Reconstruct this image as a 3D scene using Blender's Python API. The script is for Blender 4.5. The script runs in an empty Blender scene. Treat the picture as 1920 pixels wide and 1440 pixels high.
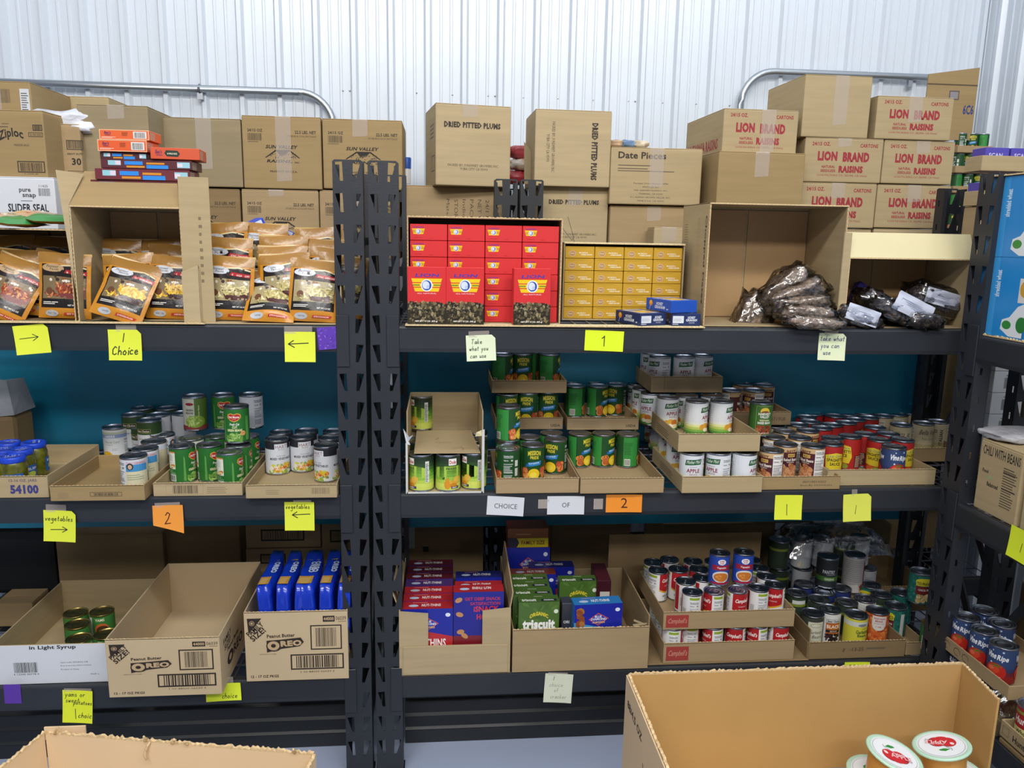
import bpy, bmesh, math, random
from mathutils import Vector, Matrix, noise

SC = bpy.context.scene
COL = SC.collection
PI = math.pi

# ------------------------------------------------------------------ camera
FPX, PITCH, ROLL, YAW = 1467.9, .1872, .018, .0904
O = Vector((.2183, -2.3514, 1.7748))
_fh = Vector((math.sin(YAW), math.cos(YAW), 0)); _z = Vector((0, 0, 1))
_r0 = Vector((math.cos(YAW), -math.sin(YAW), 0))
FW = math.cos(PITCH)*_fh - math.sin(PITCH)*_z
_u0 = math.sin(PITCH)*_fh + math.cos(PITCH)*_z
RT = math.cos(ROLL)*_r0 + math.sin(ROLL)*_u0
UP = -math.sin(ROLL)*_r0 + math.cos(ROLL)*_u0
cam = bpy.data.cameras.new('camera'); cam.sensor_width = 36; cam.lens = 36*FPX/1920
cam.clip_start = .05
co = bpy.data.objects.new('camera', cam); COL.objects.link(co)
co.matrix_world = Matrix(((RT.x, UP.x, -FW.x, O.x), (RT.y, UP.y, -FW.y, O.y), (RT.z, UP.z, -FW.z, O.z), (0, 0, 0, 1)))
SC.camera = co

# ------------------------------------------------------------------ light
SC.view_settings.view_transform = 'Standard'; SC.view_settings.look = 'None'
SC.view_settings.gamma = 1; SC.view_settings.use_curve_mapping = False
SC.view_settings.exposure = 0.0
wd = bpy.data.worlds.new('room_ambience'); SC.world = wd; wd.use_nodes = True
wd.node_tree.nodes['Background'].inputs[0].default_value = (.80, .86, 1, 1)
wd.node_tree.nodes['Background'].inputs[1].default_value = .24
def area(name, loc, size, power, target, col=(1, .97, .93)):
    l = bpy.data.lights.new(name, 'AREA'); l.shape = 'RECTANGLE'; l.size, l.size_y = size
    l.energy = power; l.color = col
    o = bpy.data.objects.new(name, l); COL.objects.link(o); o.location = loc
    d = Vector(target) - Vector(loc); o.rotation_euler = d.to_track_quat('-Z', 'Y').to_euler()
area('ceiling_light_strip', (-.6, -2.7, 4.3), (2.4, .3), 84, (-.3, 0, 1.2))
area('ceiling_light_strip', (2.2, -2.8, 4.3), (2.4, .3), 72, (1.2, 0, 1.2))
area('ceiling_light_strip', (.2, -5.2, 4.3), (5.0, .4), 130, (.5, 0, 1.0))
area('ceiling_light_strip', (.7, .2, 4.5), (4.4, .3), 30, (.7, .55, 1.2), (.94, .97, 1))

# ------------------------------------------------------------------ pixel -> place helpers (a point at a real depth or height)
def ray(px, py): return FW + RT*((px-960)/FPX) - UP*((py-720)/FPX)
def FY(px, py, Y=0.0):
    d = ray(px, py); return O + d*((Y-O.y)/d.y)
def SZ(px, py, z):
    d = ray(px, py); return O + d*((z-O.z)/d.z)
def FX(px, py, X):
    d = ray(px, py); return O + d*((X-O.x)/d.x)

Z1, Z2, Z3 = 1.505, .98, .36

# ------------------------------------------------------------------ materials
def lin(c):
    if isinstance(c, str):
        c = [int(c[i:i+2], 16)/255 for i in (0, 2, 4)]
    return tuple((x/12.92 if x <= .04045 else ((x+.055)/1.055)**2.4) for x in c[:3]) + (1,)
MATS = {}
def mat(name, col, rough=.6, metal=0, noise_amt=.0, nscale=8, bump=0, bscale=60, stretch=(1, 1, 1), alpha=1, coat=0, spec=.5):
    if name in MATS: return MATS[name]
    m = bpy.data.materials.new(name); m.use_nodes = True; nt = m.node_tree; b = nt.nodes['Principled BSDF']
    b.inputs['Base Color'].default_value = lin(col); b.inputs['Roughness'].default_value = rough
    b.inputs['Metallic'].default_value = metal; b.inputs['Alpha'].default_value = alpha
    b.inputs['Coat Weight'].default_value = coat; b.inputs['Specular IOR Level'].default_value = spec
    if noise_amt or bump:
        tc = nt.nodes.new('ShaderNodeTexCoord'); mp = nt.nodes.new('ShaderNodeMapping'); mp.inputs['Scale'].default_value = stretch
        nt.links.new(tc.outputs['Object'], mp.inputs['Vector'])
    if noise_amt:
        n = nt.nodes.new('ShaderNodeTexNoise'); n.inputs['Scale'].default_value = nscale; n.inputs['Detail'].default_value = 4
        nt.links.new(mp.outputs[0], n.inputs['Vector'])
        r = nt.nodes.new('ShaderNodeMapRange'); r.inputs[1].default_value = .3; r.inputs[2].default_value = .7
        r.inputs[3].default_value = 1-noise_amt; r.inputs[4].default_value = 1+noise_amt
        nt.links.new(n.outputs[0], r.inputs[0])
        h = nt.nodes.new('ShaderNodeHueSaturation'); h.inputs['Color'].default_value = lin(col)
        nt.links.new(r.outputs[0], h.inputs['Value']); nt.links.new(h.outputs[0], b.inputs['Base Color'])
    if bump:
        n = nt.nodes.new('ShaderNodeTexNoise'); n.inputs['Scale'].default_value = bscale; n.inputs['Detail'].default_value = 3
        nt.links.new(mp.outputs[0], n.inputs['Vector'])
        bp = nt.nodes.new('ShaderNodeBump'); bp.inputs['Strength'].default_value = bump; bp.inputs['Distance'].default_value = .01
        nt.links.new(n.outputs[0], bp.inputs['Height']); nt.links.new(bp.outputs[0], b.inputs['Normal'])
    MATS[name] = m; return m
def printmat(name, rough, coat=0, metal=0, bump=0):
    m = mat(name, (1, 1, 1), rough, metal, coat=coat, bump=bump, bscale=25); nt = m.node_tree
    a = nt.nodes.new('ShaderNodeAttribute'); a.attribute_name = 'Col'
    nt.links.new(a.outputs['Color'], nt.nodes['Principled BSDF'].inputs['Base Color']); return m
PAPER = printmat('printed_paper', .55)
GLOSS = printmat('printed_gloss', .32)
FOIL = printmat('printed_foil', .26, bump=.25)
INK = printmat('printed_cardboard', .8)
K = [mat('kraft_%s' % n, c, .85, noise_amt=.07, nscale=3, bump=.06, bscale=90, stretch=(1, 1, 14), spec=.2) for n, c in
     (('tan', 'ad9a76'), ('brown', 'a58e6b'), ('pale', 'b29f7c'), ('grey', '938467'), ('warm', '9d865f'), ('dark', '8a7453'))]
KIN = mat('kraft_inside', 'b09068', .88, noise_amt=.05, nscale=4, spec=.2)
KEDGE = mat('kraft_cut_edge', 'd0b488', .9, noise_amt=.25, nscale=150)
KCREAM = mat('kraft_cream', 'd6cba0', .85, noise_amt=.04, nscale=4)
KWHITE = mat('white_cardboard', 'd4d7dd', .75, noise_amt=.03, nscale=3)
TAPE = mat('clear_packing_tape', 'd8ccc0', .12, alpha=.35)
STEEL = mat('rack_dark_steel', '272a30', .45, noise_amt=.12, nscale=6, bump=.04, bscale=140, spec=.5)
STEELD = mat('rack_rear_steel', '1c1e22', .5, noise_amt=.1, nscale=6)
TIN = mat('can_tin', 'b9bcc2', .22, metal=1)
TIND = mat('can_lid_tin', '9ea4b0', .28, metal=1)
TING = mat('can_lid_gold', 'b5a060', .3, metal=1)
WIRE = mat('wire_zinc', 'a9adb3', .35, metal=1)
def film(name, gain=.10, rough=.12, bs=22, bump=.9):
    m = bpy.data.materials.new(name); m.use_nodes = True; nt = m.node_tree; nt.nodes.clear()
    N = nt.nodes.new; L = nt.links.new
    out = N('ShaderNodeOutputMaterial'); mx = N('ShaderNodeMixShader'); tr = N('ShaderNodeBsdfTransparent'); gl = N('ShaderNodeBsdfGlossy'); fr = N('ShaderNodeFresnel'); ad = N('ShaderNodeMath'); ad.inputs[1].default_value = gain
    tc = N('ShaderNodeTexCoord'); no = N('ShaderNodeTexNoise'); no.inputs['Scale'].default_value = bs; bp = N('ShaderNodeBump'); bp.inputs['Strength'].default_value = bump; bp.inputs['Distance'].default_value = .02
    gl.inputs['Roughness'].default_value = rough; tr.inputs[0].default_value = (1, 1, 1, 1)
    L(tc.outputs['Object'], no.inputs['Vector']); L(no.outputs[0], bp.inputs['Height']); L(bp.outputs[0], gl.inputs['Normal']); L(bp.outputs[0], fr.inputs['Normal'])
    L(fr.outputs[0], ad.inputs[0]); L(ad.outputs[0], mx.inputs[0]); L(tr.outputs[0], mx.inputs[1]); L(gl.outputs[0], mx.inputs[2]); L(mx.outputs[0], out.inputs[0]); return m
CLEAR = film('clear_plastic_film')
WRAP = mat('shrink_wrap', 'dfe3ea', .15, alpha=.22, coat=.5)

# ------------------------------------------------------------------ object helpers
def link(name, me, m=None, parent=None):
    o = bpy.data.objects.new(name, me); COL.objects.link(o)
    if m is not None and me is not None:
        if not me.materials: me.materials.append(m)
    if parent is not None: o.parent = parent
    return o
def empty(name, loc=(0, 0, 0), rz=0):
    o = bpy.data.objects.new(name, None); COL.objects.link(o); o.location = loc; o.rotation_euler = (0, 0, rz)
    o.empty_display_size = .05; return o
def tag(o, label, cat, group=None, kind=None):
    if label: o['label'] = label
    if cat: o['category'] = cat
    if group: o['group'] = group
    if kind: o['kind'] = kind
    return o
def mesh(name, vs, fs, smooth=False):
    me = bpy.data.meshes.new(name); me.from_pydata([tuple(v) for v in vs], [], fs); me.update()
    if smooth: me.shade_smooth()
    return me
def boxgeo(x0, x1, y0, y1, z0, z1):
    v = [(x, y, z) for z in (z0, z1) for y in (y0, y1) for x in (x0, x1)]
    f = [(0, 2, 3, 1), (4, 5, 7, 6), (0, 1, 5, 4), (2, 6, 7, 3), (0, 4, 6, 2), (1, 3, 7, 5)]
    return v, f
def boxmesh(name, *b): return mesh(name, *boxgeo(*b))
def multi(name, boxes):
    V, F = [], []
    for b in boxes:
        v, f = boxgeo(*b); n = len(V); V += v; F += [tuple(i+n for i in q) for q in f]
    return mesh(name, V, F)
def bevelbox(name, x0, x1, y0, y1, z0, z1, r=.003, seg=2):
    bm = bmesh.new(); v, f = boxgeo(x0, x1, y0, y1, z0, z1); vs = [bm.verts.new(c) for c in v]
    for q in f: bm.faces.new([vs[i] for i in q])
    bmesh.ops.bevel(bm, geom=bm.edges[:], offset=r, segments=seg, affect='EDGES', profile=.5)
    me = bpy.data.meshes.new(name); bm.to_mesh(me); bm.free(); return me
def lathe(name, prof, n=28, cap=True, smooth=True):
    V, F = [], []
    for r, z in prof:
        for i in range(n):
            a = 2*PI*i/n; V.append((r*math.cos(a), r*math.sin(a), z))
    for j in range(len(prof)-1):
        for i in range(n):
            k = (i+1) % n; F.append((j*n+i, j*n+k, (j+1)*n+k, (j+1)*n+i))
    if cap: F.append(tuple((len(prof)-1)*n+i for i in range(n)))
    me = mesh(name, V, F, smooth); return me
def tube(name, pts, r, n=8):
    V, F = [], []; P = [Vector(p) for p in pts]; prev = Vector((0, 0, 1))
    for i, p in enumerate(P):
        t = (P[min(i+1, len(P)-1)]-P[max(i-1, 0)]).normalized()
        a = t.cross(prev)
        if a.length < .01: a = t.cross(Vector((0, 1, 0)))
        a.normalize(); b = t.cross(a)
        for k in range(n):
            q = 2*PI*k/n; V.append(p + a*r*math.cos(q) + b*r*math.sin(q))
    for i in range(len(P)-1):
        for k in range(n):
            l = (k+1) % n; F.append((i*n+k, i*n+l, (i+1)*n+l, (i+1)*n+k))
    F += [tuple(range(n-1, -1, -1)), tuple((len(P)-1)*n+k for k in range(n))]
    return mesh(name, V, F, True)

# ------------------------------------------------------------------ flat print ("art"): coloured shapes laid on a surface
_TC = {}
def textgeo(s, bold):
    k = (s, bold)
    if k not in _TC:
        c = bpy.data.curves.new('t', 'FONT'); c.body = s; c.resolution_u = 2 if len(s) < 16 else 1
        c.offset = .028*bold; c.fill_mode = 'FRONT'; c.space_character = 1+.04*bold
        o = bpy.data.objects.new('t', c); COL.objects.link(o)
        dg = bpy.context.evaluated_depsgraph_get()
        me = bpy.data.meshes.new_from_object(o.evaluated_get(dg))
        vs = [(v.co.x, v.co.y) for v in me.vertices]; fs = [tuple(p.vertices) for p in me.polygons]
        bpy.data.objects.remove(o); bpy.data.curves.remove(c); bpy.data.meshes.remove(me)
        x0 = min(v[0] for v in vs); x1 = max(v[0] for v in vs); y0 = min(v[1] for v in vs); y1 = max(v[1] for v in vs)
        _TC[k] = ([((x-x0)/(x1-x0+1e-9), (y-y0)/(y1-y0+1e-9)) for x, y in vs], fs, (x1-x0)/(y1-y0+1e-9))
    return _TC[k]
EPS = .00012
class Art:
    """shapes in metres on a w x h sheet, origin lower left"""
    def __init__(s, w=1, h=1, base=None):
        s.w, s.h, s.sh, s.bb = w, h, [], []
        if base: s.rect(0, 0, w, h, base)
    def put(s, vs, fs, col, lay=None):
        xs = [v[0] for v in vs]; ys = [v[1] for v in vs]; b = (min(xs), min(ys), max(xs), max(ys))
        if lay is None:
            lay = 0
            for q, l in s.bb:
                if b[0] < q[2] and b[2] > q[0] and b[1] < q[3] and b[3] > q[1]: lay = max(lay, l+1)
        s.bb.append((b, lay)); s.sh.append((vs, fs, lin(col), lay)); return s
    def rect(s, x, y, w, h, c, lay=None): return s.put([(x, y), (x+w, y), (x+w, y+h), (x, y+h)], [(0, 1, 2, 3)], c, lay)
    def poly(s, pts, c, lay=None): return s.put(pts, [tuple(range(len(pts)))], c, lay)
    def ell(s, cx, cy, rx, ry, c, n=20, rot=0, lay=None):
        ca, sa = math.cos(rot), math.sin(rot)
        p = [(rx*math.cos(2*PI*i/n), ry*math.sin(2*PI*i/n)) for i in range(n)]
        return s.poly([(cx+x*ca-y*sa, cy+x*sa+y*ca) for x, y in p], c, lay)
    def text(s, t, x, y, w, h, c, bold=0, shear=0, rot=0, arc=0, lay=None, mirror=False):
        vs, fs, _ = textgeo(t, bold); ca, sa = math.cos(rot), math.sin(rot); q = []
        for u, v in vs:
            X = u*w + shear*v*h; Y = v*h + arc*(1-(2*u-1)**2)
            q.append((x+X*ca-Y*sa, y+X*sa+Y*ca))
        return s.put(q, fs, c, lay)
    def bars(s, x, y, w, h, c='1c1815', seed=3, vert=True):
        r = random.Random(seed); p = 0; V, F = [], []
        L = w if vert else h
        while p < L:
            b = r.choice((.012, .02, .032))*L; b = min(b, L-p)
            n = len(V)
            V += [(x+p, y), (x+p+b, y), (x+p+b, y+h), (x+p, y+h)] if vert else [(x, y+p), (x+w, y+p), (x+w, y+p+b), (x, y+p+b)]
            F.append((n, n+1, n+2, n+3)); p += b + r.choice((.014, .022, .03))*L
        return s.put(V, F, c)
    def lines(s, x, y, w, h, n, c='2a2622', seed=1, fill=.5):
        r = random.Random(seed); V, F = [], []; d = h/n
        for i in range(n):
            k = len(V); ww = w*r.uniform(.7, 1); yy = y+i*d
            V += [(x, yy), (x+ww, yy), (x+ww, yy+d*fill), (x, yy+d*fill)]; F.append((k, k+1, k+2, k+3))
        return s.put(V, F, c)
    def frame(s, x, y, w, h, t, c):
        V = [(x, y), (x+w, y), (x+w, y+h), (x, y+h), (x+t, y+t), (x+w-t, y+t), (x+w-t, y+h-t), (x+t, y+h-t)]
        return s.put(V, [(0, 1, 5, 4), (1, 2, 6, 5), (2, 3, 7, 6), (3, 0, 4, 7)], c)
    def blobs(s, x, y, w, h, n, cols, rx, ry=None, seed=1, nn=9):
        r = random.Random(seed); b = max([l for _, l in s.bb] or [0])+1; ry = ry or rx
        for i in range(n):
            a = r.uniform(0, PI); k = r.uniform(.7, 1.2)
            px, py = r.uniform(x+rx, x+w-rx) if w > 2*rx else x+w/2, r.uniform(y+ry, y+h-ry) if h > 2*ry else y+h/2
            s.ell(px, py, rx*k, ry*k, r.choice(cols), nn, a, lay=b+i*.02)
        return s
    def stroke(s, pts, wd, c, lay=None):
        V, F = [], []
        for (x0, y0), (x1, y1) in zip(pts, pts[1:]):
            dx, dy = x1-x0, y1-y0; L = math.hypot(dx, dy) or 1e-6; nx, ny = -dy/L*wd/2, dx/L*wd/2; ex, ey = dx/L*wd*.3, dy/L*wd*.3
            k = len(V); V += [(x0+nx-ex, y0+ny-ey), (x0-nx-ex, y0-ny-ey), (x1-nx+ex, y1-ny+ey), (x1+nx+ex, y1+ny+ey)]; F.append((k, k+1, k+2, k+3))
        return s.put(V, F, c, lay)
    def hand(s, t, x, y, xh, wd, c, slant=.12, adv=1.15, rot=0):
        ca, sa = math.cos(rot), math.sin(rot); p = 0; wd *= 1.35; l = max([q for _, q in s.bb] or [0])+1
        for ch in t:
            if ch == ' ': p += .9; continue
            L = GL.get(ch)
            if not L: continue
            mx = max(a for q in L for a, b in q)
            for q in L:
                s.stroke([(x+((a+p+slant*b)*xh)*ca-(b*xh)*sa, y+((a+p+slant*b)*xh)*sa+(b*xh)*ca) for a, b in q], wd, c, l)
            p += mx + .35*adv
        return s
    def mesh(s, name, fn, xc=None, yc=None):
        """fn(x, y, off) -> 3D; xc, yc: cut positions so the sheet can bend"""
        bm = bmesh.new(); cl = bm.loops.layers.float_color.new('Col'); oz = bm.verts.layers.float.new('oz')
        for vs, fs, col, lay in s.sh:
            bv = []
            for a, b in vs:
                q = bm.verts.new((a, b, 0)); q[oz] = lay; bv.append(q)
            for f in fs:
                try: fc = bm.faces.new([bv[i] for i in f])
                except ValueError: continue
                for lp in fc.loops: lp[cl] = col
        for p, ax in [(v, 0) for v in (xc or [])] + [(v, 1) for v in (yc or [])]:
            g = bm.verts[:]+bm.edges[:]+bm.faces[:]
            bmesh.ops.bisect_plane(bm, geom=g, plane_co=(p, 0, 0) if ax == 0 else (0, p, 0), plane_no=(1, 0, 0) if ax == 0 else (0, 1, 0), dist=1e-7)
        flip = None
        for v in bm.verts: v.co = fn(v.co.x, v.co.y, .0003 + v[oz]*EPS)
        me = bpy.data.meshes.new(name); bm.to_mesh(me); bm.free(); return me

GL = {  # single stroke handwriting, x-height 1
 'a': [[(.75, .9), (.4, 1), (.05, .6), (.1, .1), (.5, .1), (.75, .8)], [(.75, 1), (.8, 0)]],
 'b': [[(.05, 2), (.05, 0), (.5, 0), (.75, .5), (.4, .95), (.08, .7)]],
 'c': [[(.7, .85), (.4, 1), (.05, .6), (.15, .05), (.7, .1)]],
 'e': [[(.05, .45), (.7, .6), (.5, 1), (.1, .8), (.05, .3), (.3, 0), (.75, .15)]],
 'f': [[(.7, 1.9), (.4, 1.9), (.25, 1.4), (.25, 0)], [(0, .9), (.6, 1)]],
 'g': [[(.75, .9), (.3, 1), (.05, .55), (.3, .15), (.7, .6)], [(.75, 1), (.7, -.8), (.35, -1.1), (0, -.8)]],
 'h': [[(.1, 2), (0, 0)], [(.05, .6), (.4, 1), (.65, .7), (.65, 0)]],
 'i': [[(.1, 1), (.1, 0)], [(.15, 1.45), (.22, 1.6)]],
 'k': [[(.1, 2), (0, 0)], [(.65, 1), (.05, .5), (.7, 0)]],
 'l': [[(.15, 2), (.1, 0)]],
 'm': [[(0, 1), (.05, 0)], [(.05, .7), (.3, 1), (.4, .7), (.4, 0)], [(.4, .7), (.7, 1), (.85, .7), (.85, 0)]],
 'n': [[(0, 1), (.05, 0)], [(.05, .6), (.4, 1), (.6, .7), (.65, 0)]],
 'o': [[(.4, 1), (.05, .6), (.1, .1), (.5, 0), (.75, .5), (.4, 1)]],
 'p': [[(.05, 1), (0, -1)], [(.05, .8), (.5, 1), (.75, .5), (.4, 0), (.05, .2)]],
 'r': [[(.05, 1), (.05, 0)], [(.05, .5), (.3, .95), (.65, .95)]],
 's': [[(.6, .9), (.2, 1), (.1, .65), (.6, .4), (.5, 0), (0, .1)]],
 't': [[(.3, 1.8), (.25, .2), (.5, 0)], [(0, 1.1), (.6, 1.15)]],
 'u': [[(0, 1), (.1, .1), (.45, .1), (.65, .9)], [(.65, 1), (.7, 0)]],
 'v': [[(0, 1), (.3, 0), (.65, 1)]],
 'w': [[(0, 1), (.2, 0), (.45, .8), (.65, 0), (.9, 1)]],
 'y': [[(0, 1), (.3, .1)], [(.7, 1), (.2, -1)]],
 'T': [[(0, 1.9), (1, 2)], [(.5, 1.9), (.4, 0)]],
 'C': [[(.9, 1.6), (.5, 1.9), (.05, 1.2), (.1, .2), (.5, 0), (.9, .3)]],
 '1': [[(.25, 2), (.1, 0)]],
 '2': [[(0, 1.5), (.3, 2), (.7, 1.7), (.5, .9), (0, 0), (.9, .1)]],
 '>': [[(0, .4), (2.6, .5)], [(1.9, .95), (2.7, .5), (1.9, 0)]],
 '<': [[(2.7, .6), (0, .45)], [(.7, .95), (0, .45), (.8, 0)]],
}
def flat(dx=0, dy=0, dz=0):      # sheet facing -y, lower left at (dx, dy, dz)
    return lambda x, y, o: Vector((x+dx, dy-o, y+dz))
def cyl(r, z0=0, w=None, a0=0):  # sheet wrapped round a cylinder, x=0 faces -y
    return lambda x, y, o: Vector(((r+o)*math.sin(x/r+a0), -(r+o)*math.cos(x/r+a0), y+z0))
# ================================================================== ROOM
FLOORM = mat('grey_blue_epoxy_floor', 'a3afc8', .32, noise_amt=.06, nscale=1.2, bump=.02, bscale=5)
PANEL = mat('white_steel_wall_panel', 'd3dbe4', .3, noise_amt=.015, nscale=2, spec=.5)
o = link('floor', mesh('floor', [(-4, -7, 0), (4.5, -7, 0), (4.5, 3, 0), (-4, 3, 0)], [(0, 1, 2, 3)]), FLOORM); o['kind'] = 'structure'
WY = 1.42; WX = 2.79
def ribprofile(L, pitch, off, n0, n1):
    """(along, out) pairs: major trapezoid ribs with two low stiffening ribs between"""
    P = []
    for k in range(n0, n1):
        b = off + k*pitch
        P += [(b-.004, 0), (b+.006, .022), (b+.024, .022), (b+.034, 0), (b+.066, 0), (b+.070, .004), (b+.078, .004), (b+.082, 0), (b+.112, 0), (b+.116, .004), (b+.124, .004), (b+.128, 0)]
    return P
P = ribprofile(0, .1645, -1.494-.014, -10, 27)
P = [q for q in P if q[0] < WX]
V, F = [], []
for a, b in P: V += [(a, WY-b, 0), (a, WY-b, 4.6)]
F = [(2*i, 2*i+2, 2*i+3, 2*i+1) for i in range(len(P)-1)]
wall = link('wall_back', mesh('wall_back', V, F), PANEL); wall['kind'] = 'structure'
P = ribprofile(0, .1645, -3.0, -10, 27); P = [q for q in P if q[0] < WY]
V = []
for a, b in P: V += [(WX-b, a, 0), (WX-b, a, 4.6)]
F = [(2*i, 2*i+2, 2*i+3, 2*i+1) for i in range(len(P)-1)]
F = [f[::-1] for f in F]
w2 = link('wall_right', mesh('wall_right', V, F), PANEL); w2['kind'] = 'structure'
tr = link('trim_1', boxmesh('trim', WX-.03, WX-.012, WY-.03, WY-.001, 0, 4.6), PANEL); tr['kind'] = 'structure'
link('ceiling', mesh('ceiling', [(-4, -7, 4.8), (4.5, -7, 4.8), (4.5, 3, 4.8), (-4, 3, 4.8)], [(0, 3, 2, 1)]), PANEL)['kind'] = 'structure'
# screws in the wall panel
for k, (px, py) in enumerate([(781, 174), (848, 178), (915, 180), (928, 180), (981, 183), (1046, 185), (1112, 188), (1178, 190), (1191, 190), (1242, 193), (1305, 195), (1368, 198), (643, 170), (656, 170)]):
    p = FY(px, py, WY-.001)
    s = link('screw', MATS.get('_s') or lathe('screw', [(.0045, 0), (.0045, .002), (.003, .004)], 6), TIN, parent=wall); MATS['_s'] = s.data
    s.location = (p.x, p.y, p.z); s.rotation_euler = (PI/2, 0, 0)
# conduits
def arcpts(c, r, a0, a1, n=10): return [(c[0]+r*math.cos(a0+(a1-a0)*i/n), c[1], c[2]+r*math.sin(a0+(a1-a0)*i/n)) for i in range(n+1)]
CY = WY-.042
a = FY(0, 154, CY); b = FY(560, 172, CY); zc = (a.z+b.z)/2
COND = mat('galvanised_conduit', 'aeb4ba', .35, metal=.85)
c1 = empty('electrical_conduit', (b.x, CY, zc)); tag(c1, 'grey metal conduit along the wall behind the left boxes, bending down', 'conduit')
link('pipe', tube('pipe', [(-2.2, 0, 0), (-1, 0, 0), (0, 0, 0)]+[(q[0], q[1], q[2]) for q in arcpts((.0, 0, -.15), .15, PI/2, 0)]+[(.15, 0, -.9)], .0155, 12), COND, c1)
for px in (374,):
    p = FY(px, 160, CY)
    k = link('clamp', tube('clamp', [(0, 0, -.016), (0, -.018, 0), (0, 0, .016)], .006, 6), COND, c1); k.location = (p.x-b.x, 0, 0)
    k = link('clamp_foot', boxmesh('clamp_foot', -.012, .012, -.002, .016, -.045, -.018), COND, c1); k.location = (p.x-b.x, 0, 0)
a = FY(1440, 134, CY); b = FY(1830, 143, CY)
c2 = empty('electrical_conduit', (a.x, CY, a.z)); tag(c2, 'grey metal conduit by the wall corner, bent down at its left end', 'conduit')
pts = [(-.12, 0, -.9)]+arcpts((.03, 0, -.15), .15, PI, PI/2)+[(b.x-a.x-.1, 0, 0), (b.x-a.x, 0, 0)]
link('pipe', tube('pipe', pts, .0155, 12), COND, c2)
link('clamp_foot', boxmesh('clamp_foot', .69, .71, -.002, .016, -.045, -.012), COND, c2)

# ================================================================== RACKS
PW, PH, PD = .086, 1.98, .05
def postmesh(w=PW, rows=22):
    c = bpy.data.curves.new('p', 'CURVE'); c.dimensions = '2D'; c.fill_mode = 'BOTH'; c.extrude = .0012
    def sp(pts):
        s = c.splines.new('POLY'); s.points.add(len(pts)-1)
        for q, p in zip(s.points, pts): q.co = (p[0], p[1], 0, 1)
        s.use_cyclic_u = True
    r = .01; sp([(0, 0), (w, 0), (w, PH-r*.5), (w-r*.6, PH), (r*.6, PH), (0, PH-r*.5)])
    for k in range(rows):
        z = PH-.007-k*.0879; h = .052
        if z-h < .02: break
        sp([(.07*w, z), (.32*w, z+.002), (.35*w, z-h), (.25*w, z-h)])
        sp([(.93*w, z), (.68*w, z+.002), (.65*w, z-h), (.75*w, z-h)])
    ob = bpy.data.objects.new('p', c); COL.objects.link(ob)
    me = bpy.data.meshes.new_from_object(ob.evaluated_get(bpy.context.evaluated_depsgraph_get()))
    V = [(v.co.x, v.co.z, v.co.y) for v in me.vertices]; F = [tuple(p.vertices) for p in me.polygons]
    bpy.data.objects.remove(ob); bpy.data.meshes.remove(me)
    def bx(*b):
        nonlocal V, F
        v, f = boxgeo(*b); n = len(V); V += v; F += [tuple(i+n for i in q) for q in f]
    for x0, x1 in ((0, .0018), (w-.0018, w)):   # flanges with small slots
        z = 0
        while z < PH-.01:
            zz = min(z+.0659, PH-.004); bx(x0, x1, .001, PD, z, zz)
            if zz+.022 < PH:
                bx(x0, x1, .001, .016, zz, zz+.022); bx(x0, x1, .024, PD, zz, zz+.022)
            z = zz+.022
    bx(0, .014, PD-.0018, PD, 0, PH-.01); bx(w-.014, w, PD-.0018, PD, 0, PH-.01)
    m = mesh('post', V, F); m.materials.append(STEEL); return m
POST = postmesh(); POSTR = POST.copy(); POSTR.materials.clear(); POSTR.materials.append(STEELD)
FOOT = boxmesh('foot', -.004, PW+.004, -.004, PD+.004, 0, .012); FOOT.materials.append(STEELD)
CON = bevelbox('bracket', 0, .038, -.0035, .001, -.125, .03, .0015, 1); CON.materials.append(STEEL)
RIV = boxmesh('rivet', -.0045, .0045, -.006, -.003, -.006, .006); RIV.materials.append(STEEL)
def beammesh(L, h=.08):   # stepped box beam, face at y=0
    pr = [(0, 0), (0, -.006), (.002, -.0075), (.002, -(h-.006)), (.006, -h), (.032, -h), (.032, 0), (.028, .0), (.006, .0)]
    pr = [(.006, 0), (.0015, -.003), (0, -.008), (0, -(h-.012)), (.003, -h), (.034, -h), (.034, -.012), (.018, -.012), (.018, 0)]
    V = [(0, y, z) for y, z in pr]+[(L, y, z) for y, z in pr]; n = len(pr)
    F = [(i, (i+1) % n, n+(i+1) % n, n+i) for i in range(n)]+[tuple(range(n-1, -1, -1)), tuple(range(n, 2*n))]
    F = [f[::-1] for f in F]
    m = mesh('beam', V, F); return m
def deckmesh(L, D, z0=0):
    B = []; n = int(L/.05)
    for i in range(n+1):
        x = .01+i*(L-.02)/n; B.append((x-.0016, x+.0016, .02, D-.02, -.005, -.0018))
    for j in range(7):
        y = .022+j*(D-.044)/6; B.append((0, L, y-.0025, y+.0025, -.0095, -.005))
    B += [(0, L, .0195, .0235, -.0018, .0)]
    return multi('wire_deck', B)
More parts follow.
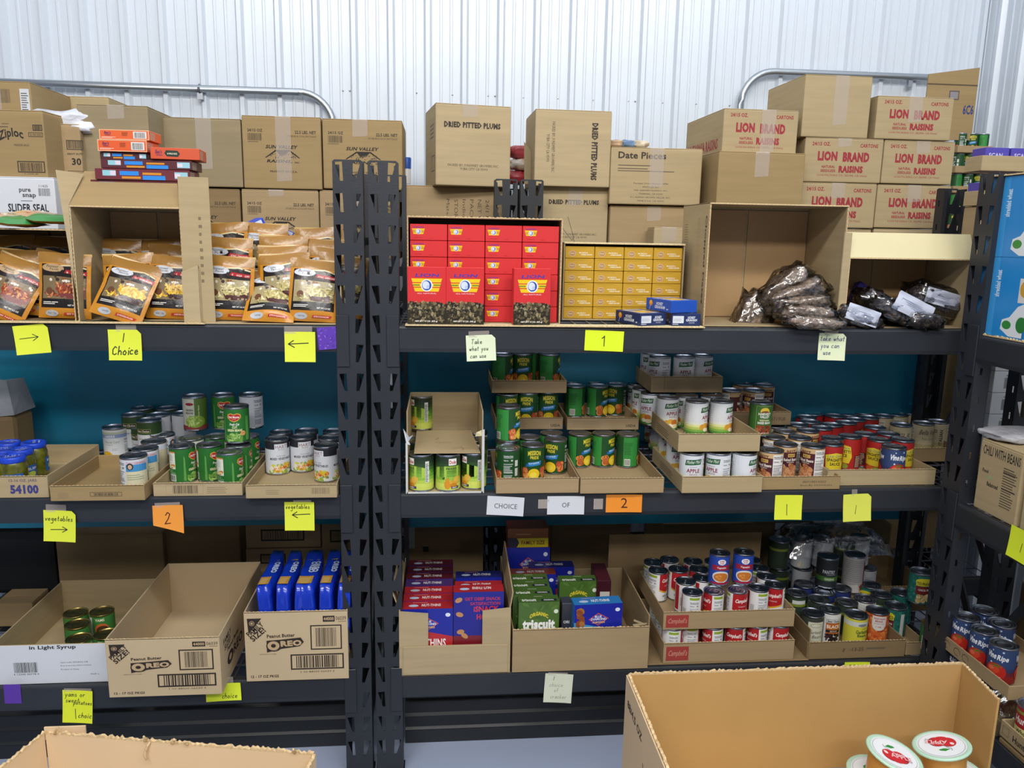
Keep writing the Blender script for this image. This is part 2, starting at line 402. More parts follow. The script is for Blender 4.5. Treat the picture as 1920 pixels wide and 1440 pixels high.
def rack(label, x0, y0, L, D, rz=0, steel=STEEL, pm=POST, posts=(1, 1, 1, 1), levels=(Z1, Z2, Z3), brackets=(1, 1), group=None, deck=True, back=True):
    R = empty('storage_rack', (x0, y0, 0), rz); tag(R, label, 'rack', group)
    for k, (px, py, r) in enumerate([(0, 0, 0), (L-PW, 0, 0), (PW, D, PI), (L, D, PI)]):
        if not posts[k]: continue
        p = link('post', pm, None, R); p.location = (px, py, 0); p.rotation_euler = (0, 0, r)
        f = link('foot', FOOT, None, p)
    for z in levels:
        for k in (0, 1):
            if k and not back: continue
            b = link('beam', beammesh(L-2*PW+.02), steel, R); b.location = (PW-.01, -.0025, z) if not k else (L-PW+.01, D+.0025, z); b.rotation_euler = (0, 0, PI*k)
            if not k:
                for e in (0, 1):
                    if not brackets[e]: continue
                    c = link('bracket', CON, None, b); c.location = (-.028 if e == 0 else L-2*PW+.02-.010, -.0005, 0)
        if deck:
            w = link('wire_deck', deckmesh(L-2*PW+.02, D), WIRE, R); w.location = (PW-.01, 0, z); w['kind'] = 'stuff'
    for ex in (0, 1):                                    # end frame braces
        x = .012 if ex == 0 else L-.012
        for z in (.2, .95, 1.75):
            link('brace', boxmesh('brace', x-.012, x+.012, .045, D-.045, z-.012, z+.012), steel, R)
        for za, zb in ((.22, .93), (1.73, .97)):
            L2 = math.hypot(D-.1, zb-za); g = link('brace', boxmesh('brace', -.004, .004, 0, L2, -.016, .016), steel, R)
            g.location = (x, .05, za); g.rotation_euler = (math.atan2(zb-za, D-.1), 0, 0)
    return R
rack('dark grey steel rack on the left holding pasta pouches and cookie cartons', -2.0, 0, 1.990, .55)
rack('dark grey steel rack in the middle holding canned fruit and crackers', 0.004, 0, 2.168, .55)
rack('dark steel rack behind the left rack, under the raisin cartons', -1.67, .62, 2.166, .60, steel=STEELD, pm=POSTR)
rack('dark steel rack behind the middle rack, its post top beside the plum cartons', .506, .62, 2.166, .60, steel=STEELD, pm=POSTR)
XR = 1.822
rack('dark grey steel rack turned sideways along the right wall', XR, -.065, 2.1, .66, -PI/2, posts=(1, 1, 1, 1))
# teal sheets hung between the racks
TEAL = mat('teal_nylon_fabric', '1b7a98', .38, noise_amt=.06, nscale=4, spec=.5)
def sheet(name, label, x0, x1, z0, z1, seed, y=.585):
    V, F = [], []; NX, NZ = 90, 26
    for j in range(NZ+1):
        for i in range(NX+1):
            u, v = i/NX, j/NZ; x = x0+(x1-x0)*u; z = z0+(z1-z0)*v
            n = noise.noise(Vector((x*1.1+z*2.2+seed, z*.8, seed)))*.02+noise.noise(Vector((x*2.4+z*7.5, z*2, seed+4)))*.014*(u**1.5+.2)
            V.append((x, y+n, z))
    F = [(j*(NX+1)+i, j*(NX+1)+i+1, (j+1)*(NX+1)+i+1, (j+1)*(NX+1)+i) for j in range(NZ) for i in range(NX)]
    o = link(name, mesh(name, V, F, True), TEAL); tag(o, label, 'cloth sheet', 'teal sheets behind the shelves'); return o
sheet('fabric_sheet', 'teal fabric sheet hung behind the left rack, rippled toward the post', -1.7, -.02, .66, 1.44, 2)
sheet('fabric_sheet', 'teal fabric sheet hung behind the middle rack down to the bottom level', .03, 2.15, .645, 1.44, 9)
# black ridged skirt lying under the bottom shelf
BLK = mat('black_ridged_plastic', '1d2024', .42, noise_amt=.15, nscale=5)
for x0, x1, lb in ((-2.0, -.1, 'black ridged plastic panel under the left bottom shelf'), (.09, 2.05, 'black ridged plastic panel under the middle bottom shelf')):
    pr = [(0, .0), (0, .05), (-.006, .056), (.0, .064), (.004, .10), (-.006, .108), (.0, .118), (.006, .155), (-.004, .163), (.004, .172), (.012, .215), (.03, .235), (.035, .235), (.035, 0)]
    V = [(x0, .16+a, b) for a, b in pr]+[(x1, .16+a+.0, b) for a, b in pr]; n = len(pr)
    F = [(i, n+i, n+(i+1) % n, (i+1) % n) for i in range(n)]+[tuple(range(n)), tuple(range(2*n-1, n-1, -1))]
    tag(link('plastic_skirt', mesh('plastic_skirt', V, F), BLK), lb, 'panel')
# ================================================================== CANS
CANR, CANH = .039, .118
LIDM = {}
def lidmesh(r, h, tab=False):
    k = (r, h)
    if k not in LIDM:
        LIDM[k] = lathe('lid', [(r-.0002, h-.006), (r+.0006, h-.004), (r+.0008, h-.001), (r, h), (r-.0014, h-.0004), (r-.002, h-.004), (r-.006, h-.0045), (r-.0065, h-.0036), (r-.010, h-.0036), (r-.0105, h-.0045), (r*.55, h-.0045), (r*.53, h-.0038), (r*.49, h-.0038), (r*.47, h-.0045)], 30)
    return LIDM[k]
class CanType:
    def __init__(s, key, art, r=CANR, h=CANH, lid=None, tab=False, paper=None):
        n = 30; w = 2*PI*r
        s.key, s.r, s.h, s.tab = key, r, h, tab
        s.shell = lathe('shell', [(r-.001, 0), (r+.0004, .001), (r+.0004, .004), (r-.0008, .006), (r-.0008, h-.005)], n, cap=False)
        s.shell.materials.append(TIN)
        s.label = art.mesh('label', cyl(r-.0004, 0), xc=[-w/2+k*w/n for k in range(1, n)]); s.label.materials.append(paper or PAPER)
        s.lid = lidmesh(r, h).copy(); s.lid.materials.append(lid or TIND)
        if tab:
            a = .011
            s.tabm = mesh('pull_tab', *tabgeo(r, h)); s.tabm.materials.append(TIN)
def tabgeo(r, h):
    V, F = [], []; n = 14
    for i in range(n):
        t = 2*PI*i/n
        for k, s in ((0, 1), (1, .58)):
            V.append((math.cos(t)*.0095*s, .004+math.sin(t)*.013*s, h-.0012)); V.append((math.cos(t)*.0095*s, .004+math.sin(t)*.013*s, h-.0026))
    for i in range(n):
        a, b = 4*i, 4*((i+1) % n); F += [(a, b, b+2, a+2), (a+1, a+3, b+3, b+1), (a, a+1, b+1, b), (a+2, b+2, b+3, a+3)]
    return V, F
CT = {}
def can(key, x, y, z, rot=0, label='', group=None, tilt=None):
    t = CT[key]
    o = bpy.data.objects.new('food_can', t.shell); COL.objects.link(o); o.location = (x, y, z); o.rotation_euler = (0, 0, math.radians(rot))
    if tilt: o.rotation_euler = (tilt[0], tilt[1], math.radians(rot))
    tag(o, label, 'can', group)
    for nm, me in (('paper_label', t.label), ('lid', t.lid)):
        c = bpy.data.objects.new(nm, me); COL.objects.link(c); c.parent = o
    if t.tab:
        d = bpy.data.objects.new('pull_tab', t.tabm); COL.objects.link(d); d.parent = c; d.rotation_euler = (0, 0, math.radians((x*977) % 90-45))
    return o
def C0(r, h, base):
    a = Art(); a.W = 2*PI*r; a.rect(-a.W/2, .006, a.W, h-.012, base); return a
def nutri(a, x, w, y, h, bg=None, fg='e8e8e8', title='Nutrition Facts'):
    if bg: a.rect(x, y, w, h, bg)
    a.text(title, x+w*.06, y+h*.9, w*.85, h*.05, fg, 1)
    for t in (.86, .62, .3): a.rect(x+w*.06, y+h*t, w*.85, h*.018, fg)
    a.text('Calories', x+w*.06, y+h*.74, w*.42, h*.05, fg, 1); a.text('80', x+w*.72, y+h*.73, w*.18, h*.07, fg, 1)
    a.lines(x+w*.06, y+h*.34, w*.8, h*.26, 5, fg, 2, .35); a.lines(x+w*.06, y+h*.05, w*.8, h*.2, 4, fg, 5, .35)
def lerp(c1, c2, t):
    f = lambda c: [int(c[i:i+2], 16) for i in (0, 2, 4)]
    return ''.join('%02x' % int(a+(b-a)*t) for a, b in zip(f(c1), f(c2)))
H = CANH
# pears
a = C0(CANR, H, '2b4a20'); W = a.W
stops = ['c9d45c', 'cdd860', 'b4cc4c', '8dbb3a', '68a633', '4e8f2c', '3a6d25', '2a4a20', '22371e', '1d2e1c']
for i, c in enumerate(stops): a.rect(-W/2, .006+i*(H-.012)/10, W, (H-.012)/10, c)
a.ell(.0, .062, .07, .022, 'a9c94a', lay=1)
for dx in (0,):
    a.rect(dx-.010 if dx == 0 else dx-.122, .086, .026, .021, 'f1efe8'); X = a.sh[-1][0][0][0]
    a.text('Dole', X+.002, .090, .022, .012, 'b3252c', 1)
    a.text('PEARS', X-.008, .072, .034, .006, '1f4a1c', 1); a.text('IN JUICE', X+.0, .066, .02, .003, '1f4a1c')
    for ex, ey, rx, ry, c in ((-.014, .024, .010, .015, 'd9901c'), (-.014, .038, .005, .008, 'd9901c'), (.008, .030, .016, .009, 'dba32e'), (.018, .040, .012, .010, 'e0b343'), (.006, .020, .012, .008, 'c98418')):
        a.ell(X+.01+ex, ey, rx, ry, c)
    a.ell(X-.016, .044, .005, .003, '2f5a1e', rot=.7); a.rect(X+.008, .010, .026, .008, '2a2a48'); a.lines(X+.010, .012, .02, .004, 2, 'e8e8e8')
    a.rect(X+.062, .030, .013, .068, 'dfe3dc'); a.lines(X+.063, .033, .010, .06, 12, '4a4a4a', 3, .45)
CT['pear'] = CanType('pear', a)
# mission peach / apricot
def mission(fruit, fcols):
    a = C0(CANR, H, '15491d'); W = a.W
    a.rect(-.099, .008, .053, H-.016, '2f8a3a'); a.lines(-.096, .05, .03, .045, 8, '1a5a24', 4, .4); a.rect(-.094, .010, .020, .024, 'e6e8e2'); a.bars(-.0925, .012, .017, .020, '1c1c1c', 5)
    a.text('MISSION', -.021, .086, .044, .016, 'e3d23a', 1, arc=.003); a.text('PRIDE', -.013, .076, .028, .010, 'e3d23a', 1)
    a.blobs(-.046, .008, .030, .040, 16, fcols, .009, .008, 3); a.blobs(.018, .008, .032, .040, 15, fcols, .009, .008, 9)
    a.ell(0, .026, .019, .018, 'e8c51f', 20); a.ell(-.002, .023, .011, .009, 'f0d84a', 16)
    a.poly([(-.024, .050), (.022, .056), (.026, .070), (-.020, .064)], '2b7fc4'); a.poly([(-.027, .048), (-.020, .050), (-.018, .060), (-.027, .058)], '1f62a8')
    a.text(fruit, -.018, .057, .036, .006, 'cfe6f5', 1, rot=.12); 
    nutri(a, .052, .036, .014, .09, None); a.rect(.092, .030, .012, .026, 'c8cac4'); a.rect(.092, .062, .012, .02, 'd2d4ce')
    return a
CT['peach'] = CanType('peach', mission('YELLOW CLING PEACHES', ['c8502c', 'd9743a', 'e2a052', 'b8442e', 'e0b060']))
CT['apricot'] = CanType('apricot', mission('UNPEELED APRICOTS', ['b5561c', 'c96a24', 'a84c1c', 'd98a48', '8a4a20']))
# applesauce
a = C0(CANR, H, 'd9dde2'); W = a.W
for i, c in enumerate(['4f8a35', '7fae4a', 'b9c860', 'dde09a', 'dfe3d8']): a.rect(-W/2, .006+i*.008, W, .008, c)
for dx in (0, W/2):
    X = 0 if dx == 0 else -W/2+.004
    a.poly([(X-.027, .080), (X+.026, .084), (X+.028, .102), (X-.024, .098)], '1d5a33'); a.text('Mother Maid', X-.022, .085, .044, .011, 'e8efe2', 0, .3, .07)
    a.text('UNSWEETENED', X-.012, .074, .024, .003, '6a4a4a'); a.text('APPLE', X-.021, .057, .042, .013, '8a2740', 1); a.text('SAUCE', X-.011, .048, .024, .006, '8a2740')
    for ex, ey, rx, ry, c in ((-.018, .030, .011, .010, 'd99a30'), (-.004, .034, .012, .010, 'd8a838'), (.010, .032, .012, .010, 'c8702c'), (-.006, .020, .009, .007, 'f0ead2'), (.012, .018, .012, .007, 'f2ecd8'), (.013, .018, .010, .0055, 'e2cfa0')): a.ell(X+ex, ey, rx, ry, c)
nutri(a, .036, .034, .010, .094, 'dfe2e6', '55585c')
a.rect(.076, .010, .018, .07, 'e6e9ec'); a.bars(.078, .012, .014, .030, '2a2a2a', 7); a.frame(.0765, .044, .016, .034, .0006, '666a6e')
a.frame(-.092, .02, .02, .08, .0006, '9a9ea2'); a.lines(-.090, .03, .016, .06, 9, 'a4a8ac', 3, .3)
CT['apple'] = CanType('apple', a)
# green baked beans
a = C0(CANR, H, '3c6a2a')
for X in (0, .118):
    a.frame(X-.030, .008, .060, H-.018, .0008, 'a8b878')
    a.ell(X, .090, .016, .013, 'e3c23a'); a.ell(X, .084, .015, .008, '7a4a22'); a.rect(X-.018, .070, .036, .014, '3c6a2a')
    a.text('HARVEST', X-.022, .076, .044, .009, 'f0f0e6', 1); a.text('VALLEY', X-.017, .066, .034, .009, 'f0f0e6', 1)
    a.text('VEGETARIAN', X-.018, .055, .036, .006, 'e6e0b8', 1); a.text('BAKED BEANS', X-.023, .045, .046, .008, 'f0f0e6', 1)
    a.blobs(X-.030, .007, .060, .034, 60, ['8a3a1c', 'a04a26', 'b5603a', '6e2c16'], .006, .004, 4, 7); a.text('NET WT 16 OZ', X-.01, .011, .03, .004, 'f0e6d8', 1)
CT['harvest'] = CanType('harvest', a)
# baked beans maroon
a = C0(CANR, H, '4a1620'); W = a.W
a.rect(-W/2, .096, W, .016, 'c9a878'); a.poly([(-.120, .008), (-.050, .008), (-.050, .060), (-.120, .034)], 'd9d6d2'); a.poly([(-.12, .036), (-.05, .064), (-.05, .069), (-.12, .041)], 'efe6da')
nutri(a, .030, .040, .010, .098, 'e4e2de', '3a3634'); nutri(a, -.092, .036, .010, .098, 'e4e2de', '3a3634')
a.text('BEST', -.016, .092, .032, .012, '6a2a22', 1); a.rect(-.011, .080, .026, .011, 'd6b45a'); a.text('SELECT', -.009, .0825, .022, .006, '5a1a1a', 1)
a.text('Baked Beans', -.024, .066, .050, .010, 'f0e8dc', 1); a.text('ORIGINAL', -.014, .060, .028, .004, 'f0e8dc')
a.blobs(-.034, .007, .064, .050, 46, ['b5744a', 'c98a5c', 'a5633c', 'd09a6e'], .009, .006, 8, 9)
CT['beans'] = CanType('beans', a)
# spaghetti sauce (red)
a = C0(CANR, H, 'a81f1c'); W = a.W
a.poly([(-.030, .030), (.026, .026), (.034, .05), (.028, .086), (0, .092), (-.034, .084)], 'd9c22a'); a.text('Lady Gloria', -.026, .074, .05, .012, 'f0e6c0', 0, .25); a.text('Lady Gloria', -.0265, .0735, .05, .012, '2a6a30', 0, .25)
a.text('SPAGHETTI', -.028, .062, .056, .011, '2a2a18', 1); a.text('SAUCE', -.018, .048, .036, .011, '2a2a18', 1); a.ell(-.01, .018, .016, .010, 'c4581c'); a.ell(.012, .016, .012, .009, '8a9a2c')
for X in (.044, -.088): a.rect(X, .010, .036, .045, '4a1410'); a.lines(X+.003, .013, .03, .036, 9, 'd8b8a0', 4, .4); a.text('Ingredients', X+.004, .049, .026, .004, 'e8d8c0', 1)
CT['spag'] = CanType('spag', a)
# vine ripe tomato
a = C0(CANR, H, '2f4470'); W = a.W
for i, c in enumerate(['8a1a18', '8f1c18', '6a2430', '3a3a60']): a.rect(-W/2, .006+i*.012, W, .012, c)
for X in (0, W/3, -W/3):
    a.blobs(X-.03, .06, .06, .05, 5, ['c8d4e6'], .003, .003, 5, 5); a.text('Vine', X-.030, .078, .028, .020, 'f0f2f6', 1, .15); a.text('Ripe', X+.000, .072, .030, .022, 'f0f2f6', 1, .15)
    a.ell(X, .040, .029, .026, 'bb2418'); a.ell(X-.006, .046, .017, .013, 'cc4428'); a.ell(X-.012, .048, .008, .006, 'd86a48')
    for k in range(6): a.stroke([(X+.002, .060), (X+.002+.014*math.cos(k*1.05), .058+.007*math.sin(k*1.05))], .002, '3f7a28')
    a.text('TOMATO SAUCE', X-.016, .020, .032, .006, 'f2dcd0', 1)
CT['vine'] = CanType('vine', a)
# pasta sauce cream
a = C0(CANR, H, 'cdc19c'); W = a.W
a.rect(-W/2, .006, W, .034, 'b5a878'); a.text('Bella Vista', -.034, .078, .068, .018, '1c1a18', 0, .3); a.text('Pasta Sauce', -.022, .058, .044, .009, '6a6248')
a.text('ITALIAN', .056, .03, .060, .012, '3a3630', 1, rot=PI/2); nutri(a, -.088, .036, .012, .092, 'dad6c6', '44423c'); nutri(a, .076, .032, .012, .092, 'dad6c6', '44423c')
CT['bella'] = CanType('bella', a)
# red and white soup
r, h = .0345, .112
a = C0(r, h, 'e6e6e6'); W = a.W
a.poly([(-.034, .050), (-.01, .040), (.034, .052), (.034, h-.006), (-.034, h-.006)], 'ae1a22'); a.poly([(-.034, .044), (-.01, .034), (.034, .046), (.034, .052), (-.01, .040), (-.034, .050)], 'd8a02c')
a.text("Campbell's", -.027, .072, .054, .018, 'f4efe8', 1, .25); a.text('CONDENSED', -.014, .060, .028, .004, 'f0d8d0'); a.text('VEGETABLE', -.022, .020, .044, .008, '2a2a2a', 1); a.text('SOUP', -.01, .010, .02, .006, '2a2a2a', 1)
nutri(a, .040, .034, .012, .078, 'dfe1e3', '44464a'); a.rect(.040, .093, .034, .009, '8fa82c'); nutri(a, -.078, .034, .012, .078, 'dfe1e3', '44464a'); a.rect(-.078, .093, .034, .009, '8fa82c')
a.rect(.084, .012, .020, .09, 'ae1a22'); a.rect(-.104, .03, .014, .03, 'b8b8b8')
CT['soup'] = CanType('soup', a, r, h, tab=True)
a = C0(r, h, '2346a8'); W = a.W
for X in (0, W/2-.02):
    a.ell(X, .088, .014, .010, 'eef0f4'); a.text('SUPER', X-.008, .088, .016, .006, 'b3252c', 1); a.text('DUPER', X-.007, .081, .014, .005, 'b3252c', 1)
    a.rect(X-.034, .058, .068, .018, '9c1c34'); a.text('Vegetable', X-.016, .063, .032, .008, 'f0e2e2', 1)
    a.ell(X, .034, .031, .021, 'dcdcd8'); a.ell(X, .033, .026, .016, 'c8742a'); a.blobs(X-.02, .024, .04, .018, 9, ['d88a3c', 'e0a050', 'b5601c'], .004, .003, 4, 7); a.rect(X-.034, .007, .068, .008, '9c1c34')
CT['super'] = CanType('super', a, r, h, tab=True)
# mixed vegetables
a = C0(CANR, H, 'cfd4dc'); W = a.W
a.rect(-W/2, H-.030, W, .024, '20222c')
for X in (0, W/2-.03):
    a.rect(X-.020, H-.034, .044, .022, 'd6dae0'); a.text('HART', X-.017, H-.027, .038, .011, '8a5a6a', 0); a.text('BRAND', X-.008, H-.032, .02, .003, '8a5a6a')
    a.text('NO SALT ADDED', X-.014, .064, .030, .003, '5a5a62'); a.text('MIXED VEGETABLES', X-.036, .052, .074, .008, '34344a', 1)
    a.blobs(X-.045, .006, .090, .036, 60, ['d8872a', 'c8cc3a', '4a7a2c', 'd9d08a', 'e0b030', 'e2ddc8', 'c8602a', '8aa838'], .007, .005, 3, 8)
CT['mixveg'] = CanType('mixveg', a)
# green beans (green can)
a = C0(CANR, H, '1f6a25'); W = a.W
a.put([(-.020, .096), (-.010, .100), (0, .096), (.010, .100), (.020, .096), (.022, .086), (.012, .076), (0, .071), (-.012, .076), (-.022, .086)], [tuple(range(9, -1, -1))], 'd9b23a')
a.poly([(-.018, .094), (-.010, .098), (0, .094), (.010, .098), (.018, .094), (.020, .086), (.011, .078), (0, .0735), (-.011, .078), (-.020, .086)][::-1], 'b3202a')
a.text('Del Monte', -.0165, .084, .033, .007, 'f4efe8', 1); a.text('Quality', -.006, .079, .012, .003, 'f4d8a0')
a.text('Fresh Cut', -.015, .060, .030, .008, 'e8f0e0', 1, .2); a.text('CUT', -.007, .050, .016, .008, 'f0eeb8', 1); a.text('GREEN BEANS', -.024, .040, .048, .008, 'f0eeb8', 1)
a.blobs(-.036, .007, .066, .030, 30, ['6a9a3c', '8ab858', '548a2c', 'a8c878'], .009, .0045, 6, 8); a.ell(.026, .034, .008, .008, 'd99a58'); a.text('PICKED', .021, .033, .010, .003, '7a3a1a')
for X in (.036, .042, -.04): a.poly([(X, .01), (X+.008, .01), (X+.006, .085), (X+.002, .09)], '5a9a48')
a.rect(-.100, .048, .036, .056, 'dfe0d2'); a.rect(-.100, .100, .036, .004, 'd98a3a'); a.ell(-.078, .056, .014, .006, 'c8843a', rot=.4); a.blobs(-.088, .050, .02, .012, 7, ['e6d8a0'], .003, .003, 2, 7); a.lines(-.097, .076, .03, .02, 4, '9aa89a', 4, .3)
a.lines(-.100, .032, .036, .014, 4, '9ac8a0', 2, .3); a.rect(-.090, .008, .026, .022, 'dfe6e0'); a.bars(-.088, .010, .022, .018, '202c22', 6); nutri(a, .062, .034, .012, .09, None, 'c8e0c8')
CT['delmonte'] = CanType('delmonte', a)
# green beans (cream/green)
a = C0(CANR, H, 'cdcdbc'); W = a.W
a.rect(.004, .006, .060, H-.012, '55752c'); a.text('Green Beans', .020, .050, .040, .006, 'c8d8a0', 1, rot=PI/2); a.ell(-.012, .094, .014, .005, '8f1c22')
a.text('GREEN', -.026, .070, .026, .007, '3a3a34', 1); a.text('BEANS', -.026, .060, .026, .007, '3a3a34', 1); a.rect(-W/2, .006, W, .014, '8a3a38'); a.ell(.006, .034, .033, .021, '86a83a'); a.blobs(-.024, .020, .058, .030, 26, ['9ab84a', 'b5cc68', '7a9a34', 'c2d884'], .010, .003, 5, 8)
CT['gbeans'] = CanType('gbeans', a)
# white can / corn / choice / portrait
a = C0(CANR, H, 'd3d6dc'); W = a.W
nutri(a, .020, .034, .012, .094, None, '44464c'); a.lines(-.09, .03, .03, .06, 9, '9a9ca4', 2, .3); a.blobs(-.035, .010, .03, .022, 12, ['e6ddc0', 'd9c890', 'efe6cc'], .006, .005, 3)
CT['white'] = CanType('white', a)
a = C0(CANR, H, 'd8dadc'); W = a.W
a.rect(-W/2, .084, W, .013, '8a9cc0'); a.rect(-W/2, .098, W, .006, 'b8c0a0'); a.text('LAKESIDE', -.026, .086, .034, .008, 'eef0f4', 1); a.text('Kernel Corn', -.025, .066, .046, .009, '6a8a5a'); a.text('in liquid', -.025, .058, .024, .005, '6a8a5a'); a.lines(-.004, .040, .022, .010, 2, 'a0a49c', 3, .3)
a.ell(-.022, .016, .022, .022, 'd9a818'); a.blobs(-.040, .006, .032, .028, 18, ['e8c030', 'c89a10'], .005, .004, 4); nutri(a, .036, .034, .012, .07, None, '55585c')
CT['corn'] = CanType('corn', a)
a = C0(CANR, H, 'd8dadc'); W = a.W
a.rect(-W/2, .072, W, .040, '2c4a1e')
for X in (0, .1): a.frame(X-.026, .078, .050, .013, .001, 'c8c06a'); a.rect(X-.025, .079, .048, .011, '15180f'); a.text('Best Choice', X-.022, .081, .042, .007, 'ece8d0', 1); a.text('Sweet Peas', X-.018, .054, .036, .007, '44484a')
CT['choice'] = CanType('choice', a)
a = C0(CANR, H*.92, 'd6cfae'); W = a.W
a.rect(-W/2, .083, W, .019, 'cfd3de'); a.rect(-.030, .066, .064, .022, '3f8cc4'); a.rect(-.030, .088, .064, .010, 'c8b8c4'); a.ell(-.018, .082, .0095, .011, '2a2522'); a.ell(-.018, .081, .006, .0075, 'c9a68a'); a.lines(-.028, .040, .05, .02, 3, '8fa08a', 2, .35); a.text('LOW SODIUM', -.004, .09, .03, .004, 'b05a5a', 1)
nutri(a, -.076, .044, .008, .090, 'd9dce2', '3c3e46'); a.rect(.04, .02, .004, .04, '44423c')
CT['portrait'] = CanType('portrait', a, h=H*.92)
# beans for the lower tray
a = C0(CANR, H, '22252a'); 
a.text('PANTRY', -.026, .058, .046, .014, 'c8ccd0', 1); a.text('ESSENTIALS', -.01, .052, .034, .004, 'b0b4b8'); a.rect(-a.W/2, .028, a.W, .018, '3f6a2a'); a.text('GREENS', -.018, .032, .036, .009, 'c8d8b0', 1)
CT['pantry'] = CanType('pantry', a)
a = C0(CANR, .15, 'a8a4a2'); a.lines(-.05, .05, .09, .09, 12, '6a6664', 3, .2); a.rect(.024, .006, .02, .12, '7a2a20'); a.ell(.022, .022, .016, .018, '9c3a1c'); a.poly([(-.05, .006), (.02, .006), (.0, .04), (-.05, .03)], 'c8c4c0')
CT['tall'] = CanType('tall', a, h=.15)
a = C0(CANR, H, 'd8d8d4'); a.rect(-.027, .034, .054, .046, 'b5652a'); a.text('Best Choice', -.022, .083, .044, .008, '1c1a18', 1); a.frame(-.026, .080, .052, .014, .001, '1c1a18'); a.text('BLACK', -.024, .060, .048, .013, 'f0e2cc', 1); a.rect(-.027, .044, .054, .010, '2a1a18'); a.text('BEANS', -.012, .046, .024, .006, 'e0d0b8'); a.blobs(-.030, .007, .060, .034, 50, ['1c1014', '30181f', '432430', '120c0e'], .0055, .004, 4, 8); a.rect(-.10, .006, .03, .1, 'c9cac6')
CT['black'] = CanType('black', a, tab=True)
a = C0(CANR, H, 'cdc63c'); a.rect(-a.W/2, .086, a.W, .018, 'c8cfc4'); a.ell(.0, .092, .016, .005, '7a8088'); a.text('ORGANIC', -.002, .077, .018, .004, '8a8a50'); a.text('Garbanzo', -.022, .060, .050, .014, '2c5a2c', 1); a.text('Beans', -.016, .048, .036, .011, '2c5a2c', 1); a.blobs(-.03, .007, .06, .03, 26, ['e6dc8a', 'd8c050', 'e0a84a', 'efe8b0'], .006, .005, 6); a.ell(.022, .030, .008, .004, '3f6a2a', rot=.6)
CT['garbyel'] = CanType('garbyel', a)
a = C0(CANR, H, '3a3f38'); a.rect(-.030, .006, .058, .092, 'cfcdb8'); a.ell(-.002, .086, .020, .008, '8a8a72'); a.ell(-.002, .086, .018, .0065, 'cfcdb8'); a.text('Garbanzo', -.024, .055, .046, .012, '3a382c', 0, .2); a.text('Beans', -.014, .038, .036, .012, '3a382c', 0, .2); a.lines(-.016, .02, .03, .01, 3, '8a886a', 3, .3)
CT['garbwht'] = CanType('garbwht', a)
a = C0(CANR, H, 'c8602a'); W = a.W
a.blobs(-W/2, .006, W, H-.012, 230, ['d87a38', 'b5481c', 'e09050', 'a03c18'], .0075, .005, 4, 8); a.rect(-.030, .072, .046, .038, 'd8d4ce', lay=9); a.ell(-.008, .070, .02, .014, 'd8d4ce', lay=9.3); l = 10
a.text('VEGETARIAN', -.026, .098, .038, .006, 'a8202a', 1, lay=l); a.text('BEANS', -.020, .088, .024, .007, 'a8202a', 1, lay=l); a.text('IN TOMATO SAUCE', -.022, .080, .030, .004, 'a8202a', 0, lay=l); a.text('1 LB', -.016, .068, .016, .005, 'a8202a', 1, lay=l)
CT['vegbean'] = CanType('vegbean', a)
a = C0(CANR, H, '1d6a60'); W = a.W; a.blobs(-W/2, .008, W, H-.016, 260, ['2a7a6c', '185850', '34887a'], .0045, .004, 3, 6)
for X in (0, .12):
    a.ell(X, .090, .030, .013, 'd9cc2a', lay=8); a.rect(X-.028, .074, .056, .018, 'd9cc2a', lay=8.2); a.text('TIO·FRANCO', X-.026, .077, .052, .012, '24201a', 1, lay=9); a.rect(X-.028, .042, .056, .030, '6e1a1e', lay=8.4); a.text('CHICK PEAS', X-.020, .055, .044, .008, 'e8dcd8', 1, lay=9); a.blobs(X-.028, .008, .056, .036, 30, ['c8ac74', 'b5945c', 'dcc898'], .007, .006, 8, 8)
a.rect(.050, .010, .014, .09, 'd0d4d0', lay=9.4)
CT['chick'] = CanType('chick', a)
a = C0(CANR, H, '9c1c1c'); a.rect(-a.W/2, .030, a.W, .022, 'd8cc8a'); a.text("Hunt's", -.028, .064, .054, .022, 'f2ece4', 1); a.text('Whole', -.020, .034, .040, .014, '3a4a1c', 1); a.rect(-a.W/2, .094, a.W, .008, '7a8a2c'); a.text('TOMATOES', -.02, .012, .04, .008, 'f0d8c0', 1)
CT['hunts'] = CanType('hunts', a)
a = C0(CANR, H, '3a7a35'); a.rect(-.04, .012, .014, .09, 'd8dcd4'); a.lines(-.038, .02, .01, .07, 12, '555a55', 2, .4); a.ell(.006, .062, .022, .020, 'c8622c'); a.ell(.008, .058, .019, .016, '4a2c18'); a.text('YAMS', -.014, .090, .03, .010, 'ece8c8', 1); a.rect(-.1, .02, .03, .05, 'c9ccc0')
CT['yam'] = CanType('yam', a, h=.112, lid=TING)
a = C0(CANR, H, '1d2c66'); a.rect(-a.W/2, .070, a.W, .014, 'c8b83a'); a.lines(-.03, .03, .05, .03, 5, 'c8ccd8', 3, .4)
CT['navy'] = CanType('navy', a)
a = C0(CANR, H, '2c3a2c'); a.rect(-a.W/2, .078, a.W, .010, '7a8a2c'); a.rect(-.03, .088, .05, .014, 'cdd0cc')
CT['dkgreen'] = CanType('dkgreen', a)

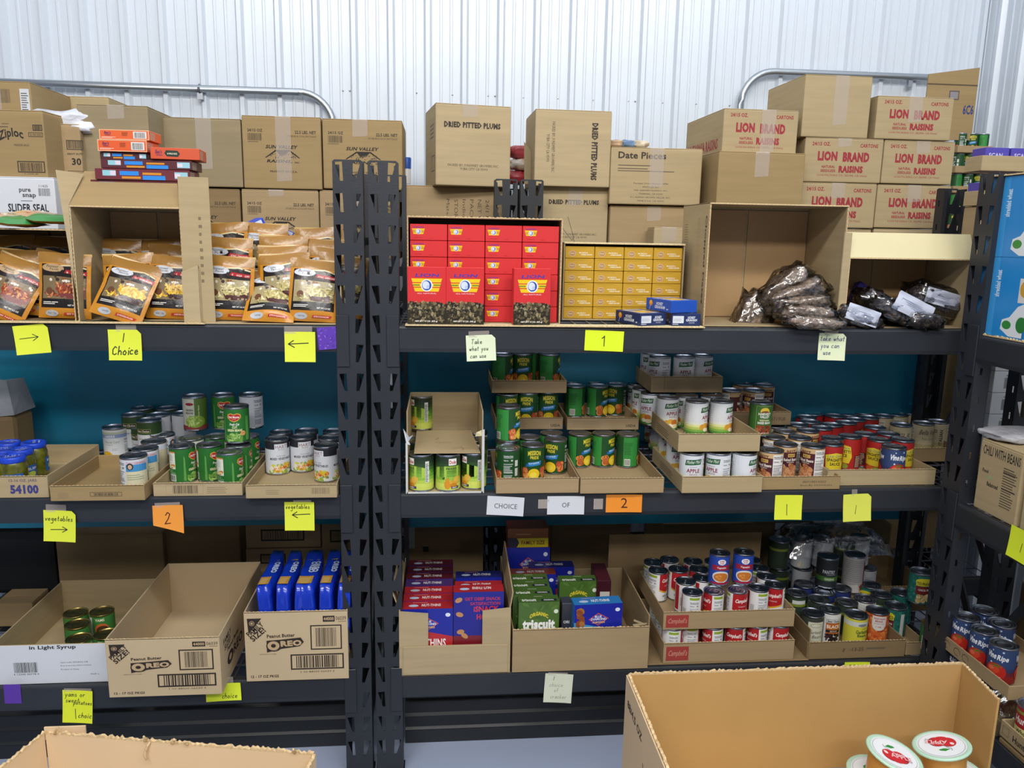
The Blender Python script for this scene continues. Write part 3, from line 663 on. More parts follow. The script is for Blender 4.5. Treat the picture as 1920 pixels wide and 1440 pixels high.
# ================================================================== CARTONS
def side_left(W, D): return lambda x, y, o: Vector((-W/2-o, D-x, y))
def side_right(W, D): return lambda x, y, o: Vector((W/2+o, x, y))
def top_of(W, H): return lambda x, y, o: Vector((x-W/2, y, H+o))
def front_of(W): return lambda x, y, o: Vector((x-W/2, -o, y))
def carton(W, H, D, label, loc, rz=0, m=0, art=None, lart=None, rart=None, tape=(.5, .25), group=None, flaps=True, name='cardboard_carton', cat='carton', tr=None):
    """closed carton; origin bottom front centre; tape=(position, length down the front)"""
    mt = K[m] if isinstance(m, int) else m
    me = bevelbox('shell', -W/2, W/2, 0, D, 0, H-.003, .004, 2); me.materials.append(mt)
    o = bpy.data.objects.new(name, me); COL.objects.link(o); o.location = loc; o.rotation_euler = tr or (0, 0, rz)
    tag(o, label, cat, group)
    if flaps:
        for a_, b_ in ((.001, D/2-.0015), (D/2+.0015, D-.001)) if W < D*1.6 or True else ():
            link('flap', bevelbox('flap', -W/2+.001, W/2-.001, a_, b_, H-.0035, H, .0012, 1), mt, o)
    if tape:
        t = tape[0]*W-W/2; w = .028
        V = [(t-w, D*.9, H+.0006), (t+w, D*.9, H+.0006), (t+w, 0.002, H+.0006), (t-w, 0.002, H+.0006), (t+w, -.0007, H-.003), (t-w, -.0007, H-.003), (t+w*.96, -.0009, H*(1-tape[1])+.004), (t-w*.97, -.0008, H*(1-tape[1]))]
        link('tape_strip', mesh('tape_strip', V, [(0, 3, 2, 1), (3, 5, 4, 2), (5, 7, 6, 4)]), TAPE, o)
    for nm, A, fn in (('front_print', art, front_of(W)), ('left_print', lart, side_left(W, D)), ('right_print', rart, side_right(W, D))):
        if A: link(nm, A.mesh(nm, fn), INK, o)
    return o
def pxbox(x0, yt, x1, yb, Y=None, z=None):
    """front face from its pixel edges, either at depth Y or standing at height z -> (cx, Y, zb, W, H)"""
    xm = (x0+x1)/2
    if z is not None:
        Y = SZ(xm, yb, z).y
    p0, p1 = FY(x0, yb, Y), FY(x1, yb, Y); c = FY(xm, yb, Y); zb = z if z is not None else c.z
    return (p0.x+p1.x)/2, Y, zb, abs(p1.x-p0.x), FY(xm, yt, Y).z-zb
def panelbox(name, label, cat, W, H, D, loc, rz=0, mo=None, mi=None, t=.004, walls='fblr', hf=None, hb=None, hl=None, hr=None, base=True, group=None, top=False, tr=None):
    """open tray / box from separate cardboard panels; origin bottom front centre"""
    R = empty(name, loc, rz); tag(R, label, cat, group)
    if tr: R.rotation_euler = tr
    mo = mo or K[0]; mi = mi or KIN
    hf, hb, hl, hr = [H if v is None else v for v in (hf, hb, hl, hr)]
    def pan(nm, *b):
        me = bevelbox(nm, *b, r=.0012, seg=1); return link(nm, me, mo, R)
    P = {}
    if base: P['base'] = pan('bottom_panel', -W/2, W/2, 0, D, 0, t)
    if 'f' in walls: P['f'] = pan('front_panel', -W/2, W/2, 0, t, t*.5, hf)
    if 'b' in walls: P['b'] = pan('back_panel', -W/2, W/2, D-t, D, t*.5, hb)
    if 'l' in walls: P['l'] = pan('side_panel', -W/2, -W/2+t, t*.6, D-t*.6, t*.5, hl)
    if 'r' in walls: P['r'] = pan('side_panel', W/2-t, W/2, t*.6, D-t*.6, t*.5, hr)
    if top: P['t'] = pan('top_panel', -W/2, W/2, 0, D, H-t, H)
    return R, P
def flutes(parent, L, loc, rot=(0, 0, 0), t=.005, seed=1, ragged=0):
    """exposed corrugated edge: thin zigzag strip on a cut edge, along +x"""
    r = random.Random(seed); n = max(8, int(L/.006)); V, F = [], []
    for i in range(n+1):
        x = L*i/n; z = (.0012 if i % 2 else -.0006)+ragged*r.random()
        V += [(x, 0, -.002), (x, 0, z), (x, t, z+ragged*r.uniform(-.3, .3)), (x, t, -.002)]
    for i in range(n):
        a, b = 4*i, 4*i+4
        F += [(a, b, b+1, a+1), (a+1, b+1, b+2, a+2), (a+2, b+2, b+3, a+3)]
    o = link('cut_edge', mesh('cut_edge', V, F), KEDGE, parent); o.location = loc; o.rotation_euler = rot; return o
ORD = ['first', 'second', 'third', 'fourth', 'fifth', 'sixth', 'seventh', 'eighth', 'ninth']
TRAYS = []
def intray(p, z, r):
    best = None
    for cx, Yf, tz, W, D in TRAYS:
        if abs(z-tz-.0045) < .002 and cx-W/2-.02 < p.x < cx+W/2+.02 and Yf-.06 < p.y < Yf+D:
            d = abs(p.x-cx)/W
            if best is None or d < best[0]: best = (d, cx, Yf, W, D)
    if best:
        _, cx, Yf, W, D = best; m = r+.0055
        p = Vector((min(max(p.x, cx-W/2+m), cx+W/2-m), max(p.y, Yf+m), p.z))
        if p.y > Yf+D-m: p.y = max(p.y, Yf+D+r+.002) if p.y > Yf+D else Yf+D-m
    return p
PLACED = []
def settle(p, z, r):
    for _ in range(10):
        hit = False
        for x, y, zz, q in PLACED:
            if abs(zz-z) > .02: continue
            dx, dy = p.x-x, p.y-y; d = math.hypot(dx, dy); m = r+q+.002
            if d < m-.0002:
                if d < 1e-4: dx, dy, d = .3, 1, 1.04
                if dy < .3*abs(dx): dy = .3*abs(dx)+.002
                n = math.hypot(dx, dy); p = Vector((x+dx/n*m, y+dy/n*m, p.z)) ; hit = True
        if not hit: break
    PLACED.append((p.x, p.y, z, r)); return p
def cans(rows, z, where, dz=CANH):
    """rows front to back: [(key, px, py, rot), ...] with the pixel of each lid centre; z = height the cans stand at"""
    for i, row in enumerate(rows):
        for j, q in enumerate(row):
            key, px, py = q[:3]; rot = q[3] if len(q) > 3 else (px*37) % 360
            zz = z; t = CT[key]; p = settle(intray(SZ(px, py, zz+t.h), z, t.r), z, t.r)
            lb = q[4] if len(q) > 4 else '%s, %s, %s row back, %s from left' % (DESC[key], where, ORD[i], ORD[j]) if len(row) > 1 and len(rows) > 1 else \
                '%s, %s, %s row back' % (DESC[key], where, ORD[i]) if len(rows) > 1 else '%s, %s, %s from left' % (DESC[key], where, ORD[j])
            can(key, p.x, p.y, zz, rot, lb, 'cans '+where)
DESC = dict(pear='green-yellow pear can', peach='green peach can', apricot='green apricot can', apple='white applesauce can', harvest='green baked beans can', beans='maroon baked beans can', spag='red spaghetti sauce can', vine='blue tomato can', bella='cream pasta sauce can', soup='red-white soup can', super='blue soup can', mixveg='mixed vegetables can', delmonte='green beans can', gbeans='cream green beans can', white='white can', corn='kernel corn can', choice='green-banded can', portrait='white-blue can', pantry='black can', tall='tall grey can', black='black beans can', garbyel='yellow garbanzo can', garbwht='pale garbanzo can', vegbean='orange vegetarian beans can', chick='teal chick pea can', hunts='red whole tomato can', yam='green yam can', navy='navy can', dkgreen='dark green can')
# ================================================================== PRINT DESIGNS
RED = '9a3038'; BRN = '3c332b'
def lion_art(W, H):
    a = Art(W, H)
    a.text('24/15 OZ.', .09*W, .82*H, .23*W, .085*H, RED, 1); a.text('CARTONS', .70*W, .80*H, .23*W, .085*H, RED, 1)
    a.text('LION', .17*W, .48*H, .25*W, .22*H, RED, 2.2); a.text('BRAND', .49*W, .47*H, .34*W, .22*H, RED, 2.2)
    a.text('NATURAL', .23*W, .32*H, .17*W, .06*H, RED, 1); a.text('SEEDLESS', .22*W, .23*H, .19*W, .06*H, RED, 1)
    a.text('RAISINS', .45*W, .22*H, .31*W, .16*H, RED, 2.2); a.text('LION PACKING CO. SELMA, CA 93662', .18*W, .13*H, .64*W, .05*H, RED); return a
def sunvalley_art(W, H):
    a = Art(W, H)
    a.text('24/15 OZ', .07*W, .78*H, .19*W, .04*H, BRN, 1); a.bars(.07*W, .66*H, .18*W, .10*H, BRN, 4); a.lines(.07*W, .64*H, .18*W, .012*H, 1, BRN)
    a.text('22.5 LBS. NET', .67*W, .765*H, .27*W, .045*H, BRN, 1); a.text('STORE IN A COOL DRY PLACE', .57*W, .72*H, .37*W, .025*H, BRN)
    a.text('SUN VALLEY', .29*W, .555*H, .40*W, .05*H, '1d1a18', 1, .3); a.text('RAISINS,', .30*W, .355*H, .32*W, .05*H, '1d1a18', 1, .3); a.text('INC.', .66*W, .36*H, .06*W, .02*H, '1d1a18', 1)
    a.poly([(.28*W, .43*H), (.42*W, .54*H), (.60*W, .54*H), (.73*W, .43*H), (.71*W, .43*H), (.59*W, .525*H), (.43*W, .525*H), (.30*W, .43*H)][::-1], '1d1a18')
    a.poly([(.42*W, .535*H), (.60*W, .535*H), (.54*W, .475*H), (.50*W, .46*H), (.46*W, .475*H)], '2a2724')
    a.blobs(.33*W, .42*H, .36*W, .07*H, 26, ['5a4c3c', '6e5e4a', '3a322a'], .012*W, .007*H, 3, 6)
    a.text('PRODUCT OF U.S.A.', .34*W, .225*H, .35*W, .03*H, BRN, 1); return a
def plum_art(W, H):
    a = Art(W, H); a.text('DRIED PITTED PLUMS', .11*W, .71*H, .75*W, .075*H, BRN, 2)
    a.text('PACKED BY: SUNSWEET GROWERS INC.', .16*W, .24*H, .68*W, .03*H, BRN); a.text('YUBA CITY CA 95993', .32*W, .195*H, .37*W, .03*H, BRN); return a
def plum_side(W, H):
    a = Art(W, H); a.text('DRIED PITTED PLUMS', .74*W, .84*H, .75*H, .085*W, BRN, 2, rot=-PI/2)
    a.text('PACKED BY: SUNSWEET GROWERS INC.', .22*W, .84*H, .66*H, .04*W, BRN, rot=-PI/2); a.text('YUBA CITY CA 95993', .15*W, .68*H, .36*H, .04*W, BRN, rot=-PI/2); return a
def oreo_art(W, H):
    a = Art(W, H); I = '2c211c'; a.poly([(.03*W, .91*H), (.17*W, .91*H), (.04*W, .69*H)][::-1], I); a.ell(.075*W, .84*H, .026*W, .035*H, 'b59a76', 16); a.ell(.075*W, .84*H, .020*W, .028*H, I, 16); a.ell(.075*W, .84*H, .013*W, .018*H, 'b59a76', 12)
    a.text('FAMILY', .05*W, .645*H, .19*W, .075*H, I, 1, rot=.72); a.text('SIZE!', .085*W, .575*H, .17*W, .085*H, I, 1, rot=.72)
    for e, c in ((.012, I), (0, 'bfa47f')): a.ell(.28*W, .51*H, (.063+e)*W, (.068+e)*H, c, 20); 
    a.poly([(.21*W, .59*H), (.34*W, .60*H), (.54*W, .625*H), (.57*W, .56*H), (.53*W, .50*H), (.36*W, .47*H), (.21*W, .42*H)][::-1], I)
    a.ell(.275*W, .515*H, .058*W, .066*H, 'bfa47f', 20); a.ell(.275*W, .515*H, .024*W, .028*H, I, 14); a.text('REO', .345*W, .497*H, .205*W, .085*H, 'bfa47f', 2, rot=.04)
    a.text('Peanut Butter', .215*W, .625*H, .27*W, .05*H, I, 1, rot=.03); a.text('SANDWICH COOKIES', .14*W, .385*H, .16*W, .014*H, I)
    a.rect(.76*W, .84*H, .115*W, .085*H, I); a.text('44000', .768*W, .858*H, .098*W, .05*H, 'c4aa86', 1); a.text('06039', .885*W, .86*H, .10*W, .055*H, I); a.rect(.91*W, .838*H, .075*W, .006*H, I)
    a.frame(.635*W, .44*H, .305*W, .355*H, .012*W, I); a.bars(.685*W, .485*H, .20*W, .27*H, I, 8)
    a.frame(.435*W, .155*H, .52*W, .225*H, .014*W, I); a.bars(.49*W, .18*H, .41*W, .175*H, I, 11); a.text('1 00 44000 06039 3', .53*W, .105*H, .33*W, .03*H, I)
    a.text('12 - 17 OZ PKGS', .045*W, .05*H, .27*W, .04*H, I, 1); return a

# ================================================================== REAR RACK CARTONS (top level)
T = .30
def rear(x0, yt, x1, yb, label, Y=.70, m=0, art=None, D=.3, rz=0, tape=(.5, .25), lart=None, rart=None, group=None, **k):
    cx, Y, zb, W, H = pxbox(x0, yt, x1, yb, Y)
    return carton(W, H, D, label, (cx, Y, zb), rz, m, art(W, H) if art else None, lart(D, H) if lart else None, rart(D, H) if rart else None, tape, group)
G = 'sun valley raisin cartons'; G = 'black-printed raisin cartons'
rear(458, 218, 604, 354, 'black-printed raisin carton, upper left of the two with mountain emblems', m=4, art=sunvalley_art, group=G, tape=(.52, .9))
rear(607, 224, 755, 355, 'black-printed raisin carton right above the left post tops', m=4, art=sunvalley_art, group=G, tape=(.47, .25), Y=.71)
rear(310, 353, 455, 480, 'black-printed raisin carton partly hidden by the raised flap, lower row', m=5, art=sunvalley_art, group=G, Y=.71)
rear(458, 356, 600, 484, 'black-printed raisin carton in lower row, behind the small blue box', m=1, art=sunvalley_art, group=G, Y=.70, tape=(.45, .1))
rear(602, 358, 748, 486, 'black-printed raisin carton in lower row, behind the double post', m=1, art=sunvalley_art, group=G, Y=.71)
rear(308, 221, 456, 350, 'plain brown taped carton left of the printed raisin cartons', m=3, tape=(.53, .75), Y=.70)
rear(155, 197, 286, 352, 'large plain carton behind the stacked rice boxes', m=3, Y=.55, D=.42, tape=(.55, .17))
# left end
def zip_art(W, H):
    a = Art(W, H); a.text('Z 00', .09*W, .84*H, .13*W, .06*H, BRN, 1); a.lines(.09*W, .77*H, .16*W, .06*H, 2, '6a5a48', 3, .5)
    a.text('Ziploc', .34*W, .50*H, .36*W, .17*H, '2a2622', 1, .05, rot=.10, arc=.01); a.text('FREEZER BAGS', .55*W, .47*H, .22*W, .03*H, BRN); a.text('Johnson', .40*W, .78*H, .10*W, .03*H, BRN); a.lines(.35*W, .745*H, .18*W, .02*H, 1, BRN)
    a.frame(.84*W, .70*H, .14*W, .09*H, .012*W, BRN); a.bars(.86*W, .715*H, .10*W, .06*H, BRN); a.frame(.77*W, .61*H, .21*W, .065*H, .008*W, BRN); a.text('22 3SR 300X', .79*W, .625*H, .17*W, .03*H, BRN)
    a.rect(.06*W, .16*H, .12*W, .05*H, '3a342e'); a.frame(.57*W, .08*H, .40*W, .17*H, .014*W, BRN); a.bars(.61*W, .10*H, .32*W, .125*H, BRN, 5); a.text('0 12345 00', .66*W, .05*H, .2*W, .02*H, BRN); return a
def zip2_art(W, H):
    a = Art(W, H); a.rect(.40*W, .70*H, .14*W, .07*H, '3a342e'); a.frame(.64*W, .60*H, .42*W, .15*H, .02*W, BRN); a.bars(.68*W, .62*H, .34*W, .115*H, BRN, 5); a.text('HEAVY DUTY', .64*W, .52*H, .4*W, .03*H, BRN, 1)
    a.text('30', .74*W, .36*H, .24*W, .11*H, '2a2622', 1); a.frame(.62*W, .18*H, .44*W, .09*H, .012*W, BRN); a.text('MOISTURE A', .66*W, .205*H, .38*W, .04*H, BRN); a.text('12 UNITS', .14*W, .20*H, .30*W, .035*H, BRN, 1); a.text('STORE IN A DRY', .12*W, .15*H, .34*W, .03*H, BRN); a.text('Z', .38*W, .06*H, .07*W, .06*H, '2a2622', 1); return a
rear(-40, 206, 92, 333, 'storage bag carton with big slanted black name and barcode', Y=.42, m=4, art=zip_art, D=.25, tape=None, rz=-.06)
rear(84, 232, 158, 352, 'bag carton with black square and barcode beside the storage bag carton', Y=.52, m=1, art=zip2_art, D=.3, tape=None)
rear(-40, 152, 62, 226, 'tilted carton with a white label at its right edge, topmost left', Y=.60, m=4, art=lambda W, H: Art(W, H).rect(.80*W, .02*H, .17*W, .80*H, 'c9ccd0').lines(.82*W, .05*H, .13*W, .7*H, 12, '4a4a4a', 3, .4).bars(.40*W, .45*H, .22*W, .35*H, '6a5c4a', 3), D=.3, rz=.0, tape=(.3, .8))
rear(68, 180, 206, 222, 'long flat open carton with red tag on top of the left stack', Y=.90, m=0, D=.3, tape=None, rart=lambda D_, H_: Art(D_, H_).rect(.45*D_, .2*H_, .10*D_, .5*H_, 'a8323c'))
rear(100, 352, 148, 470, 'narrow kraft carton end with black mark behind the white carton', Y=.50, m=1, D=.2, tape=None, art=lambda W, H: Art(W, H).rect(.35*W, .60*H, .25*W, .09*H, '26221e'))
def slider_art(W, H):
    a = Art(W, H); a.text('pure', .63*W, .72*H, .12*W, .08*H, '4a4c52', 1); a.text('snap', .66*W, .63*H, .14*W, .08*H, '4a4c52', 1); a.text('SLIDER SEAL', .50*W, .40*H, .42*W, .14*H, '24252a', 1); a.text('GALLON', .56*W, .23*H, .34*W, .12*H, '24252a', 1)
    a.text('11425', .84*W, .83*H, .09*W, .04*H, '3a3c42'); a.bars(.83*W, .68*H, .12*W, .13*H, '5a5c62', 5); a.lines(.64*W, .585*H, .16*W, .02*H, 1, '5a5c62'); return a
rear(-70, 331, 110, 440, 'white carton lettered in black for slider bags', Y=.40, m=KWHITE, art=slider_art, D=.22, tape=None, rart=None)
# bundle of plastic film between the left cartons
def lumpy(name, W, H, D, m, label, cat, loc, seed=1, amp=.25, rot=(0, 0, 0), n=26, parent=None, group=None, sq=.6):
    V, F = [], []; k = n//2
    for j in range(k+1):
        ph = -PI/2+PI*j/k
        for i in range(n):
            th = 2*PI*i/n; f = lambda s, e: math.copysign(abs(s)**e, s)
            x = f(math.cos(ph), sq)*f(math.cos(th), sq); y = f(math.cos(ph), sq)*f(math.sin(th), sq); z = f(math.sin(ph), sq)
            q = 1+amp*noise.noise(Vector((x*2.2+seed, y*2.2, z*2.6)))+amp*.5*noise.noise(Vector((x*6+seed, y*6, z*6)))
            V.append((x*W/2*q, y*D/2*q, z*H/2*q+H/2))
    F = [(j*n+i, j*n+(i+1) % n, (j+1)*n+(i+1) % n, (j+1)*n+i) for j in range(k) for i in range(n)]
    o = link(name, mesh(name, V, F, True), m, parent); o.location = loc; o.rotation_euler = rot
    if cat: tag(o, label, cat, group)
    return o
p = FY(110, 245, .58); lumpy('plastic_bundle', .26, .085, .2, mat('crumpled_film', 'c6c9d2', .25, noise_amt=.3, nscale=12, bump=.4, bscale=20), 'crumpled clear plastic bundle between the upper left cartons', 'plastic wrap', (p.x, .62, p.z-.02), 4, .3)
# middle and right
rear(816, 196, 958, 349, 'plum carton with lettering across its front, upper left of the pair', m=2, art=plum_art, rz=.16, D=.27, lart=lambda D_, H_: Art(D_, H_).frame(.62*D_, .18*H_, .3*D_, .2*H_, .004, '6a5c4a').lines(.5*D_, .6*H_, .4*D_, .2*H_, 4, '7a6a56', 3, .4), tape=(.45, .16))
rear(1001, 206, 1143, 350, 'plum carton lying on its side with lettering running downwards', m=2, art=plum_side, tape=None, rz=.03, D=.27)
def dried_art(W, H):
    a = Art(W, H)
    for i, (t, w, h_) in enumerate([('DRIED FRUIT', .6, .05), ('24/1 POUND PKGS', .7, .035), ('NET WEIGHT 24 LBS', .75, .035), ('PACKED BY: SUN', .72, .035), ('Indio, CA 92201', .68, .035), ('STORE IN A COOL', .7, .035), ('Material Code 11', .62, .030)]):
        a.text(t, (.86-.075*i)*W, .86*H, w*H, h_*W, '5a4c3e', 1 if i == 0 else 0, rot=-PI/2)
    return a
rear(757, 349, 950, 520, 'dried fruit carton with columns of sideways lettering behind the red display', m=1, art=dried_art, tape=None, Y=.76, D=.25)
rear(1013, 348, 1137, 470, 'plum carton below the sideways one, with pen scribbles', m=2, art=lambda W, H: plum_art(W, H).stroke([(.40*W, .52*H), (.50*W, .20*H), (.47*W, .16*H), (.30*W, .38*H), (.24*W, .42*H)], .0016, '4a443e').stroke([(.48*W, .20*H), (.56*W, .04*H)], .0016, '4a443e'), tape=(.5, .3), Y=.74)
def date_art(W, H):
    a = Art(W, H); a.text('Date Pieces', .08*W, .80*H, .52*W, .12*H, BRN, 1); a.lines(.08*W, .62*H, .42*W, .11*H, 2, '6a5a48', 3, .3); a.lines(.08*W, .58*H, .80*W, .03*H, 1, '6a5a48', 3, .5)
    for i, (t, w) in enumerate([('Purchase Order Number 14780', .38), ('PACKED BY:', .18), ('THE GARDEN PACKING, INC.', .38), ('THERMAL, CA 92274', .26), ('For GLENNY GROWN CELLAR, INC.', .44), ('TEMECULA, CA 92592', .30)]): a.text(t, (.45-w/2)*W, (.36-.062*i)*H, w*W, .028*H, BRN)
    return a
rear(1142, 277, 1312, 384, 'date pieces carton right of the sideways plum carton', m=0, art=date_art, tape=(.5, .7), Y=.70)
rear(1140, 386, 1287, 500, 'plain taped carton under the date pieces carton', m=1, Y=.72, tape=(.55, .25))
rear(1222, 426, 1284, 520, 'small kraft carton with torn corner in front of the plain one', Y=.60, m=2, tape=(.45, .3), D=.10)
GL_ = 'red-lettered raisin cartons'
rear(1352, 205, 1493, 290, 'red-lettered raisin carton leftmost, on the plain taped carton', art=lion_art, m=0, rz=.03, D=.42, Y=.66, group=GL_, tape=(.6, .95), lart=lambda D_, H_: Art(D_, H_).text('CALIFORNIA RAISINS', .04*D_, .12*H_, .85*D_, .26*H_, RED, 1))
rear(1336, 285, 1497, 470, 'plain taped carton under the leftmost red-lettered raisin carton', m=4, Y=.62, D=.40, rz=.03, tape=(.5, .25))
rear(1501, 141, 1627, 258, 'tall plain carton with white shipping label on its left side', m=0, Y=.70, D=.34, rz=.02, tape=(.55, .8), lart=lambda D_, H_: Art(D_, H_).rect(.20*D_, .12*H_, .42*D_, .26*H_, 'dfe1e2').bars(.34*D_, .28*H_, .14*D_, .06*H_, '333333').lines(.24*D_, .15*H_, .3*D_, .08*H_, 3, '555555'))
rear(1639, 181, 1781, 262, 'red-lettered raisin carton topmost of the right column', art=lion_art, m=0, D=.36, group=GL_, tape=(.5, .6))
rear(1504, 259, 1650, 342, 'red-lettered raisin carton directly under the tall plain carton', art=lion_art, m=0, D=.36, group=GL_, tape=(.5, .2))
rear(1651, 264, 1783, 345, 'red-lettered raisin carton second from top of the right column', art=lion_art, m=0, D=.36, group=GL_, tape=(.55, .3), Y=.705)
rear(1493, 343, 1637, 427, 'red-lettered raisin carton half hidden behind the tall open box', art=lion_art, m=0, D=.36, group=GL_, tape=(.5, .35), Y=.695)
rear(1638, 347, 1775, 428, 'red-lettered raisin carton third from top, behind the rear post', art=lion_art, m=0, D=.36, group=GL_, tape=(.5, .4), Y=.705)
rear(1480, 429, 1626, 512, 'red-lettered raisin carton bottom row left, only its top edge showing', art=lion_art, m=2, D=.36, group=GL_, tape=None, Y=.70)
rear(1630, 430, 1770, 514, 'red-lettered raisin carton bottom row, above the cream flap', art=lion_art, m=2, D=.36, group=GL_, tape=None, Y=.70)
rear(1776, 432, 1900, 516, 'red-lettered raisin carton at the far right of the bottom row', art=lion_art, m=2, D=.36, group=GL_, tape=None, Y=.70)
# cardboard sheet with 6C6
cx, Y, zb, W, H = pxbox(1728, 140, 1821, 262, 1.12)
o = empty('cardboard_sheet', (cx, 1.12, zb)); tag(o, 'tall open cardboard flap marked in blue behind the right raisin cartons', 'cardboard')
V, F = boxgeo(-W/2, W/2, 0, .006, 0, H); V = [(x, y, z+(.035 if z > .01 and x > 0 else 0)) for x, y, z in V]
link('panel', mesh('panel', V, F), K[4], o)
a = Art(W, H); a.text('6C6', .76*W, .40*H, .21*W, .15*H, '2c3c78', 1); a.frame(.45*W, .62*H, .2*W, .14*H, .004, '4a4c58'); a.rect(.48*W, .64*H, .13*W, .10*H, '8a8690'); a.rect(0, .84*H, W, .006, '5a4a38'); link('front_print', a.mesh('front_print', front_of(W)), INK, o)
# things glimpsed between the plum cartons
p = FY(975, 345, 1.0)
for i, (px, py, c, w, h) in enumerate([(967, 345, 'b03a44', .10, .05), (985, 322, 'c8a890', .10, .05), (970, 318, 'd9d4cc', .08, .04), (980, 298, 'b84a52', .12, .05)]):
    q = FY(px, py, .98); lumpy('snack_bag', w, h, .1, mat('bag_%s' % c, c, .35, noise_amt=.3, nscale=14, bump=.3, bscale=25), ['red', 'tan', 'white', 'pinkish red'][i]+' bag glimpsed between the two upper plum cartons', 'bag', (q.x, .98, q.z), i)
q = FY(990, 345, .8); V, F = boxgeo(-.015, .03, 0, .004, 0, .13); V = [(x-(z*.18)+(.02 if z > .1 and x < 0 else 0), y, z+(.03 if z > .1 and x < 0 else 0)) for x, y, z in V]
o = link('cardboard_flap', mesh('cardboard_flap', V, F), K[3]); o.location = (q.x, .8, q.z); tag(o, 'upright grey cardboard flap between the upper plum cartons', 'cardboard')
q = FY(763, 345, .95); o = link('bottle', lathe('bottle', [(.016, 0), (.016, .07), (.012, .075), (.012, .08)], 16), mat('white_plastic', 'e8ebee', .35)); o.location = (q.x, .95, q.z); tag(o, 'white bottle with blue cap behind the rack posts', 'bottle')
link('cap', lathe('cap', [(.017, .06), (.018, .1), (.016, .104)], 16), mat('blue_cap', '2a5fc0', .4), o)
q = FY(1180, 276, .85)
for i, c in enumerate(('b89a7a', '6a86a8', 'c4b49c')):
    lumpy('snack_bag', .07, .03, .1, mat('bag_%s' % c, c, .35, noise_amt=.3, nscale=14), ['tan', 'blue', 'cream'][i]+' bag lying on top of the date pieces carton', 'bag', (q.x-.06+i*.05, .86, q.z-.005), i+5)

# ================================================================== SMALL BOXES
SB = {}
def smallbox(key, W, H, D, col, arts, loc, label, group, rz=0, cat='box', name='food_box', tilt=0, m=GLOSS, rough=.4):
    """arts: {'front': Art, 'top': Art, 'left':..., 'right':...}; origin bottom front centre; meshes shared per key"""
    if key not in SB:
        me = bevelbox('shell', -W/2, W/2, 0, D, 0, H, .0012, 1); me.materials.append(mat('box_'+col, col, rough)); L = []
        fn = {'front': front_of(W), 'top': top_of(W, H), 'left': side_left(W, D), 'right': side_right(W, D)}
        for k, A in arts.items():
            q = A.mesh(k+'_print', fn[k]); q.materials.append(m); L.append((k+'_print', q))
        SB[key] = (me, L)
    me, L = SB[key]
    o = bpy.data.objects.new(name, me); COL.objects.link(o); o.location = loc; o.rotation_euler = (tilt, 0, rz); tag(o, label, cat, group)
    for n_, q in L:
        c = bpy.data.objects.new(n_, q); COL.objects.link(c); c.parent = o
    return o
def wings(a, cx, cy, s):    # yellow winged badge with a lion head roundel
    a.text('LION', cx-s*.75, cy+s*.62, s*1.5, s*.22, '4a3aa0', 1, .3)
    for i, (w, y) in enumerate(((1, .28), (.93, -.02), (.84, -.32))): a.poly([(cx-s*w, cy+s*(y+.24)), (cx-s*(w-.08), cy+s*y), (cx+s*(w-.08), cy+s*y), (cx+s*w, cy+s*(y+.24))], 'ecc41c')
    a.rect(cx-s*.9, cy+s*.05, s*.45, s*.09, '7a8a2c'); a.rect(cx+s*.45, cy+s*.05, s*.45, s*.09, '7a8a2c')
    a.ell(cx, cy+s*.08, s*.38, s*.40, 'e8ecf4', 20); a.ell(cx, cy+s*.08, s*.31, s*.33, '2c4a9c', 20); a.ell(cx-s*.05, cy+s*.10, s*.23, s*.26, 'd4dcf0', 14); a.ell(cx+s*.08, cy-s*.02, s*.10, s*.14, 'b8c4e4', 10)
# red raisin box display
cx, Y, zb, W, H = pxbox(764, 407, 1052, 598, z=Z1); Y = .06; cx = (FY(764, 600, Y).x+FY(1050, 600, Y).x)/2; W = FY(1050, 600, Y).x-FY(764, 600, Y).x; H = FY(900, 408, Y).z-Z1
R, P = panelbox('display_carton', 'open kraft carton packed with red raisin boxes', 'carton', W, H, .26, (cx, Y, Z1), t=.004, walls='blr', top=True)
flutes(R, W, (-W/2, -.001, H), t=.004, ragged=.002)
for sx in (-1, 1): flutes(R, H, (sx*(W/2-.002), 0, 0), rot=(0, -PI/2, 0), t=.004, seed=3, ragged=.001)
bw, bh = (W-.016)/4, (H-.026)/6
a = Art(bw-.002, bh-.001); wings(a, bw*.22, bh*.50, bw*.17); a.text('NATURAL', bw*.12, bh*.14, bw*.2, bh*.05, '8f1c24'); a.text('15 OZ', bw*.5, bh*.10, bw*.1, bh*.06, '8f1c24')
for r_ in range(6):
    for c_ in range(4):
        if r_ > 2 and c_ in (0, 1) : 
            if False: continue
        jit = ((r_*7+c_*5) % 5-2)*.0008
        smallbox('redend', bw-.002, bh-.001, .17, 'd02c2e', {'front': a}, (cx-W/2+.008+bw*(c_+.5), Y+.012+jit, Z1+.005+(5-r_)*bh), 'red raisin box lying in the display, %s row from top, %s column' % (ORD[r_], ORD[c_]), 'red raisin boxes in the display', name='raisin_box')
sw, sh = FY(836, 600, 0).x-FY(764, 600, 0).x, FY(800, 501, 0).z-Z1-.004
a = Art(sw, sh); a.rect(0, 0, sw, sh*.36, '2c281c'); a.blobs(0, 0, sw, sh*.41, 330, ['5a5038', '453c28', '7a6c4c', '2e281c', '9a8c6a', '231f16'], .0050, .0032, 5, 7); wings(a, sw/2, sh*.66, sw*.40); a.text('ALL NATURAL', sw*.25, sh*.53, sw*.5, sh*.022, 'e8b8b8', 1, .2); a.text('NET WT. 15 OZ. (425 g)', sw*.2, sh*.035, sw*.58, sh*.035, 'f4f0e8', 1, lay=40)
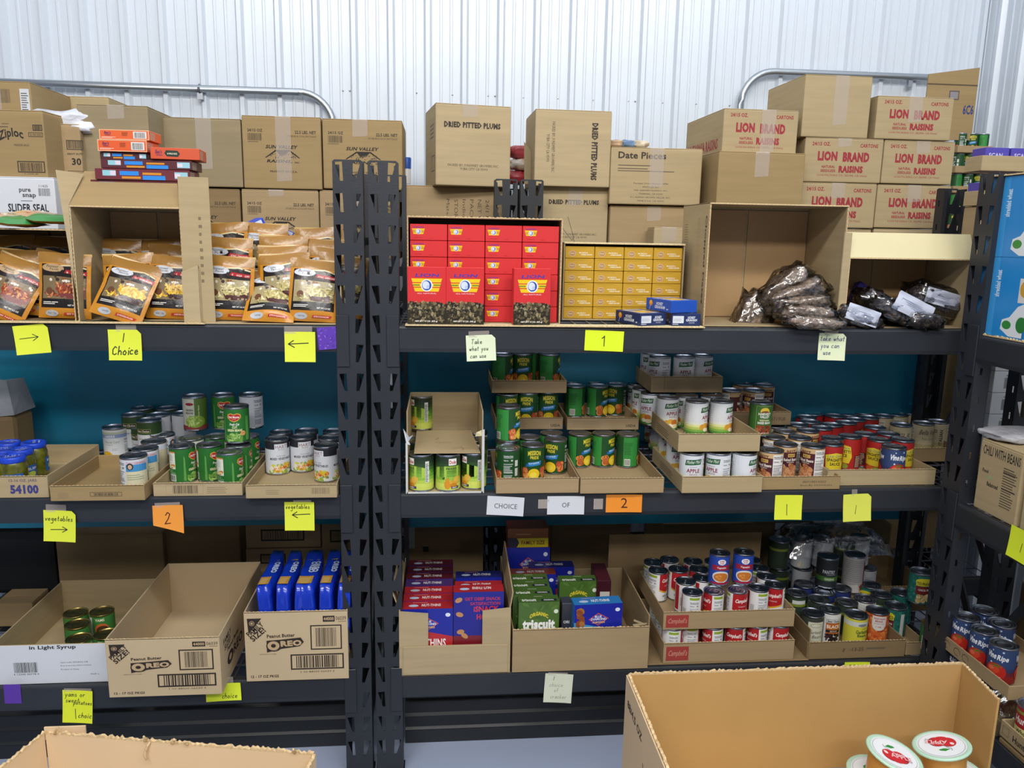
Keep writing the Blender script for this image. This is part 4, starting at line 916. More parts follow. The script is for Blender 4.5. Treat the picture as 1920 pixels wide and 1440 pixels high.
for i, px in enumerate((800, 872, 998)):
    x = FY(px, 600, -.012).x
    o = smallbox('redfront', sw, sh, .034, 'd02c2e', {'front': a}, (x, .004, Z1+.0045), ['red raisin box standing leftmost before the display', 'red raisin box standing second from left before the display', 'red raisin box standing alone at right of the display'][i], 'standing red raisin boxes', name='raisin_box', rz=(0, 0, .10)[i])
# gold box display
Y = .19; x0, x1 = FY(1054, 592, Y).x, FY(1278, 592, Y).x; W = x1-x0; cx = (x0+x1)/2; H = FY(1160, 456, Y).z-Z1
R, P = panelbox('display_carton', 'open kraft carton packed with gold macaroni boxes', 'carton', W, H, .2, (cx, Y, Z1), walls='blr', top=True)
o = link('flap', bevelbox('flap', -W/2, W/2, 0, .075, H-.003, H+.001, .001, 1), KCREAM, R); o.rotation_euler = (0, 0, 0); flutes(R, W, (-W/2, -.001, H-.002), t=.004, ragged=.0015)
bw, bh = (W-.010)/4, (H-.016)/6
a = Art(bw-.002, bh-.001); a.ell(bw*.24, bh*.38, bw*.12, bh*.24, 'd8b49c', 16); a.ell(bw*.24, bh*.38, bw*.105, bh*.20, 'b08a58', 16); a.text('Pantry', bw*.17, bh*.33, bw*.14, bh*.12, 'e8d8b0', 1)
a.text('MACARONI &', bw*.46, bh*.40, bw*.30, bh*.11, 'f2ead0', 1, .1); a.text('CHEESE DINNER', bw*.52, bh*.24, bw*.38, bh*.11, 'f2ead0', 1, .1); a.lines(bw*.1, bh*.86, bw*.8, bh*.06, 1, 'a88420')
for r_ in range(6):
    for c_ in range(4):
        smallbox('gold', bw-.002, bh-.0012, .15, 'c4992a', {'front': a}, (cx-W/2+.005+bw*(c_+.5), Y+.010+((r_*3+c_*5) % 4)*.0006, Z1+.005+(5-r_)*bh), 'gold macaroni box, %s row from top, %s column' % (ORD[r_], ORD[c_]), 'gold macaroni boxes in the display', name='macaroni_box')
# flat cardboard strips on the shelf edge
for a0, a1, y0, y1, lb in ((760, 1320, -.012, .04, 'flat cardboard sheet under the red and gold displays'), (-60, 385, -.012, .035, 'flat cardboard sheet under the left pasta boxes')):
    A, B = FY(a0, 604, 0).x, FY(a1, 604, 0).x
    o = empty('cardboard_sheet', (A, 0, Z1)); tag(o, lb, 'cardboard'); link('sheet', boxmesh('sheet', 0, B-A, y0, y1, .0002, .004), KCREAM, o); flutes(o, B-A, (0, y0-.002, .003), t=.004, ragged=.002, seed=7)
# blue cracker boxes
def bluebox_arts(W, H, D, plain):
    f = Art(W, H)
    if not plain: f.rect(.04*W, .22*H, .38*W, .58*H, 'd4d9e2'); f.lines(.07*W, .38*H, .32*W, .25*H, 3, '8a90a0', 3, .3); f.text('HONEY', .56*W, .56*H, .26*W, .22*H, 'dfe4ee', 1); f.text('GRAHAM', .50*W, .36*H, .38*W, .20*H, 'dfe4ee', 1); f.text('CRACKERS', .6*W, .2*H, .2*W, .1*H, 'c0c8d8'); f.rect(.04*W, .1*H, .2*W, .06*H, 'c0c8d8')
    l = Art(D, H); l.ell(.20*D, .62*H, .07*D, .24*H, 'd98a2a', 14, rot=-.15); l.ell(.20*D, .70*H, .045*D, .15*H, 'eeb83a', 12); l.stroke([(.18*D, .4*H), (.15*D, .08*H)], .002, 'c8ccd8'); l.text('HONEY', .42*D, .50*H, .26*D, .26*H, 'e6eaf2', 1); l.text('GRAHAM', .36*D, .22*H, .40*D, .26*H, 'e6eaf2', 1); l.rect(.82*D, .2*H, .07*D, .10*H, 'b8c4dc')
    t = Art(W, D); t.rect(.12*W, .1*D, .7*W, .8*D, 'c8ccd4'); t.ell(.5*W, .4*D, .3*W, .25*D, 'd8a830'); t.rect(.2*W, .6*D, .5*W, .15*D, '1d2c60')
    return {'front': f, 'left': l, 'top': t}
for i, (a0, a1, yt, yb, z, lb, rz, plain) in enumerate([(1196, 1253, 586, 606, Z1+.0045, 'dark blue cracker box lower left, in front of the gold boxes', .35, 0), (1259, 1313, 588, 606, Z1+.0045, 'dark blue cracker box lower right, below the bright blue end', .02, 0), (1254, 1311, 561, 584, Z1+.044, 'blue cracker box on top of the other two', .32, 1)]):
    Yb = (.012, .012, .018)[i]
    x = FY((a0+a1)/2, yb, Yb).x; W = FY(a1, yb, Yb).x-FY(a0, yb, Yb).x; Hh = .038
    smallbox('cr%d' % i, W, Hh, .14, '1c4fb0' if plain else '1d2c5c', bluebox_arts(W, Hh, .14, plain), (x, Yb, z), lb, 'blue cracker boxes', rz=rz if i != 1 else 0, name='cracker_box')

# ================================================================== OPEN BOXES LYING ON THEIR SIDES
def facebox(label, x0, yt, x1, yb, D, z=Z1, Y=.0, m=None, seams=True, rz=0, group=None, mi=None, lefta=None, nm='open_carton'):
    a0, a1 = FY(x0, yb, Y).x, FY(x1, yb, Y).x; W = a1-a0; H = FY((x0+x1)/2, yt, Y).z-z; cx = (a0+a1)/2
    R, P = panelbox(nm, label, 'carton', W, H, D, (cx, Y, z), rz, mo=m or K[0], walls='blr', top=True, group=group)
    flutes(R, W, (-W/2, -.001, H-.002), t=.004, seed=int(x0)); 
    for sx in (-1, 1): flutes(R, H, (sx*(W/2-.002), -.0, 0), rot=(0, -PI/2, 0), t=.004, seed=3)
    if seams:   # inner closing flaps at the back
        for s in ((-W/2+.006, -.004, .006, H*.97), (.004, W/2-.006, .006, H*.97)):
            link('back_flap', bevelbox('back_flap', s[0], s[1], D-.0085, D-.0045, s[2], s[3], .001, 1), KIN, R)
    if lefta: link('side_print', lefta(D, H).mesh('side_print', side_left(W, D)), INK, R)
    return R, W, H, cx
R4, W4, H4, c4 = facebox('tall open kraft box with bags of walnuts or raisins inside', 1318, 382, 1572, 603, .27, m=K[0], Y=.04,
    lefta=lambda D, H: Art(D, H).text('Chopped Dates', .86*D, .90*H, .72*H, .075*D, '4a4038', 1, rot=-PI/2).lines(.10*D, .55*H, .16*D, .3*H, 14, '8a785e', 4, .3).frame(.62*D, .5*H, .06*D, .38*H, .0008, '8a785e'))
R4['label'] = 'tall open kraft box holding a pile of clear raisin bags'
R5, W5, H5, c5 = facebox('open box with cream top flap holding dark dried plum bags', 1581, 484, 1810, 606, .24, m=K[0], Y=.03)
V, F = boxgeo(-W5/2-.002, W5/2+.006, 0, .004, 0, .085); fl = link('top_flap', mesh('top_flap', V, F), KCREAM, R5); fl.location = (0, .002, H5); fl.rotation_euler = (-.42, 0, 0)
V, F = boxgeo(-.028, 0, 0, .004, .0, H5+.075); s_ = link('side_flap', mesh('side_flap', V, F), K[2], R5); s_.location = (-W5/2+.002, .0, 0); s_.rotation_euler = (0, 0, .25)
# left shelf boxes
R1, W1, H1, c1_ = facebox('open kraft box at the far left with beef pasta pouches', -90, 428, 142, 590, .26, m=K[5], Y=.02)
R2, W2, H2, c2_ = facebox('tall open kraft box with raised top flap and pasta pouches', 146, 387, 349, 592, .27, m=K[0], Y=.01)
V, F = boxgeo(-W2/2, W2/2, 0, .004, 0, .115); V = [(x*(.84 if z > .05 else 1), y, z) for x, y, z in V]; fl = link('top_flap', mesh('top_flap', V, F), KCREAM if 0 else K[4], R2); fl.location = (0, .002, H2); fl.rotation_euler = (-.55, 0, 0)
V = [(-.018, 0, H2-.09), (.0, .0, H2-.02), (.0, 0, H2+.0), (-.02, -.0, H2+.10), (.04, .05, H2+.09)]
link('side_flap', mesh('side_flap', [(0, 0, H2-.24), (0, 0, H2), (-.022, -.01, H2+.095), (.03, .045, H2+.09)], [(0, 1, 3, 2)]), K[2], R2).location = (-W2/2, 0, 0)
x1 = FY(404, 600, .0).x-FY(349, 600, .0).x
V, F = boxgeo(0, x1, 0, .004, .002, H2+.085); sf = link('side_flap', mesh('side_flap', V, F), K[0], R2); sf.location = (W2/2, -.004, 0); sf.rotation_euler = (0, 0, .06)
link('side_print', Art(x1, H2).bars(x1*.45, .10, x1*.08, .07, '4a4036', 4, False).lines(x1*.6, .12, x1*.12, .2, 9, '7a6a52', 3, .4).mesh('side_print', lambda x, y, o: Vector((x, -o, y))), INK, sf)
# low tray of pouches at right of it
a0, a1 = FY(376, 604, .0).x, FY(641, 604, .0).x; W3 = a1-a0; c3 = (a0+a1)/2
R3, P3 = panelbox('open_carton', 'low open kraft box spilling stroganoff pouches beside the post', 'carton', W3, .16, .26, (c3, .0, Z1), walls='lr', hl=.16, hr=.15, mo=K[2])
V, F = boxgeo(0, .045, 0, .004, 0, .17); V = [(x, y, z-(.02 if x < .01 and z > .1 else 0)) for x, y, z in V]; q = link('side_flap', mesh('side_flap', V, F), K[2], R3); q.location = (-W3/2-.042, -.012, .001); q.rotation_euler = (0, 0, .2)

# ================================================================== PASTA POUCHES
def pouch_surf(W, H, B, seed, ph=.5):
    def f(x, y, o):
        u = max(-1, min(1, 2*x/W)); v = max(0, min(1, y/H))
        s = (1-abs(u)**2.6)*max(0, 1-abs(2*v-1)**5)**.8
        s *= .75+.5*(1-v)
        w = noise.noise(Vector((x*18+seed, y*14, seed)))*.006+noise.noise(Vector((x*55+seed, y*38, seed*2)))*.0016
        edge = min(1, (1-abs(u))*8)*min(1, min(v, 1-v)*12)
        return Vector((x*(1-.03*math.sin(PI*v)), -(B*s+w*edge)-o-.0012, y+.004*math.sin(u*2+seed)*(v if v > .5 else 0)))
    return f
def pouch_art(W, H, kind):
    food, bowl, title = {'strog': (['b8a86a', 'c9bc80', 'd9cfa0', '8f8450'], '4a2420', 'STROGANOFF'), 'beef': (['8f3a22', 'b0562e', '6e2a1c', 'd09058'], '7a3a38', 'BEEF PASTA'), 'cheese': (['d8a81e', 'e6bf34', 'c08a14', 'ecd060'], '3a1e1c', 'CHEESEBURGER'), 'green': (['d9c87a', 'e0a860', 'e8e0b0'], '2f7a34', 'RICE')}[kind]
    a = Art(); r = lambda x, y, w, h, c: a.rect(-W/2+x*W, y*H, w*W, h*H, c)
    r(0, 0, 1, 1, 'c48428'); r(0, .84, 1, .16, '9c7236'); r(.07, .16, .86, .66, '231a18'); r(.10, .30, .82, .34, 'a0926a' if kind == 'strog' else '7c6a4c')
    a.stroke([(-.1*W, .80*H), (.2*W, .83*H), (.42*W, .79*H)], .004, 'd8cba0')
    a.ell(-.20*W, .765*H, .22*W, .062*H, 'c9ccd2' if kind != 'beef' else 'b89a72', 20); a.text('Pioneer', -.33*W, .765*H, .24*W, .04*H, '33302e', 0, .3); a.text('Family', -.26*W, .72*H, .2*W, .04*H, '33302e', 0, .3)
    a.poly([(.02*W, .70*H), (.44*W, .68*H), (.45*W, .735*H), (.06*W, .755*H)], 'b02a30'); a.text(title, .07*W, .70*H, .34*W, .028*H, 'f0d8d0', 1, rot=-.04)
    a.blobs(-.4*W, .55*H, .8*W, .12*H, 12, ['d8d0c0', '3a2a24', '8a5a34', 'e6e0d2'], .03*W, .025*H, 7, 8)
    a.poly([(-.13*W, .47*H), (-.04*W, .32*H), (.10*W, .305*H), (.40*W, .305*H), (.42*W, .47*H)], bowl)
    a.ell(.14*W, .46*H, .28*W, .075*H, food[0], 18); a.blobs(-.16*W, .39*H, .58*W, .17*H, 60, food, .045*W, .013*H, 9, 9); a.blobs(-.42*W, .31*H, .40*W, .10*H, 14, food, .05*W, .012*H, 3, 9); a.ell(-.26*W, .42*H, .07*W, .055*H, '6a4430', 14)
    r(.07, .165, .86, .135, '1e1a1a'); a.lines(-.38*W, .215*H, .34*W, .05*H, 2, 'e8e4dc', 3, .45); a.text('NET WT 5.5 OZ', .10*W, .19*H, .26*W, .025*H, 'e8e4dc', 1)
    a.ell(-.22*W, .075*H, .13*W, .05*H, 'b4b6ba', 16); a.text('Family', -.30*W, .06*H, .16*W, .03*H, '33302e', 0, .3); a.poly([(0, .05*H), (.36*W, .05*H), (.40*W, .09*H), (.02*W, .09*H)], 'b83228'); a.text(title, .04*W, .058*H, .30*W, .022*H, 'f0d0c0', 1)
    if kind == 'green': a.sh = [s for s in a.sh[:0]]; a.bb = []; r(0, 0, 1, 1, '3f8a45'); r(.05, .3, .9, .65, 'c9a884'); a.blobs(-.4*W, .35*H, .8*W, .5*H, 26, food+['c86a4a', 'e8e4d8'], .10*W, .05*H, 5)
    return a
PC = {}
def pouch(kind, W, H, loc, rot, label, B=.016, seed=0, group='pasta pouches', cat='pouch'):
    k = (kind, seed % 4)
    if k not in PC:
        f = pouch_surf(W, H, B, seed % 4*3.1); A = pouch_art(W, H, kind)
        fm = A.mesh('front_print', f, xc=[-W/2+W*i/12 for i in range(1, 12)], yc=[H*i/14 for i in range(1, 14)]); fm.materials.append(FOIL); fm.shade_smooth()
        V, F = [], []; nx, ny = 12, 14
        for s in (1, -.6):
            for j in range(ny+1):
                for i in range(nx+1):
                    q = f(-W/2+W*i/nx, H*j/ny, -.0006); q.y = q.y if s == 1 else -q.y*.6; V.append(q)
        n = (nx+1)*(ny+1)
        for b, fl in ((0, False), (n, True)):
            for j in range(ny):
                for i in range(nx):
                    q = (b+j*(nx+1)+i, b+j*(nx+1)+i+1, b+(j+1)*(nx+1)+i+1, b+(j+1)*(nx+1)+i); F.append(q[::-1] if fl else q)
        me = mesh('pouch', V, F, True); me.materials.append(mat('pouch_foil_back', 'b98a3c', .3, bump=.2))
        sv = boxmesh('seal', -W/2-.001, W/2+.001, -.0015, .0015, H-.008, H+.001); sv.materials.append(mat('pouch_seal', 'c9a76a', .3)); PC[k] = (me, fm, sv)
    me, fm, sv = PC[k]
    o = bpy.data.objects.new('food_pouch', me); COL.objects.link(o); o.location = loc; o.rotation_euler = rot; tag(o, label, cat, group)
    for nm, q in (('front_print', fm), ('top_seal', sv)):
        c = bpy.data.objects.new(nm, q); COL.objects.link(c); c.parent = o
    return o
PWD, PHT = .148, .188
def pch(kind, px, py, Y, tilt, roll, label, seed, z=None, sc=1):
    """px,py = pixel of the pouch's bottom centre at depth Y; tilt leans it back, roll turns it in its own plane"""
    p = FY(px, py, Y); o = pouch(kind, PWD, PHT, (p.x, Y, z if z is not None else p.z), (-tilt, roll, 0), label, seed=seed); o.scale = (sc,)*3; return o
zb = Z1+.006
# low box: back rows first
for i, (k, px, Y, z, t, r, lb) in enumerate([
    ('strog', 425, .185, .10, .10, 0, 'stroganoff pouch at the back left of the low box'), ('strog', 500, .20, .10, .10, 0, 'stroganoff pouch at the back centre of the low box'), ('strog', 600, .20, .09, .10, 0, 'stroganoff pouch at the back right of the low box'),
    ('strog', 430, .13, .055, .14, .01, 'stroganoff pouch behind the large front left one'), ('strog', 532, .12, .065, .14, .02, 'stroganoff pouch behind the stacked middle ones'), ('strog', 610, .13, .055, .14, -.02, 'stroganoff pouch with half silver oval showing, by the post'),
    ('strog', 528, .085, .035, .2, .02, 'stroganoff pouch second behind the lying middle one'), ('strog', 618, .095, .03, .18, .03, 'stroganoff pouch third from front by the post'),
    ('strog', 535, .055, .015, .25, -.03, 'stroganoff pouch directly behind the lying middle one'), ('strog', 634, .06, .012, .2, .1, 'stroganoff pouch against the post, mostly hidden')]):
    x = FY(px, 590, Y).x; pouch(k, PWD, PHT, (x, Y, zb+z), (-t, r, 0), lb, seed=i)
pch('strog', 428, 590, .045, .16, .03, 'large stroganoff pouch upright at front left of the low box', 1, zb+.002)
pch('strog', 502, 604, -.002, .72, .04, 'stroganoff pouch lying back at the front middle of the low box', 2, zb+.002)
pch('strog', 585, 603, .014, .30, .05, 'creased stroganoff pouch at front right of the low box', 3, zb+.002)
# tall box
for i, (k, px, Y, z, t, r, lb) in enumerate([('cheese', 225, .20, .045, .1, 0, 'dim pouch at the back left of the tall open box'), ('cheese', 300, .21, .045, .1, 0, 'dim pouch at the back centre of the tall open box'), ('cheese', 330, .17, .03, .1, 0, 'dim pouch at the back right of the tall open box'),
    ('cheese', 245, .085, .004, .15, -.03, 'cheeseburger pouch standing behind the slumped one'), ('cheese', 322, .075, .0, .2, .04, 'cheeseburger pouch at the right with a bowl of yellow pasta')]):
    x = FY(px, 590, Y).x; pouch(k, PWD, PHT, (x, Y, zb+z), (-t, r, 0), lb, seed=i+1)
pch('cheese', 215, 598, .012, .45, .30, 'cheeseburger pouch slumped forward and tilted in the tall open box', 2, zb+.004)
# far left box
for i, (k, px, Y, z, t, r, lb) in enumerate([('beef', 25, .20, .05, .1, 0, 'dim pouch at the back left of the far left box'), ('beef', 95, .21, .05, .1, 0, 'dim pouch at the back right of the far left box'),
    ('beef', 30, .085, .012, .15, .10, 'beef pasta pouch leaning right at the left edge'), ('beef', 100, .09, .004, .12, .18, 'beef pasta pouch seen edge-on between two others')]):
    x = FY(px, 590, Y).x; pouch(k, PWD, PHT, (x, Y, zb+z), (-t, r, 0), lb, seed=i)
pch('beef', 122, 590, .05, .12, .03, 'beef pasta pouch upright with a bowl of red pasta', 1, zb+.002)
pch('beef', -8, 598, .03, .35, .42, 'beef pasta pouch tilted strongly at the frame edge', 2, zb+.004)
for i, (px, py, r, lb) in enumerate([(30, 424, .1, 'green rice bag lying left on top of the far left box'), (78, 424, .05, 'green and yellow rice bag overlapping it on the box')]):
    p = FY(px, py, .03); o = pouch('green', PWD, PHT, (p.x+.03, .05+.03*i, Z1+H1+.010+i*.010), (-1.45, 0, 1.25-i*.35), lb, seed=i, group='green rice bags')
# small blue-white boxes behind the low box
for i, (px, py, w, h, rr, lb) in enumerate([(487, 462, .11, .085, (0, -.45, .5), 'blue and white box tilted behind the stroganoff pouches'), (522, 462, .045, .07, (0, .45, .3), 'narrow blue box leaning on the tilted one'), (560, 462, .16, .02, (0, .05, 0), 'flat blue box at the back of the low box')]):
    p = FY(px, py, .24); a = Art(w, h); a.rect(w*.15, h*.12, w*.62, h*.62, 'd4dae8'); a.rect(.03*w, .82*h, .9*w, .14*h, 'd9dfee'); a.lines(w*.2, h*.2, w*.5, h*.4, 5, '9aa4c0', 3, .4)
    o = smallbox('bw%d' % i, w, h, .07, '2a49c0', {'front': a, 'right': Art(.07, h).rect(.01, .3*h, .04, .4*h, 'c8d2f0')}, (p.x, .24, p.z-.01), lb, None, name='food_box'); o.rotation_euler = rr
# stack of rice boxes on top of the tall box
zt = Z1+H2+.001
def ricebox(col, W, H, D, x, Y, z, lb, mode, rz=0):
    a = Art(W, H)
    if mode == 'orange': a.frame(0, 0, W, H, .002, 'e8b890'); a.text("Ben's", .10*W, .55*H, .13*W, .28*H, '5a2a5c', 1, .1); a.text('ORIGINAL', .11*W, .40*H, .12*W, .12*H, '5a2a5c', 1); a.lines(.04*W, .16*H, .30*W, .14*H, 2, 'f0d8c8'); a.lines(.45*W, .4*H, .14*W, .4*H, 4, '7a3a1c', 3, .4); a.rect(.68*W, .14*H, .27*W, .70*H, 'd9d6d2'); a.bars(.71*W, .2*H, .21*W, .55*H, '2a2a2a', 5)
    elif mode == 'wild': a.text("Ben's", .10*W, .45*H, .13*W, .36*H, '5a2a5c', 1, .1); a.text('ORIGINAL', .11*W, .28*H, .14*W, .12*H, '5a2a5c', 1); a.poly([(.28*W, .5*H), (.33*W, .25*H), (.55*W, .22*H), (.60*W, .5*H), (.55*W, .76*H), (.32*W, .78*H)], '26382c'); a.text('& WILD RICE', .34*W, .42*H, .20*W, .14*H, 'e8e0c8', 1)
    else: a.rect(.08*W, .35*H, .14*W, .5*H, '8fc4cc'); a.rect(.16*W, .4*H, .06*W, .4*H, 'd8cad8'); a.rect(.26*W, .42*H, .20*W, .38*H, '2f86d8'); a.rect(.28*W, .12*H, .20*W, .2*H, 'd08a2a'); a.rect(.50*W, .05*H, .24*W, .38*H, '2f86d8'); a.rect(.50*W, .5*H, .2*W, .2*H, 'd08a2a'); a.rect(.84*W, .2*H, .14*W, .6*H, '9ac8d4'); a.rect(.84*W, .3*H, .06*W, .35*H, 'dcd0dc')
    a2 = Art(D, H); a2.lines(.05*D, .1*H, .5*D, .8*H, 5, 'b8b0a4', 3, .5)
    return smallbox('rb%s%.2f%.2f' % (mode, x, z), W, H, D, col, {'front': a, 'right': a2}, (x, Y, z), lb, 'stacked rice boxes', rz=rz, name='rice_box')
Yr = .05
def rb(x0, x1, yt, yb, col, mode, lb, dy=0, rz=0):
    c = (x0+x1)/2; Yq = Yr+dy; p = FY(c, yb, Yq); W = FY(x1, yb, Yq).x-FY(x0, yb, Yq).x; H = FY(c, yt, Yq).z-p.z
    return ricebox(col, W, H-.0006, .10, p.x, Yq, p.z, lb, mode, rz)
pz = FY(268, 338, Yr).z
if pz-zt > .006:
    ricebox('5a2228', .30, (pz-zt)/2-.001, .10, FY(268, 338, Yr).x, Yr+.005, zt, 'maroon rice box at the very bottom of the stack, behind the flap', 'maroon')
    ricebox('5a2228', .30, (pz-zt)/2-.001, .10, FY(270, 338, Yr).x, Yr+.004, zt+(pz-zt)/2, 'maroon rice box second from the bottom, behind the flap', 'maroon')
rb(180, 356, 317, 338, '6a2630', 'maroon', 'maroon rice box with blue stickers, widest and lowest visible in the stack', 0, .02)
rb(190, 360, 299, 317, '55252c', 'maroon', 'maroon rice box second lowest visible in the stack', .004)
rb(188, 276, 285, 299, '4a2228', 'maroon', 'small dark maroon rice box under the orange ones', .006)
rb(184, 276, 262, 284, 'd8592a', 'orange', 'orange rice box, lower of the two with barcodes', -.004)
rb(187, 280, 243, 262, 'da5f2c', 'orange', 'orange rice box topmost of the stack', 0)
rb(284, 374, 277, 299, 'c9502c', 'wild', 'red-orange rice box lying right of the stack top', 0, .1)
# ================================================================== CLEAR BAGS
RAISM = mat('raisins', '93806f', .5, noise_amt=.6, nscale=85, bump=1.0, bscale=95); PLUM = mat('dried_plums', '3d3436', .4, noise_amt=.6, nscale=40, bump=.8, bscale=60)
def clearbag(W, H, D, loc, rot, label, m, seed, lab=None, group=None):
    o = lumpy('clear_bag', W*1.10, H*1.14, D*1.14, CLEAR, label, 'bag', loc, seed, .30, rot, group=group, sq=.55)
    lumpy('contents', W*.99, H*.97, D*.98, m, None, None, (0, 0, H*.07), seed+.5, .22, parent=o, sq=.6)
    V = [(W*(.5+.0*k), -D*.1+.002*k, H*(.35+.1*k)) for k in range(4)]
    f = mesh('bag_end', [(W*.42, -D*.25, H*.3), (W*.72, -D*.15, H*.2), (W*.74, D*.15, H*.35), (W*.42, D*.25, H*.75), (W*.6, 0, H*.6)], [(0, 1, 4), (1, 2, 4), (2, 3, 4), (3, 0, 4)], True)
    link('bag_end', f, CLEAR, o)
    if lab:
        n, sx, sy = 8, lab[0], lab[1]; V, F = [], []
        for j in range(n+1):
            for i in range(n+1):
                u, v = i/n-.5, j/n-.5; V.append((lab[2]+u*sx, -D*.53+.02*u*u+.01*noise.noise(Vector((u*4, v*4, seed)))-.004, H*.55+lab[3]+v*sy))
        F = [(j*(n+1)+i, j*(n+1)+i+1, (j+1)*(n+1)+i+1, (j+1)*(n+1)+i) for j in range(n) for i in range(n)]
        l = link('paper_label', mesh('paper_label', V, F, True), mat('bag_label_paper', 'c2c8d8', .6), o); l.rotation_euler = (0, lab[4], 0)
        a = Art(); a.lines(-sx*.4, -sy*.3, sx*.8, sy*.55, 6, '7a80a0', 3, .25); q = link('label_print', a.mesh('label_print', lambda x, y, of: Vector((lab[2]+x, -D*.53+.02*(x/sx)**2-.0075-of, H*.55+lab[3]+y))), INK, l)
    return o
zz = Z1+.005
for i, (px, py, z, w, h, Y, rx, ry, lb) in enumerate([
    (1440, 598, .0, .15, .10, .16, 0, -1.25, 'brown raisin bag standing on end at the left of the pile'),
    (1478, 598, .075, .18, .08, .13, 0, -.7, 'brown raisin bag topmost and leaning in the pile'),
    (1492, 560, .058, .19, .07, .10, .1, -.35, 'brown raisin bag second from top of the pile'),
    (1500, 575, .035, .18, .055, .07, 0, -.1, 'brown raisin bag in the middle of the pile'),
    (1508, 590, .012, .17, .05, .04, 0, .02, 'brown raisin bag with glossy folds, second from bottom'),
    (1522, 606, .0, .17, .035, .005, .1, .05, 'brown raisin bag at the very front by the shelf edge')]):
    x = FY(px, py, Y).x; clearbag(w, h, .10, (x, Y, zz+z), (rx, ry, 0), lb, RAISM, i*1.7, group='clear raisin bags')
for i, (px, z, w, h, Y, ry, lb, lab) in enumerate([
    (1600, .0, .15, .05, .05, .30, 'dark plum bag with blue-white label at the left', (.11, .05, -.01, .01, 0)),
    (1640, .03, .17, .06, .10, .55, 'dark plum bag lying diagonally behind the labelled ones', None),
    (1678, .01, .20, .055, .045, .38, 'dark plum bag with large white label at the front', (.13, .06, .0, .03, .05)),
    (1745, .03, .20, .085, .12, .25, 'dark plum bag with white label at the right rear', (.15, .05, 0, .01, 0)),
    (1722, .0, .11, .045, .02, .10, 'small glossy plum bag end at the shelf edge', None)]):
    x = FY(px, 600, Y).x; clearbag(w, h, .10, (x, Y, zz+z), (0, ry, 0), lb, PLUM, i*2.3, lab, 'dried plum bags')
p = FY(1615, 560, .19); o = smallbox('purple', .07, .07, .03, '2c2470', {'front': Art(.07, .07).rect(.01, .02, .035, .03, 'b8bcc8')}, (p.x, .19, zz+.06), 'dark purple packet at the back of the plum bag box', None, name='packet'); o.rotation_euler = (-.3, .5, 0)
# ================================================================== MIDDLE SHELF
def tray(label, x0, yt, x1, yb, D, z, m=0, t=.004, art=None, Y=None, lart=None, h=None, group=None, rz=0, name='cardboard_tray', cat='tray', hb=None, mo=None, edge=True):
    """open tray standing at height z, front lower corners at pixels (x0, yb), (x1, yb), front top at yt"""
    cx, Yf, zb, W, H = pxbox(x0, yt, x1, yb, Y, z) if Y is None else (lambda q: (q[0], Y, z, q[3], FY((x0+x1)/2, yt, Y).z-z))(pxbox(x0, yt, x1, yb, Y))
    H = h or H
    R, P = panelbox(name, label, cat, W, H, D, (cx, Yf, z), rz, mo=mo or K[m], hb=hb, group=group)
    if edge: flutes(P['f'], W, (-W/2, 0, H-.001), t=.004, seed=int(x0)+3, ragged=.0006)
    if art: link('front_print', art(W, H).mesh('front_print', front_of(W)), INK, P['f'])
    if lart: link('side_print', lart(D, H).mesh('side_print', side_left(W, D)), INK, P['l'])
    TRAYS.append((cx, Yf, z, W, D)); return R, cx, Yf, W, H, P
zc = Z2+.0045
# left rack
tray('shallow kraft tray of pickle jars at the left edge, printed 54100', -110, 893, 92, 934, .36, Z2, 0, art=lambda W, H: Art(W, H).text('54100', .645*W, .18*H, .265*W, .42*H, '3a3a78', 2).text('12-16 OZ. JARS', .64*W, .70*H, .26*W, .16*H, '6a5a70', 1))
tray('mostly empty kraft tray with corn and white cans', 95, 910, 272, 939, .33, Z2, 4, art=lambda W, H: Art(W, H).frame(.42*W, .28*H, .34*W, .28*H, .0012, '4a4030').bars(.46*W, .33*H, .26*W, .17*H, '4a4030').lines(.08*W, .2*H, .14*W, .4*H, 4, '8a765a', 4, .35))
tray('kraft tray of green bean cans, printed with a faint barcode', 288, 905, 455, 930, .33, Z2, 2, art=lambda W, H: Art(W, H).frame(.14*W, .12*H, .42*W, .76*H, .0008, '9a876a').bars(.22*W, .2*H, .28*W, .6*H, '5a4c3a').lines(.60*W, .2*H, .28*W, .55*H, 4, '8a765a', 4, .3))
tray('kraft tray of mixed vegetable cans beside the double post', 461, 909, 632, 934, .33, Z2, 0, art=lambda W, H: Art(W, H).bars(.72*W, .3*H, .2*W, .45*H, '8a765a').lines(.22*W, .3*H, .18*W, .4*H, 3, '8a765a', 4, .3))
cans([[('portrait', 250, 853, 30)], [('portrait', 272, 839, 25), ('corn', 214.5, 799, 8)], [('portrait', 288, 826, -120), ('choice', 268, 797, -12)], [('portrait', 305, 813, 95)], ], zc, 'in the mostly empty tray')
cans([[('choice', 250, 776, -5), ('choice', 267, 764, 170), ('choice', 314, 764, 100)], [('white', 297, 776, 60), ('white', 332, 777, 150), ('choice', 279, 786, 200)]], zc+.035, 'in the dark group behind the corn can')
cans([[('delmonte', 338, 834, 78), ('delmonte', 392, 832, 50), ('delmonte', 430, 845, 80)], [('gbeans', 358, 820, 160), ('delmonte', 402, 819, 200), ('delmonte', 452, 833, 100), ('delmonte', 474, 816, 85)]], zc, 'in the green bean tray')
zt2 = zc+CANH+.001
can('gbeans', *SZ(364, 741, zt2+CANH).xy, zt2, 8, 'cream and green beans can standing upper left on the other cans', 'stacked green bean cans')
can('delmonte', *SZ(418, 739, zt2+CANH).xy, zt2, 18, 'green cut beans can with red badge, behind the front one', 'stacked green bean cans')
can('white', *SZ(470, 738, zt2+CANH).xy, zt2, -5, 'white can with nutrition panel standing upper right on the others', 'stacked green bean cans')
